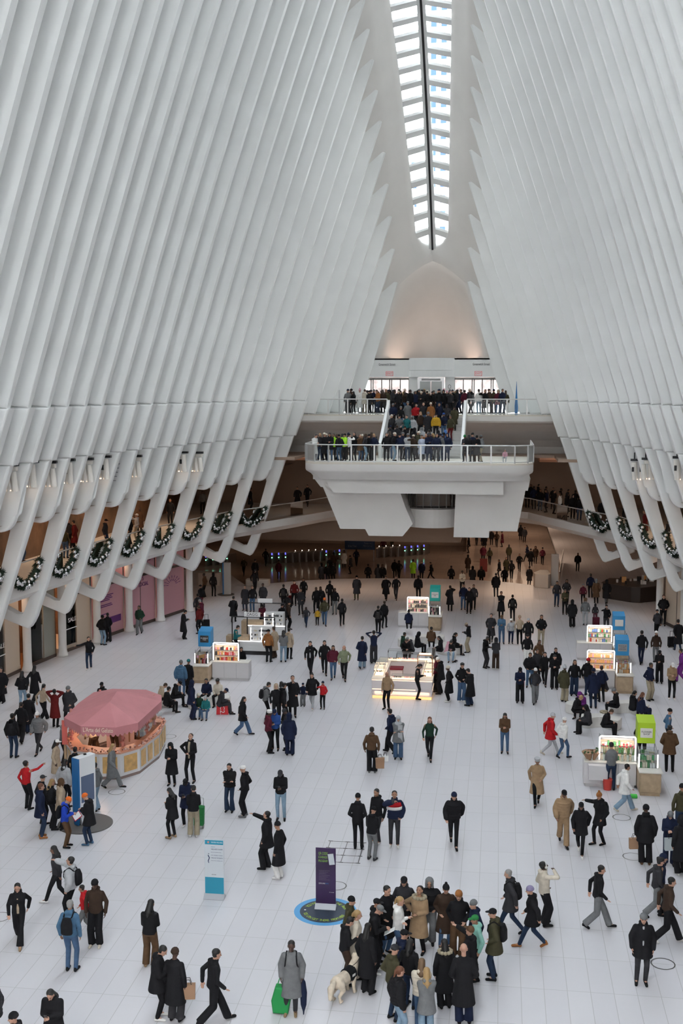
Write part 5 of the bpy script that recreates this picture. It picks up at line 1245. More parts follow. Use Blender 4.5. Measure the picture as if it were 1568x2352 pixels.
bm = NB(); tube(bm, [(-.13, .14, .1), (-.13, .14, 1.0), (.13, .14, 1.0), (.13, .14, .1)], .012, 6); obj('handle', bm, STEEL, g)
def paper(px, py, z, label, Y, rz=0):
    bm = NB(); box(bm, -.13, .13, -.09, .09, 0, .012); o = obj('paper_sheet', bm, WHITE); o.location = at_y(px, py, Y); o.rotation_euler = (math.radians(25), 0, rz); tag(o, label, 'paper')
for i, (x0_, y0_, nm) in enumerate(((1107, 1415, ''),)): pass
# suitcases
def suitcase(px, py, m, label):
    g = empty('suitcase', at_z(px, py, 0), .3, label, 'suitcase')
    bm = NB(); box(bm, -.2, .2, -.12, .12, .05, .62, .03); obj('shell', bm, m, g); bm = NB(); tube(bm, [(-.1, 0, .62), (-.1, 0, .95), (.1, 0, .95), (.1, 0, .62)], .012, 6); obj('handle', bm, DARK, g)
    for x in (-.15, .15): bm = NB(); cyl(bm, (x-.02, 0, .03), (x+.02, 0, .03), .03, None, 10); obj('wheel', bm, DARK, g)
suitcase(666, 1388, cloth('darkred'), 'dark red suitcase beside the person with backpack behind the accessory kiosk')
suitcase(474, 1446, cloth('black'), 'black suitcase held by the travellers at the far left')
suitcase(1541, 1487, cloth('black'), 'black suitcase pulled by the person at the right edge')
suitcase(1368, 1440, cloth('maroon'), 'maroon small suitcase beside the children near the rear blue cart')
# stool of the vendor
g = empty('bar_stool', at_z(940, 1441, 0), 0, 'dark bar stool under the vendor at teal sign cart', 'stool')
bm = NB(); lathe(bm, [(.17, .68), (.18, .72), (.17, .74)], 16); obj('seat', bm, BLACKM, g)
for a in range(4): bm = NB(); cyl(bm, (.1*math.cos(a*1.57+.78), .1*math.sin(a*1.57+.78), .68), (.2*math.cos(a*1.57+.78), .2*math.sin(a*1.57+.78), 0), .015, None, 6); obj('leg', bm, STEEL, g)
# mannequin in the shop window
MN = mat('mannequin_grey', (.06, .055, .055), .7)
g = empty('mannequin', at_z(163, 1483, 0)+V(-.1, .3, .35), math.radians(200), 'mannequin in a long grey dress in the SALE shop window', 'mannequin'); g.scale = (1.05, 1.05, 1.08)
# ------------------------------------------------------------ who stands where
# mode x y heading pose;top;trousers;head;where;options   (F feet, H head top, S seated head)
FOLK = '''
F 45 2166 195 walk;black jacket;black flared;black long;bottom left;sk0 sh:tan lab:person in open black jacket, flared black trousers and sunglasses walking, bottom left
F 133 2074 90 walk;charcoal jacket;black jeans;black long;beside the pointing man;sh:white
H 162 1969 88 point;lightgrey puffer;black jeans;black short;lower left;sk0 backpack ht:1.8
F 196 2146 100 walk;red jacket;grey wide;black short;between backpackers;ht:1.4 lab:child in red and navy jacket and grey trousers walking beside the pointing man
F 222 2172 185 stand;darkbrown jacket;black wide;black beanie;behind the child in red;ht:1.82 sh:cream rot:0
F 163 2230 0 stand;steelblue jacket;denim jeans;grey short;lower left;ht:1.83 backpack
F 345 2222 0 phone;black jacket;brown wide;black long;alone, lower left;sh:tan
F 362 2340 -80 phone;black parka;black jeans;black short;beside the brown bag;sh:white ht:1.8 sk0
F 402 2345 -10 stand;black coat;charcoal wide;darkbrown beanie;holding brown bag;
H 121 2264 180 phone;black parka;black wide;black long;bottom edge left;sk0
H 36 2326 120 stand;black jacket;black jeans;black beanie;bottom left corner;
H -14 2253 100 stand;charcoal puffer;black jeans;black short;cut by the left edge;
F 490 2352 -60 walk;black jacket;black wide;black short;bottom left of centre;sk0 ht:1.82
F 670 2328 185 stand;grey coat;charcoal jeans;black short;with umbrella and green tote;sk3 sh:tan backpack ht:1.8
F 614 1996 80 point;black parka;black wide;black short;behind blue poster stand;sk0 ht:1.82
F 641 2018 75 stand;black coat;white wide;black beanie;beside the pointing person;sh:white
H 803 2060 -100 stand;olive jacket;black jeans;black beanie;left rim of big circle;
H 816 2092 -80 stand;cream coat;cream wide;blond ponytail;left rim of big circle;sk0
H 791 2106 -70 phone;black jacket;darkbrown wide;black short;reading papers beside dog;sk0
H 858 2077 -90 phone;black jacket;black wide;grey cap;holding notes in circle;sk0 sh:white ht:1.8
H 861 2065 -100 stand;black jacket;black jeans;black cap;hidden in circle, left;
F 884 2190 -130 pockets;black coat;denim jeans;black short;left rear of circle;sk0 ht:1.84
H 928 2013 180 pockets;charcoal jacket;black jeans;black cap;rearmost of the circle;sk0 ht:1.8
H 914 2060 -100 crossed;white jacket;denim jeans;blond ponytail;with black bag, circle;sk0
F 961 2186 160 hip;tan coat;black jeans;black short;fur collar, rear of circle;sk1 ht:1.76 rot:0
F 985 2166 180 pockets;black puffer;grey wide;grey hood;rear of circle;sk1 ht:1.8
F 1022 2175 190 pockets;darkbrown coat;denim jeans;black pompom;rear right of circle;sk0
F 1052 2198 180 pockets;black jacket;brown wide;rust beanie;rear right of circle;sk0 ht:1.8
H 1091 2068 120 stand;navy jacket;black jeans;grey beanie;right side of circle;sk0
H 1095 2103 110 stand;mint hoodie;black jeans;green cap;right side of circle;sk1
H 1080 2129 60 point;black parka;brown jeans;brown cap;explaining to the circle;sk0 ht:1.82
F 1063 2352 5 pockets;black coat;navy wide;bald;front of the circle;sk0 ht:1.9
F 1020 2316 20 stand;black coat;black wide;black long;front of the circle;sk0 lab:person in long black coat with furry olive hood seen from behind, front of the circle
H 922 2137 -80 pockets;navy jacket;black jeans;black cap;inside circle, left;sk0
H 940 2160 -20 stand;black jacket;darkdenim jeans;darkbrown long;inside circle, left;
F 900 2342 -50 pockets;olive jacket;darkdenim jeans;charcoal cap;lower left of circle;sk0 ht:1.8
H 914 2222 -60 stand;black puffer;lightdenim jeans;auburn ponytail;lower left of circle;sk0
H 968 2205 0 crossed;cream puffer;denim jeans;lightbrown long;front of the circle;sk0
H 980 2226 10 crossed;grey parka;lightdenim wide;blond long;front of the circle;sk0
F 842 2282 -30 stand;black coat;black wide;black long;holding the dog lead;ht:1.76
F 1135 2250 80 pockets;olive parka;darkdenim jeans;black cap;right rim of circle;sk0 backpack ht:1.82
F 1172 2146 80 walk;charcoal parka;darkdenim jeans;grey short;right of the circle;sk0 backpack ht:1.82
F 1222 2176 85 walk;black parka;darkdenim jeans;lilac beanie;right of the circle;sk0 sh:rust
F 1248 2125 -70 photo;cream jacket;black wide;black short;with headphones, lower right;sk3 ht:1.8
F 1370 2132 -85 walk;black jacket;grey wide;black short;alone, lower right;sk0 ht:1.8
F 1473 2258 178 stand;black parka;charcoal jeans;grey beanie;lower right;sk0 ht:1.8 lab:older person in black parka over grey sweater and grey beanie standing near lower right ring
F 1530 2165 -85 walk;darkbrown jacket;black wide;black short;right edge, lower;sk0 sh:white ht:1.82
F 1505 2106 -80 walk;charcoal jacket;grey wide;black curly;right edge, behind brown jacket;sk0
H 1519 1962 -95 stand;navy sweater;black jeans;navy beanie;right edge, lower;sk1
F 1480 1986 0 stand;black parka;black wide;black beanie;with brown paper bag;sh:brown ht:1.88
F 1535 1985 175 phone;navy jacket;navy wide;grey beanie;right edge with pale tote;sk0
F 1562 2010 20 stand;black coat;black wide;black hood;cut by right edge;sh:white ht:1.84
F 1563 1925 0 stand;olive jacket;darkdenim jeans;black beanie;cut by right edge;ht:1.8
F 1292 1938 185 walk;tan puffer;tan wide;black cap;trio at the right;ht:1.84 sk2
F 1332 1961 175 walk;black parka;black jeans;black cap;trio at the right;sk2 sh:white
F 1376 1940 120 reach;black parka;black jeans;rust pompom;trio at the right;backpack
F 1232 1848 180 stroll;tan coat;black jeans;lightgrey beret;near the tall-booted trio;lab:person in tan coat and pale beret with crossbody bag walking toward the camera, right
F 1158 1729 180 phone;brown jacket;denim jeans;black short;alone, right of centre;sk1 ht:1.7
F 1262 1733 -80 walk;red parka;lightgrey jeans;lightgrey beanie;before the benches;sh:cream sk0
F 1291 1742 -50 stroll;white puffer;denim jeans;white beanie;beside the red coat;sk0
F 1402 1815 0 phone;grey sweater;darkdenim jeans;black short;tending the flower cart;ht:1.78
F 1432 1863 -80 walk;white parka;lightdenim wide;black short;passing the flower cart;sk1 sh:cream
F 1532 1722 -80 pockets;steelblue sweater;black jeans;black beanie;behind olive coat, right;sk0
F 1535 1773 -10 pockets;brown parka;black jeans;black short;right of lime sign;ht:1.82
H 1475 1652 180 stand;black jacket;black jeans;black beanie;behind the lime sign;
S 1321 1590 -120 sit_phone;black puffer;black jeans;blond short;on the small stool;sk0
S 1338 1582 150 sit_phone;purple jacket;black jeans;purple hood;beside the small stool;sk0
S 1352 1618 100 sit;charcoal puffer;black wide;black hood;legs stretched, wavy bench;
S 1388 1622 -110 sit_phone;black parka;black wide;brown short;front of wavy bench;sk0 lab:seated person with fur hood reading a phone at the right end of front wavy bench
S 1417 1581 80 sit;black jacket;black jeans;grey beanie;facing left, rear wavy bench;
S 1452 1586 -60 sit;black jacket;black jeans;black ponytail;middle of rear wavy bench;
S 1470 1590 -60 sit;navy parka;navy wide;auburn long;right of rear wavy bench;sk0
F 1361 1627 0 stand;navy parka;darkdenim jeans;navy beanie;before amber goods cart;ht:1.86
F 1380 1613 10 pockets;navy jacket;black jeans;brown short;before amber goods cart;
F 1348 1598 -30 stand;black jacket;darkdenim jeans;red beanie;before amber goods cart;ht:1.82
S 1392 1545 90 sit_phone;charcoal jacket;tan jeans;brown long;on stool at amber cart;sk0
F 1193 1613 180 phone;navy jacket;black wide;black cap;holding the pink bag;sk1
F 1228 1615 180 stroll;charcoal jacket;grey wide;white beanie;right of pink bag holder;longhair
F 1216 1578 180 pockets;black puffer;denim jeans;brown short;group near rear carts;sk1
F 1250 1574 175 walk;black jacket;black jeans;black long;group near rear carts;sk0
F 1272 1582 180 phone;black jacket;black wide;black short;group near rear carts;sk0
H 1276 1488 180 stand;black parka;black jeans;black short;behind group, rear carts;
H 1233 1491 200 stand;charcoal jacket;black jeans;brown short;behind group, rear carts;
H 1238 1470 200 stand;brown jacket;black jeans;brown long;behind group, rear carts;
F 1294 1612 -30 stand;olive parka;khaki wide;lightgrey pompom;left of amber goods cart;
F 1318 1597 180 stand;black jacket;darkdenim wide;brown long;plaid bag, amber cart;sk1
F 1490 1608 -140 pockets;navy jacket;khaki wide;black short;right side aisle;sk2 ht:1.8
F 1513 1568 170 phone;black jacket;black wide;black cap;right side aisle;sk0
F 1541 1606 180 phone;tan jacket;black jeans;white cap;right side aisle;sk0 sh:white ht:1.82
F 1564 1567 90 stroll;purple jacket;purple wide;black short;cut by right edge;
F 5 1614 175 stand;black coat;black wide;black short;left edge by SALE window;
F 52 1626 10 stroll;black jacket;lightdenim jeans;black long;left, near columns;
F 80 1612 0 walk;black coat;black wide;black long;left, near columns;
F 100 1658 -20 walk;beige sweater;black wide;black ponytail;left, near columns;sh:white
F 127 1671 0 hands_up;darkred coat;black jeans;black short;left of pink canopy;
F 67 1685 0 stand;black coat;darkdenim wide;black short;left group;
F 50 1706 10 walk;black jacket;black wide;black short;left group;
F 30 1741 0 stand;black jacket;darkdenim jeans;black short;far left;backpack ht:1.8
F 90 1730 175 walk;grey puffer;charcoal jeans;white pompom;far left;longhair
F 160 1668 180 stroll;charcoal parka;black jeans;grey beanie;left of pink canopy;sk0 ht:1.82
F 236 1652 180 stand;black jacket;black jeans;black cap;behind the pink canopy;sk3
F 146 1752 -90 phone;grey hoodie;black jeans;black cap;at the gelato counter;
F 130 1800 -80 stand;beige coat;white wide;white cap;left of gelato counter;longhair
F 174 1822 0 stand;black jacket;black jeans;black short;between totem and gelato;
F 150 1855 -20 stand;lightgrey puffer;black jeans;black long;behind the blue totem;
F 62 1860 -20 point;red sweater;black jeans;black short;pointing up, left;sk1 ht:1.76
F 94 1924 -60 stand;navy parka;darkdenim jeans;auburn short;left of the totem;sh:rust sk0 ht:1.82
H 95 1782 -30 stand;black jacket;black jeans;charcoal cap;left of the totem;
F 119 1905 -60 pockets;black puffer;black wide;blond long;left of the totem;sk0
H 138 1790 -60 stand;beige parka;black jeans;brown hood;left of the totem;
F 150 1946 -80 phone;royal jacket;brown jeans;orange beanie;left of the totem;backpack sk0 ht:1.68
F 207 1940 80 phone;black parka;darkdenim jeans;orange beanie;right of the totem;sk0 sh:steelblue
F 222 1863 80 stand;grey hoodie;lightdenim wide;black short;right of the totem;sk1
F 257 1810 -85 walk;grey coat;grey wide;blond long;front of gelato kiosk;sk0 shx
F 395 1803 180 phone;black coat;black jeans;black hood;right of gelato kiosk;sk0 ht:1.66
F 438 1796 170 hip;black jacket;black jeans;brown short;looking up, left;sk0 ht:1.84
F 397 1925 60 phone;black parka;black jeans;black long;left of centre;sh:tan
F 430 1898 180 phone;navy parka;black jeans;black cap;left of centre;sh:white
F 445 1922 10 phone;black jacket;khaki wide;black short;by the green trolley;sh:white
F 528 1863 178 crossed;black puffer;darkdenim flared;black short;left of centre;sk0
F 563 1876 80 pockets;black jacket;black jeans;white cap;left of centre;sk0 sh:grey ht:1.8
F 645 1882 185 phone;black jacket;lightdenim jeans;charcoal cap;centre left;ht:1.8
F 557 1688 -85 walk;black parka;denim wide;black long;centre left, alone;sk0
F 672 1646 -170 photo;black coat;black jeans;black short;rear of the phone group;sk0 ht:1.86
H 634 1571 190 stand;black jacket;black jeans;beige hood;phone group;
H 650 1570 -60 stand;black jacket;black wide;black curly;phone group;
F 610 1655 -70 phone;grey jacket;black jeans;black short;left of phone group;backpack sk0
F 646 1652 0 stand;lightgrey puffer;black jeans;darkbrown long;phone group;
F 616 1729 -70 pockets;maroon jacket;black jeans;white beret;front of phone group;
F 632 1722 180 phone;blue jacket;black jeans;navy beanie;front of phone group;sk1
H 661 1627 100 phone;charcoal jacket;black jeans;charcoal beanie;front of phone group;
F 664 1735 0 stand;navy parka;navy wide;navy hood;front of phone group;
F 696 1622 180 stand;navy jacket;grey wide;navy beanie;holding hands, family;ht:1.1 lab:small child in navy jacket with white stripe holding hands with the adult
F 717 1627 180 walk;black parka;lightgrey jeans;black bun;family of three;sh:white sk0
F 741 1628 180 photo;red jacket;black jeans;navy beanie;family of three;ht:1.28 lab:child in red jacket and dark hat at the right of the family of three
S 365 1566 -60 sit_phone;beige jacket;black jeans;brown short;behind pink canopy;sk0
S 381 1577 -50 sit;black coat;black jeans;black short;on the small round stool;sk0
S 397 1560 -80 sit_phone;black jacket;black jeans;black cap;right of round stool;sk0
F 416 1600 0 stand;steelblue puffer;denim jeans;grey beanie;at blue sign cart;
F 433 1594 -10 stand;black coat;black wide;teal beanie;at blue sign cart;
F 440 1652 -60 stand;navy parka;navy wide;navy hood;by the curved bench;ht:1.76
S 475 1556 180 sit;navy jacket;black jeans;black short;back of curved bench;sk1
S 501 1557 180 sit;cream jacket;black jeans;black curly;back of curved bench;
S 457 1590 180 sit;darkgreen jacket;denim jeans;cream beanie;front of curved bench;sk0 ht:1.5
S 473 1597 180 sit;teal jacket;denim jeans;lightgrey beanie;front of curved bench;sk0 ht:1.4
S 503 1577 -70 sit_phone;charcoal jacket;charcoal jeans;navy cap;beside the red bag;sk2
F 713 1550 180 walk;black jacket;black jeans;black short;row of four, first;sk0 ht:1.8
F 745 1548 190 walk;black jacket;black jeans;black short;row of four, second;sk0 ht:1.8
F 765 1559 185 stroll;maroon puffer;denim jeans;black long;row of four, third;sk1
F 790 1561 185 walk;sage jacket;black jeans;bald;row of four, last;sk0 ht:1.8
F 831 1536 -5 stroll;navy coat;lightdenim wide;charcoal short;centre, walking away;
F 858 1524 10 hands_up;navy sweater;charcoal wide;black short;centre, walking away;ht:1.8
F 889 1629 160 stand;tan jacket;black jeans;bald;before jewellery counter;sk1 ht:1.76 lab:person in tan vest with black sleeves standing in front of the jewellery counter
H 958 1524 -90 phone;black sweater;black jeans;black ponytail;inside jewellery counter;sk1
F 1012 1594 80 phone;black parka;black wide;white beanie;right of jewellery counter;ht:1.82
F 1003 1590 60 stand;maroon jacket;black wide;black short;right of jewellery counter;ht:1.8
F 1031 1612 80 pockets;black coat;black jeans;cream beanie;right of jewellery counter;sh:white
F 1060 1611 190 pockets;black jacket;denim wide;black curly;right of jewellery counter;sh:white ht:1.84
F 1080 1621 60 phone;black coat;darkdenim wide;black short;right of jewellery counter;sk0 ht:1.76
F 898 1730 60 stroll;navy jacket;black wide;black short;behind the scarf wearer;sk0 ht:1.84
F 914 1742 185 crossed;grey parka;denim wide;lightgrey headscarf;centre;sk0 scarf lab:person in grey headscarf with long pale scarf and blue wide jeans, centre
F 986 1743 180 walk;darkgreen sweater;black jeans;auburn long;centre, alone;sk0
F 853 1775 0 stand;brown jacket;black wide;black short;with tan bag, centre;sk2 ht:1.78 sh:grey
F 821 1950 0 pockets;black jacket;black jeans;black beanie;centre trio;ht:1.8
F 866 1937 150 stand;black jacket;charcoal jeans;black short;centre trio;sk1 ht:1.82 sh:white
F 853 1976 -20 phone;black jacket;grey jeans;black beanie;centre trio;sh:charcoal
F 905 1943 185 photo;navy puffer;charcoal jeans;black short;centre, raised phone;sk1 sh:white ht:1.8 band lab:person in red, white and navy puffer photographing with raised phone, centre
F 1041 1941 185 walk;black puffer;black jeans;navy beanie;centre, walking;sk0 ht:1.8
F 205 1537 190 reach;black jacket;darkdenim jeans;black short;by left shop fronts;sk0 sh:white
F 235 1482 -20 pockets;black puffer;lightdenim jeans;black beanie;before pink hoarding;
F 248 1475 10 pockets;black jacket;black wide;black short;before pink hoarding;
F 321 1456 180 stroll;darkgreen jacket;grey wide;black short;before LET'S GET SOCIAL;sk2
F 421 1468 -60 phone;black coat;black wide;black short;right of pink hoardings;
F 536 1430 0 stroll;black coat;black jeans;black short;left of arched kiosk;
H 540 1436 -70 phone;teal sweater;black jeans;black short;inside arched kiosk;
F 616 1521 -10 stand;rust jacket;black jeans;black cap;right of arched kiosk;ht:1.78
F 630 1512 60 stand;beige coat;darkbrown wide;brown short;right of arched kiosk;
F 651 1521 10 phone;grey jacket;lightdenim jeans;black long;right of arched kiosk;
F 663 1514 -10 stand;beige parka;black jeans;black short;right of arched kiosk;
S 553 1484 200 sit;black jacket;darkdenim jeans;black long;on blue sign cart;sk0
F 563 1402 180 stand;charcoal coat;darkdenim jeans;black short;behind arched kiosk;
F 580 1405 180 stand;black jacket;denim jeans;brown short;behind arched kiosk;
F 604 1398 180 stand;charcoal coat;black jeans;black short;behind arched kiosk;
H 602 1386 180 phone;maroon jacket;black jeans;black headscarf;inside rear accessory stand;
H 648 1387 180 stand;black jacket;black jeans;black cap;inside rear accessory stand;
F 651 1402 0 stand;black jacket;black jeans;black short;behind accessory kiosks;backpack
F 676 1391 180 stand;darkred jacket;black jeans;black short;behind accessory kiosks;
F 697 1383 180 stand;black jacket;black jeans;black long;behind accessory kiosks;
F 691 1411 180 stroll;charcoal parka;charcoal jeans;black short;behind accessory kiosks;
F 662 1446 -60 stand;darkbrown jacket;black jeans;black beanie;right of accessory kiosks;
F 660 1425 0 stand;black jacket;black jeans;black short;right of accessory kiosks;
F 703 1439 180 walk;charcoal jacket;darkdenim jeans;black short;yellow jacket family;ht:1.25
F 729 1436 180 stand;yellow jacket;black jeans;lightgrey beanie;family, middle rear;ht:1.05 lab:small child in yellow jacket between a child and orange beanie adult
F 745 1436 190 walk;olive jacket;denim jeans;orange beanie;yellow jacket family;
F 726 1408 180 stand;black jacket;black jeans;black short;behind yellow jacket child;
F 736 1406 180 stand;black puffer;black jeans;black long;behind yellow jacket child;
F 757 1392 0 stand;black jacket;black jeans;black short;middle rear;
F 769 1411 180 stand;black jacket;grey jeans;black short;middle rear;
F 785 1437 0 stroll;black hoodie;black jeans;black short;white number on back;
F 490 1370 0 stand;black jacket;black jeans;black hood;left rear by pillar;
F 470 1372 80 stand;brown jacket;black jeans;black short;leaning at service desk;
F 462 1402 60 stand;black jacket;maroon jeans;black cap;left rear travellers;backpack
F 455 1425 20 stand;charcoal jacket;black jeans;black short;left rear travellers;backpack
F 463 1440 60 phone;maroon jacket;black jeans;grey short;left rear travellers;
F 458 1456 60 stand;darkred jacket;black jeans;brown short;left rear travellers;
F 585 1362 0 walk;black jacket;black jeans;black short;left rear;
F 586 1335 0 stand;black coat;black jeans;black short;left rear;
F 819 1378 180 stand;charcoal coat;olive jeans;black beanie;middle rear;
F 886 1378 180 walk;black coat;black jeans;black short;couple holding hands;
F 909 1377 180 walk;black jacket;charcoal jeans;black short;couple holding hands;
F 868 1457 0 stroll;black jacket;black jeans;black short;walking away, middle;backpack sh:white
F 882 1443 -10 stroll;black jacket;black jeans;brown short;walking away, middle;
F 960 1378 0 stand;black puffer;black jeans;black short;behind teal sign cart;
F 1033 1404 0 photo;black coat;black jeans;black short;right of teal sign cart;
F 1061 1364 180 phone;cream jacket;black jeans;black short;middle rear, white coat;
F 1064 1400 180 stand;navy jacket;denim jeans;black short;three right of teal cart;
F 1077 1409 180 stand;black jacket;black jeans;black short;three right of teal cart;
F 1087 1400 180 stand;charcoal jacket;black jeans;black short;three right of teal cart;
F 1138 1371 0 stand;black parka;charcoal jeans;black short;rear right of middle;
F 1150 1420 180 crossed;black coat;black jeans;black short;rear right of middle;
F 1127 1476 180 stroll;charcoal coat;black jeans;black short;right of middle;sk0
F 1151 1478 180 phone;steelblue jacket;denim jeans;brown cap;right of middle;
F 1076 1499 80 phone;black vest;khaki wide;beige cap;right of round seat;
F 1113 1534 -120 phone;black jacket;charcoal jeans;black short;pair right of seats;
F 1138 1538 0 phone;charcoal jacket;darkbrown wide;black hood;pair right of seats;sh:white
S 938 1400 0 sit;navy jacket;black jeans;black short;vendor on bar stool;up:.28
S 924 1452 -60 sit;darkgreen jacket;denim jeans;black short;rear left of round seat;
S 930 1461 200 sit_phone;black jacket;black jeans;brown short;left round seat;sk0
S 947 1459 120 sit_phone;charcoal jacket;black jeans;grey beanie;left round seat;sk0
S 957 1451 -60 sit;black jacket;black jeans;black hood;left round seat;
S 990 1440 0 sit;brown parka;black jeans;black short;long bench, seen behind;
S 1013 1460 100 sit;black jacket;black jeans;black long;left of wide seat;sk1
S 1026 1464 -120 sit_phone;pink hoodie;white wide;black short;wide round seat;
S 1036 1465 180 sit_phone;black jacket;lightdenim jeans;black short;wide round seat;sk1
S 1041 1452 -90 sit;black jacket;black jeans;black ponytail;back of wide seat;
F 1173 1478 180 stand;lightgrey jacket;navy jeans;white beanie;striped sweater family;ht:1.45
F 1192 1480 0 stand;beige sweater;black jeans;beige beanie;striped sweater family;
F 1212 1488 180 stand;black jacket;black jeans;lightgrey beanie;striped sweater family;
F 1242 1484 180 pockets;black jacket;khaki jeans;black short;right middle;ht:1.82
F 1176 1427 0 stand;black jacket;black jeans;black short;with teal backpack;backpack
F 1210 1528 180 stand;black vest;white wide;black cap;white sleeves, right middle;
F 1278 1393 180 stand;charcoal jacket;darkdenim jeans;black short;pair, right rear;
F 1300 1388 180 pockets;charcoal jacket;black jeans;black short;pair, right rear;
F 1296 1411 180 phone;olive jacket;black jeans;brown short;before the pair, right rear;
F 1313 1441 0 stand;black parka;black wide;black hood;behind rear blue cart;
F 1338 1388 0 stand;maroon jacket;black jeans;grey beanie;green backpack child;ht:1.4
F 1343 1436 0 stand;grey hoodie;lightgrey jeans;brown hood;behind rear blue cart;
F 1366 1430 0 stand;charcoal jacket;maroon jeans;black hood;behind rear blue cart;ht:1.2
F 1391 1452 180 photo;black jacket;charcoal jeans;black cap;behind rear blue cart;
F 1355 1373 0 stand;navy jacket;black jeans;black short;cafe side, rear right;
F 1368 1386 0 stand;brown coat;black jeans;grey hood;cafe side, rear right;
F 1392 1388 0 stroll;black coat;grey jeans;black hood;cafe side, rear right;
F 1326 1312 180 stand;black puffer;black jeans;black long;far right corridor;ht:1.5
F 1522 1437 170 pockets;black jacket;black jeans;brown short;against right column;ht:1.95
F 1508 1465 10 stroll;charcoal jacket;black jeans;black cap;right, with shoulder bag;
F 1556 1440 90 stand;teal coat;darkred jeans;orange beanie;right edge, rear;
F 1556 1497 10 walk;black coat;darkdenim jeans;black short;right edge, rear;ht:1.85
F 1472 1526 0 stroll;black jacket;navy jeans;black short;right aisle, rear;ht:1.85
F 1505 1522 0 stand;darkbrown jacket;grey jeans;white beanie;right aisle, rear;
'''
WORDS = {}
def parse(lines, zf=0.0, near=None, defgroup=None):
    for ln in lines.strip().splitlines():
        a, top, legs, head, where, opt = (ln.split(';')+[''])[:6]
        md, x, y, hd, pose = a.split(); x, y, hd = float(x), float(y), float(hd)
        ht = PRNG.uniform(1.68, 1.76); kw = {}; extra = ''; up = 0
        if 'lab:' in opt: opt, kw['label'] = opt.split('lab:')
        for t in opt.split():
            if t.startswith('sk'): kw['skin'] = int(t[2])
            elif t.startswith('sh:'): kw['shoes'] = t[3:]
            elif t.startswith('ht:'): ht = float(t[3:])
            elif t.startswith('up:'): up = float(t[3:])
            elif t in ('backpack', 'longhair'): extra += t
        if md == 'F': loc = at_z(x, y, zf)
        elif md == 'H': loc = at_z(x, y, zf+ht*1.0); loc.z = zf
        else: sh_ = ht/1.735; loc = at_z(x, y, zf+1.30*sh_+up); loc.z = zf+up
        nr = near if near is not None else loc.y < 60
        r = person(loc, hd, pose, top, legs, head, where, ht, near=nr, extra=extra, **kw)
        WORDS[(x, y)] = r
parse(FOLK)
# details on a few of them
def front_panel():
    bm = NB(); I_ = Matrix.Identity(3); ell_loft(bm, [((0, .035, .9), .055, .115, I_), ((0, .04, 1.1), .06, .115, I_), ((0, .04, 1.3), .062, .118, I_), ((0, .03, 1.42), .055, .09, I_), ((0, .02, 1.5), .05, .06, I_)], 14); return bm
def add_cloth(key, name, fn, m):
    r = WORDS[key]; bm = NB(); fn(bm); o = obj(name, bm, m, r); smooth(o)
add_cloth((914.0, 1742.0), 'scarf', lambda bm: (ell_loft(bm, [((0, .02, 1.36), .13, .11, Matrix.Identity(3)), ((0, .02, 1.44), .15, .13, Matrix.Identity(3)), ((0, .02, 1.5), .11, .1, Matrix.Identity(3))]), box(bm, -.17, .02, .12, .17, .72, 1.4, .02)), cloth('lightgrey'))
add_cloth((905.0, 1943.0), 'white_band', lambda bm: ell_loft(bm, [((0, 0, 1.2), .232, .175, Matrix.Identity(3)), ((0, 0, 1.3), .235, .178, Matrix.Identity(3))], 24), cloth('white'))
add_cloth((905.0, 1943.0), 'red_band', lambda bm: ell_loft(bm, [((0, 0, 1.3), .234, .177, Matrix.Identity(3)), ((0, 0, 1.42), .2, .14, Matrix.Identity(3))], 24), cloth('red'))
add_cloth((1176.0, 1427.0), 'teal_pocket', lambda bm: box(bm, -.12, .12, -.33, -.27, 1.0, 1.3, .02), cloth('teal')) if False else None
for k_ in ((961.0, 2186.0), (1020.0, 2316.0), (1388.0, 1622.0)):
    add_cloth(k_, 'fur_trim', lambda bm, s=(k_[1] > 1700): [ball(bm, (.15*math.cos(t), .13*math.sin(t)-.02, (1.47 if s else 1.05)), .055, 1) for t in np.linspace(0, 6.2, 12)], cloth('khaki'))
r = WORDS[(45.0, 2166.0)]; bm = NB(); box(bm, -.065, .065, .11, .135, 1.615, 1.655, .008); obj('sunglasses', bm, BLACKM, r)
bm = front_panel(); obj('beige_top', bm, cloth('beige'), r)
r = WORDS[(1473.0, 2258.0)]; bm = front_panel(); obj('grey_sweater', bm, cloth('lightgrey'), r)
r = WORDS[(713.0, 1550.0)]; bm = front_panel(); obj('white_shirt', bm, cloth('lightgrey'), r)
r = WORDS[(438.0, 1796.0)]; bm = front_panel(); obj('tan_shirt', bm, cloth('khaki'), r)
r = WORDS[(1248.0, 2125.0)]; bm = NB()
for t in np.linspace(0, math.pi, 12)[:-1]:
    t2 = t+math.pi/11; cyl(bm, (.1*math.cos(t), 0.0, 1.64+.12*math.sin(t)), (.1*math.cos(t2), 0.0, 1.64+.12*math.sin(t2)), .012, None, 6)
for s in (-1, 1): ball(bm, (s*.1, .0, 1.63), .038, 2, (.5, 1, 1))
obj('headphones', bm, cloth('white'), r)
# gelato vendors
for i, (dx, dy, p, hd) in enumerate(((-.75, -.55, 'bend', 60), (-.1, .0, 'phone', -10), (-.9, .45, 'stand', 90))):
    person(gc+V(dx, dy, .02), hd, p, 'beige shirt', 'brown jeans', ['black cap', 'black short', 'brown short'][i], ['leaning over the gelato trays', 'back turned inside gelato kiosk', 'at the rear inside gelato kiosk'][i], 1.7, skin=1)
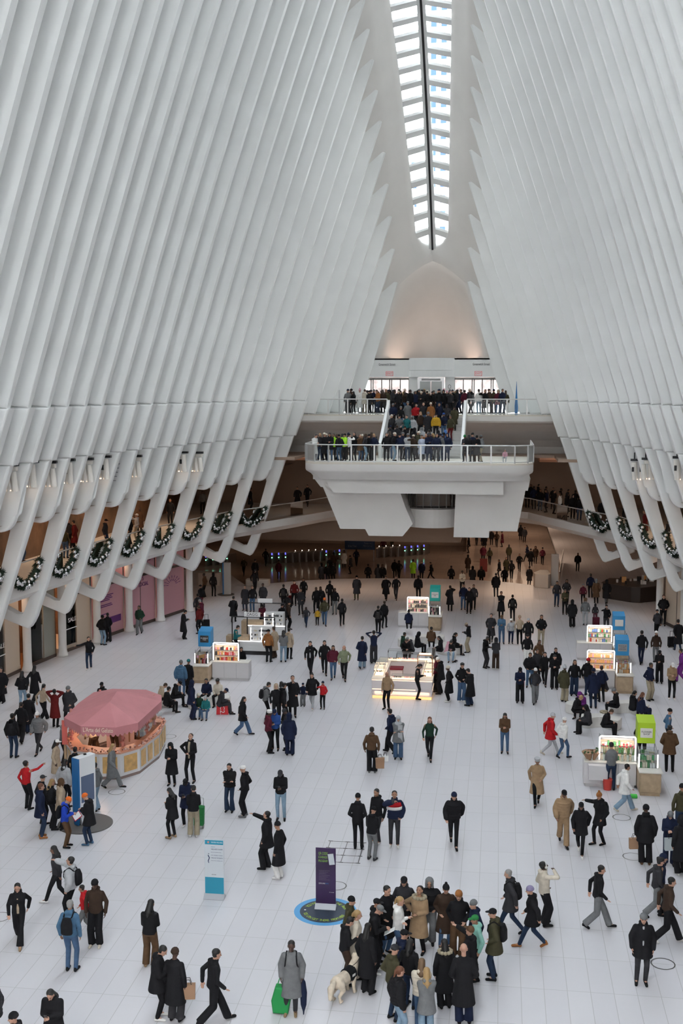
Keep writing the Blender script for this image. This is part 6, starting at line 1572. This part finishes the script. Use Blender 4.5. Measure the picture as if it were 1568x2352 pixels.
# mannequin body in the window
mg = [o for o in SC.objects if o.name.startswith('mannequin')][0]
for nm, me in (('body', body_mesh('stand')), ('dress', top_mesh('stand', 'coat')), ('trousers', leg_mesh('stand', 'wide', 'coat')), ('hat', head_mesh('stand', 'beret'))):
    o = bpy.data.objects.new(nm, me); COL.objects.link(o); o.parent = mg
    if not me.materials: me.materials.append(MN)
    o.material_slots[0].link = 'OBJECT'; o.material_slots[0].material = MN
# phones in the hands of the nearer people looking at them
pb = NB(); box(pb, -.037, .037, -.005, .005, -.075, .075, .006); pme = bpy.data.meshes.new('phone'); pb.to_mesh(pme); pb.free(); pme.materials.append(mat('phone_glass', (.05, .055, .06), .15))
PL = {(345.0, 2222.0): 'lone long haired person in brown trousers', (121.0, 2264.0): 'long haired person at bottom left', (645.0, 1882.0): 'person in light blue jeans', (430.0, 1898.0): 'navy parka person by the trolley', (853.0, 1976.0): 'person in grey jeans, centre trio', (1513.0, 1568.0): 'black capped person at right', (616.0+0, 1729.0): None, (632.0, 1722.0): 'blue jacketed person in phone group', (905.0, 1943.0): 'red white navy puffer wearer'}
for k_, nm in PL.items():
    if nm is None: continue
    r = WORDS[k_]; J = skeleton('photo' if k_[0] == 905 else 'phone'); p = J[('wr', 1)]+V(-.03 if k_[0] != 905 else 0, .09, .05)
    R_ = Matrix.Rotation(r.rotation_euler.z, 3, 'Z'); sc_ = r.scale
    o = bpy.data.objects.new('phone', pme); COL.objects.link(o); o.location = r.location+R_ @ V(p.x*sc_[0], p.y*sc_[1], p.z*sc_[2]); o.rotation_euler = (math.radians(-35 if k_[0] != 905 else 0), 0, r.rotation_euler.z)
    tag(o, 'dark phone held up by the '+nm if k_[0] == 905 else 'dark phone held by the '+nm, 'phone')
for k_, nm in (((791, 2106), 'black hooded reader beside the dog'), ((858, 2077), 'grey capped person in the circle')):
    r = WORDS[(float(k_[0]), float(k_[1]))]; p = V(0, .40, 1.12); R_ = Matrix.Rotation(r.rotation_euler.z, 3, 'Z')
    bm = NB(); box(bm, -.11, .11, -.15, .15, -.003, .003); o = obj('paper_sheet', bm, WHITE); o.location = r.location+R_ @ p; o.rotation_euler = (math.radians(30), 0, r.rotation_euler.z); tag(o, 'white paper held by the '+nm, 'paper')
r = WORDS[(150.0, 1946.0)]; bm = NB(); box(bm, -.16, .16, -.13, .13, -.006, .006); o = obj('picture_board', bm, WHITE); o.location = r.location+V(.38, .1, 1.02); o.rotation_euler = (math.radians(35), .2, -.9); tag(o, 'white board with red edge held by boy in orange beanie', 'board')
bm = NB(); box(bm, -.17, .17, -.14, -.12, -.008, .008); box(bm, -.17, .17, .12, .14, -.008, .008); box(bm, -.17, -.15, -.14, .14, -.008, .008); box(bm, .15, .17, -.14, .14, -.008, .008); obj('red_edge', bm, cloth('red'), o)
# ------------------------------------------------------------ dog
FUR = mat('dog_fur', (.62, .53, .42), .9, noise=.18, nscale=7, bump=.3)
dl = at_z(792, 2288, 0); d = empty('dog', dl, math.radians(-28), 'fluffy cream dog in black vest standing beside the circle of people', 'dog')
bm = NB(); I3 = Matrix.Identity(3); RY = Matrix.Rotation(math.radians(-90), 3, 'X')
ell_loft(bm, [((0, -.42, .50), .08, .10, RY), ((0, -.34, .49), .15, .17, RY), ((0, -.15, .47), .155, .165, RY), ((0, .08, .46), .155, .185, RY), ((0, .26, .48), .15, .19, RY), ((0, .36, .54), .11, .14, RY)], 18)
cap(bm, (0, .30, .56), (0, .46, .76), .13, .10); ball(bm, (0, .52, .80), .11, 2, (.95, 1, .9)); cap(bm, (0, .58, .78), (0, .68, .75), .06, .045)
for s in (-1, 1):
    cap(bm, (s*.07, .47, .86), (s*.105, .45, .80), .035, .022)
    cap(bm, (s*.10, .24, .42), (s*.10, .22, .24), .07, .05); cap(bm, (s*.10, .22, .24), (s*.10, .25, .05), .048, .038); cap(bm, (s*.10, .25, .035), (s*.10, .31, .03), .04, .035)
    cap(bm, (s*.10, -.30, .44), (s*.11, -.22, .28), .11, .07); cap(bm, (s*.11, -.22, .28), (s*.11, -.38, .18), .06, .04); cap(bm, (s*.11, -.38, .18), (s*.11, -.34, .05), .036, .034); cap(bm, (s*.11, -.34, .035), (s*.11, -.27, .03), .04, .034)
o = obj('body', remesh(bm, .014, 'dog_body', 2), None, d); o.data.materials.append(FUR)
bm = NB(); cap(bm, (0, -.42, .55), (.02, -.60, .45), .05, .085); cap(bm, (.02, -.60, .45), (.03, -.64, .22), .09, .05); o = obj('tail', remesh(bm, .014, 'tail', 2), None, d); o.data.materials.append(FUR)
bm = NB(); ell_loft(bm, [((0, .02, .485), .165, .19, RY), ((0, .28, .49), .163, .2, RY)], 20); obj('vest', bm, cloth('black'), d)
bm = NB(); box(bm, .166, .17, .08, .2, .5, .56); box(bm, -.17, -.166, .08, .2, .5, .56); obj('white_patch', bm, cloth('white'), d)
bm = NB(); ball(bm, (0, .725, .765), .022, 1); [ball(bm, (s*.045, .60, .84), .013, 1) for s in (-1, 1)]; obj('nose_and_eyes', bm, BLACKM, d)
wr_ = WORDS[(842.0, 2282.0)]; bm = NB(); tube(bm, [V(0, 0, 0), (wr_.location-dl)*.5+V(0, 0, .2), (wr_.location-dl)+V(-.1, .05, .42)], .008, 5); o = obj('dog_lead', bm, cloth('black')); o.location = dl+V(0, .15, .55); tag(o, 'thin dark lead between the cream dog and the person in long black', 'lead')

# ------------------------------------------------------------ crowds on platform, stairs, landing and galleries
CR = random.Random(21)
def pick_clothes():
    tc_ = CR.choice(['black']*14+['charcoal']*5+['navy']*3+['darkbrown', 'darkbrown', 'olive', 'grey'])
    tk = CR.choice(['jacket', 'jacket', 'coat', 'puffer', 'parka']); lc = CR.choice(['black']*7+['denim', 'darkdenim', 'darkdenim', 'charcoal', 'charcoal', 'darkbrown'])
    hd = CR.choice(['black short', 'black short', 'black beanie', 'brown long', 'black long', 'black hood', 'brown short', 'grey beanie', 'blond long', 'navy beanie', 'black cap', 'cream beanie'])
    return '%s %s' % (tc_, tk), lc+' jeans', hd
NUM = ['first', 'second', 'third', 'fourth', 'fifth', 'sixth', 'seventh', 'eighth', 'ninth', 'tenth', 'eleventh', 'twelfth', 'thirteenth', 'fourteenth', 'fifteenth', 'sixteenth', 'seventeenth', 'eighteenth', 'nineteenth', 'twentieth', 'twenty-first', 'twenty-second', 'twenty-third', 'twenty-fourth', 'twenty-fifth', 'twenty-sixth', 'twenty-seventh', 'twenty-eighth', 'twenty-ninth', 'thirtieth', 'thirty-first', 'thirty-second', 'thirty-third', 'thirty-fourth', 'thirty-fifth']
def crowd(xs, Y, z, where, special={}, face=None, poses=('stand', 'pockets', 'phone', 'stand', 'photo'), jy=.3, hts=(1.6, 1.8)):
    for i, x in enumerate(xs):
        t, l, h = pick_clothes(); pose = CR.choice(poses)
        if i in special:
            q = special[i].split(';'); t = q[0]; l = q[1] if len(q) > 1 and q[1] else l; h = q[2] if len(q) > 2 else h
        yy = (Y(x) if callable(Y) else Y)+CR.uniform(-jy, jy); p = at_y(x, 950, yy); zz = z(yy) if callable(z) else z
        hd = face if face is not None else CR.choice([180, 180, 150, 210, 90, -90, 0, 20])
        lab = 'person in %s %s, %s, %s' % (nice(t.split()[0]), t.split()[1], {'short': '%s hair', 'long': 'long %s hair', 'hood': '%s hood'}.get(h.split()[1], '%s '+h.split()[1]) % nice(h.split()[0]) if h != 'bald' else 'bald', where % NUM[i])
        if len(lab.split()) > 16: lab = 'person in %s %s, %s' % (nice(t.split()[0]), t.split()[1], where % NUM[i])
        person(V(p.x, yy, zz), hd+CR.uniform(-20, 20), pose, t, l, h, '', CR.uniform(*hts), near=False, label=lab)
crowd([722, 735, 745, 757, 766, 779, 791, 803, 814, 827, 838, 848, 859], 71.9, PZ, '%s from left in front crowd on the platform', {0: 'white coat;lightgrey jeans;black short', 2: 'black coat;black jeans;cream beanie', 4: 'lime jacket;black jeans;black short', 6: 'lime jacket;black jeans;black beanie', 7: 'white jacket;black jeans', 9: 'brown parka;denim jeans;brown long', 10: 'charcoal jacket;lightdenim jeans;brown long'}, jy=.25)
crowd([728, 750, 772, 786, 800, 832, 853], 73.4, PZ, '%s from left in second row of left platform crowd')
crowd([888, 904, 918, 937, 949, 969, 985, 1003, 1012, 1028], 72.6, PZ, '%s from left in front of the stairs on platform', {1: 'black jacket;lightdenim jeans;cream beanie', 3: 'lightgrey puffer;darkdenim jeans;grey beanie', 5: 'striped coat;black jeans;black short', 7: 'navy jacket;charcoal jeans;black short', 9: 'navy parka;navy jeans;navy hood'}, jy=.3)
crowd([895, 924, 960, 978, 996, 1018], 74.3, PZ, '%s from left at the foot of the stairs', {3: 'rust jacket;black jeans;brown short'})
crowd([1069, 1077, 1086, 1096, 1107], 71.9, PZ, '%s from left in small group at right of platform', {0: 'charcoal jacket;black jeans;green beanie', 4: 'grey jacket;khaki jeans;grey beanie'})
crowd([1161], 71.8, PZ, '%s seated alone at right of platform', {0: 'pink jacket;lightgrey jeans;black short'}, poses=('sit',), hts=(1.1, 1.12))
def sz(y): return 12.9-max(0, min(16, math.floor((LY-y)/run)+1))*2.7/NS
crowd([897, 912, 930, 952, 968, 986, 1006, 1022], 76.3, sz, '%s from left on the lowest stairs', {2: 'black jacket;lightdenim jeans;black cap', 4: 'lightgrey puffer;grey jeans;grey hood', 5: 'navy jacket;denim jeans;black short', 7: 'skyblue jacket;denim jeans;skyblue hood'}, face=0, poses=('stroll', 'stand', 'walk'))
crowd([900, 917, 934, 948, 966, 983, 1001, 1019, 1035], 77.9, sz, '%s from left on the middle stairs', {2: 'teal jacket;black jeans;black short', 3: 'lightgrey puffer;black jeans;grey hood', 6: 'yellow puffer;black jeans;black cap', 7: 'navy jacket;denim jeans;blue beanie', 8: 'olive jacket;darkred jeans;black short'}, face=170, poses=('stroll', 'stand', 'stand'))
crowd([903, 920, 936, 955, 972, 989, 1008, 1026, 1043], 79.4, sz, '%s from left on the upper stairs', {3: 'red puffer;black jeans;brown short', 5: 'rust coat;black jeans;cream beanie', 7: 'charcoal coat;black jeans;charcoal hood'}, face=180, poses=('stroll', 'stand', 'stand'))
crowd([901, 914, 928, 941, 954, 967, 981, 994, 1008, 1021, 1034, 1047], 81.5, 12.93, '%s from left in first row above stairs', {4: 'navy jacket;black jeans;black short', 9: 'black jacket;black jeans;pink beanie'})
crowd([799, 812, 826, 836, 848, 858, 868, 879], 81.9, 12.93, '%s from left behind left landing railing', {0: 'grey jacket;charcoal jeans;navy beanie', 2: 'white coat;lightgrey jeans;pink pompom', 3: 'cream parka;khaki jeans;brown short', 6: 'rust jacket;darkdenim jeans;brown long'}, jy=.15)
crowd([805, 843, 853, 864, 875, 886, 897, 908, 919, 930, 941, 952, 963, 974, 985, 996, 1007, 1018, 1029, 1040, 1051], 83.2, 12.93, '%s from left in second landing row', {14: 'brown parka;black jeans;cream beanie'})
crowd([890, 903, 916, 929, 942, 955, 968, 981, 994, 1007, 1020, 1033, 1046, 1059], 84.8, 12.93, '%s from left in rear landing row', {10: 'white puffer;black jeans;pink beanie'})
crowd([1066, 1076, 1086, 1099, 1112, 1122, 1133, 1143, 1153, 1160], 82.0, 12.93, '%s from left behind right landing railing', {0: 'maroon jacket;charcoal jeans;black short', 3: 'white jacket;lightdenim jeans;black ponytail', 5: 'darkbrown jacket', 7: 'maroon parka;denim jeans;khaki hood'}, jy=.15)
# galleries
def gcrowd(items, side):
    for i, (x, y, c, l, h, pose, nm) in enumerate(items):
        p = at_z(x, y, MZ); person(p, CR.choice([90, 180, -90, 0]) if pose != 'photo' else 120, pose, c, l, h, '', CR.uniform(1.65, 1.78), near=False, label='person in %s, %s, %s gallery, %s' % (c.replace('lightgrey', 'light grey').replace('darkred', 'dark red'), h.replace('short', 'hair').replace('long', 'long hair'), side, nm))
gcrowd([(3, 1275, 'black coat', 'black jeans', 'white hood', 'stand', 'at left edge'), (52, 1290, 'pink jacket', 'denim jeans', 'brown short', 'stand', 'second bay'), (82, 1262, 'black coat', 'black wide', 'black hood', 'phone', 'red gloves'), (70, 1254, 'brown jacket', 'black jeans', 'black short', 'stand', 'behind the red gloves'), (150, 1282, 'olive sweater', 'denim jeans', 'black short', 'stand', 'third bay'), (158, 1262, 'charcoal jacket', 'black jeans', 'bald', 'stand', 'third bay rear'), (172, 1264, 'darkred coat', 'black jeans', 'black short', 'stand', 'third bay right'), (243, 1262, 'charcoal jacket', 'darkdenim jeans', 'black cap', 'stand', 'fourth bay'), (300, 1250, 'black jacket', 'charcoal jeans', 'black hood', 'stand', 'fifth bay left'), (314, 1244, 'lightgrey jacket', 'khaki jeans', 'white cap', 'photo', 'fifth bay'), (322, 1228, 'brown coat', 'black jeans', 'brown short', 'stand', 'fifth bay rear'), (392, 1205, 'black jacket', 'black jeans', 'black short', 'stand', 'sixth bay'), (466, 1180, 'grey jacket', 'black jeans', 'brown short', 'stand', 'seventh bay'), (575, 1172, 'black coat', 'black jeans', 'black short', 'stand', 'last bay'), (683, 1167, 'black coat', 'black jeans', 'black short', 'walk', 'far end'), (706, 1163, 'black jacket', 'black jeans', 'black short', 'walk', 'far end right')], 'left')
gcrowd([(1210+i*15, 1166+i*3.6, CR.choice(['black jacket', 'charcoal coat', 'black puffer', 'navy jacket']) if i != 5 else 'white puffer', 'denim jeans' if i % 3 == 2 else 'black jeans', CR.choice(['black short', 'black hood', 'black beanie', 'brown long']), 'stand', '%s from left in far right crowd' % NUM[i]) for i in range(9)]+[(1218+i*17, 1160+i*3, 'black jacket', 'black jeans', 'black short', 'stand', '%s from left in hidden right row' % NUM[i]) for i in range(7)]+[(1382, 1205, 'black coat', 'black jeans', 'black short', 'stand', 'first rib bay'), (1432, 1222, 'black jacket', 'black jeans', 'black short', 'stand', 'second rib bay'), (1480, 1236, 'darkred coat', 'black jeans', 'brown short', 'stand', 'third rib bay'), (1532, 1262, 'charcoal jacket', 'maroon jeans', 'black short', 'stand', 'fourth rib bay')], 'right')
# lower hall
LOW = [(610, 1300), (790, 1305), (805, 1318), (818, 1300), (757, 1322), (766, 1310), (880, 1272), (900, 1258), (906, 1328), (916, 1330), (948, 1328), (968, 1332), (990, 1334), (1074, 1316), (1109, 1291), (1124, 1297), (1112, 1262), (1076, 1270), (1094, 1253), (1108, 1253), (1128, 1252), (1140, 1256), (1153, 1256), (1168, 1290), (1192, 1312), (1195, 1240), (1204, 1246), (1210, 1290), (1218, 1300), (1229, 1294), (1245, 1297), (1162, 1322), (1146, 1328), (1174, 1330), (1215, 1345), (1328, 1272), (1345, 1262), (1362, 1258), (640, 1330), (560, 1322)]
LC = ['black', 'black', 'charcoal', 'navy', 'black', 'darkbrown', 'maroon', 'olive']
for i, (x, y) in enumerate(LOW):
    loc = at_z(x, y, -2.3); c = 'lime' if i == 10 else ('white' if i == 1 else LC[i % 8]); k_ = ['jacket', 'coat', 'parka'][i % 3]; h = ['black short', 'black hood', 'black beanie', 'black long'][i % 4]
    if loc.y < 95.2: loc.z = -.18*max(1, min(13, (loc.y-90.2)//.34+1)) if loc.y > 90 else 0.0
    person(loc, [0, 180, 90, 0, 180][i % 5], 'walk' if i % 3 == 0 else 'stand', '%s %s' % (c, k_), 'black jeans', h, '', 1.7, near=False, label='person in %s %s in the dark lower hall, %s from left' % (nice(c), k_, NUM[sorted(range(len(LOW)), key=lambda q: LOW[q][0]).index(i)] if sorted(range(len(LOW)), key=lambda q: LOW[q][0]).index(i) < 35 else 'number %d' % (1+sorted(range(len(LOW)), key=lambda q: LOW[q][0]).index(i))))
for i, (x, y) in enumerate(((845, 1322), (868, 1318), (878, 1320), (1036, 1310), (1085, 1318), (1105, 1312), (1158, 1328), (738, 1332), (752, 1328), (764, 1330))):
    p = at_y(x, y, 91.6); person(V(p.x, 91.6, -1.0), 0, 'stand', ['black jacket', 'charcoal coat', 'black puffer'][i % 3], 'black jeans', ['black short', 'black hood', 'brown long'][i % 3], '', 1.68, near=False, label='person on the steps down, %s head from left above the curved floor edge' % NUM[(i+3) % 10])
# the farthest, smallest figures become one body of crowd
def vis(o): d = (o.location-V(0, 0, EYE)).length; return d*(1.25 if o.location.z < -.5 or (5 < o.location.z < 6) else 1)
flat = sorted([o for o in SC.objects if o.type == 'MESH' and o.get('category') == 'person'], key=vis, reverse=True)
n_all = sum(1 for o in SC.objects if o.get('category') == 'person'); extra_ = flat[:max(0, n_all-300)]
bpy.context.view_layer.update()
LOWP = {}
def low(me):
    if me.name not in LOWP:
        o = bpy.data.objects.new('l', me); COL.objects.link(o); d = o.modifiers.new('d', 'DECIMATE'); d.ratio = .3
        dg = bpy.context.evaluated_depsgraph_get(); dg.update(); LOWP[me.name] = bpy.data.meshes.new_from_object(o.evaluated_get(dg)); bpy.data.objects.remove(o)
    return LOWP[me.name]
vs_, ls_, lt_, mi_, cm = [], [], [], [], []
nv = 0
for o in extra_:
    me = low(o.data); k_ = len(me.vertices); co = np.empty(k_*3, 'f'); me.vertices.foreach_get('co', co); co = co.reshape(-1, 3)
    M = np.array(o.matrix_world); vs_.append(co @ M[:3, :3].T+M[:3, 3])
    l = np.empty(len(me.loops), 'i'); me.loops.foreach_get('vertex_index', l); ls_.append(l+nv); nv += k_
    t = np.empty(len(me.polygons), 'i'); me.polygons.foreach_get('loop_total', t); lt_.append(t)
    mi = np.empty(len(me.polygons), 'i'); me.polygons.foreach_get('material_index', mi)
    tbl = []
    for sl in o.material_slots:
        if sl.material not in cm: cm.append(sl.material)
        tbl.append(cm.index(sl.material))
    mi_.append(np.array(tbl, 'i')[mi])
if extra_:
    V_, L_, T_, I_ = np.concatenate(vs_), np.concatenate(ls_), np.concatenate(lt_), np.concatenate(mi_)
    me = bpy.data.meshes.new('crowd'); me.vertices.add(len(V_)); me.vertices.foreach_set('co', V_.astype('f').ravel()); me.loops.add(len(L_)); me.loops.foreach_set('vertex_index', L_.astype('i'))
    me.polygons.add(len(T_)); st = np.concatenate([[0], np.cumsum(T_)[:-1]]).astype('i'); me.polygons.foreach_set('loop_start', st); me.polygons.foreach_set('loop_total', T_.astype('i'))
    for m in cm: me.materials.append(m)
    me.polygons.foreach_set('material_index', I_.astype('i')); me.polygons.foreach_set('use_smooth', np.ones(len(T_), bool)); me.update(calc_edges=True)
    for o in extra_: bpy.data.objects.remove(o)
    o = obj('crowd', me); tag(o, 'dense distant crowd on the stairs, upper landing, galleries and in the lower hall', 'crowd'); o['kind'] = 'stuff'
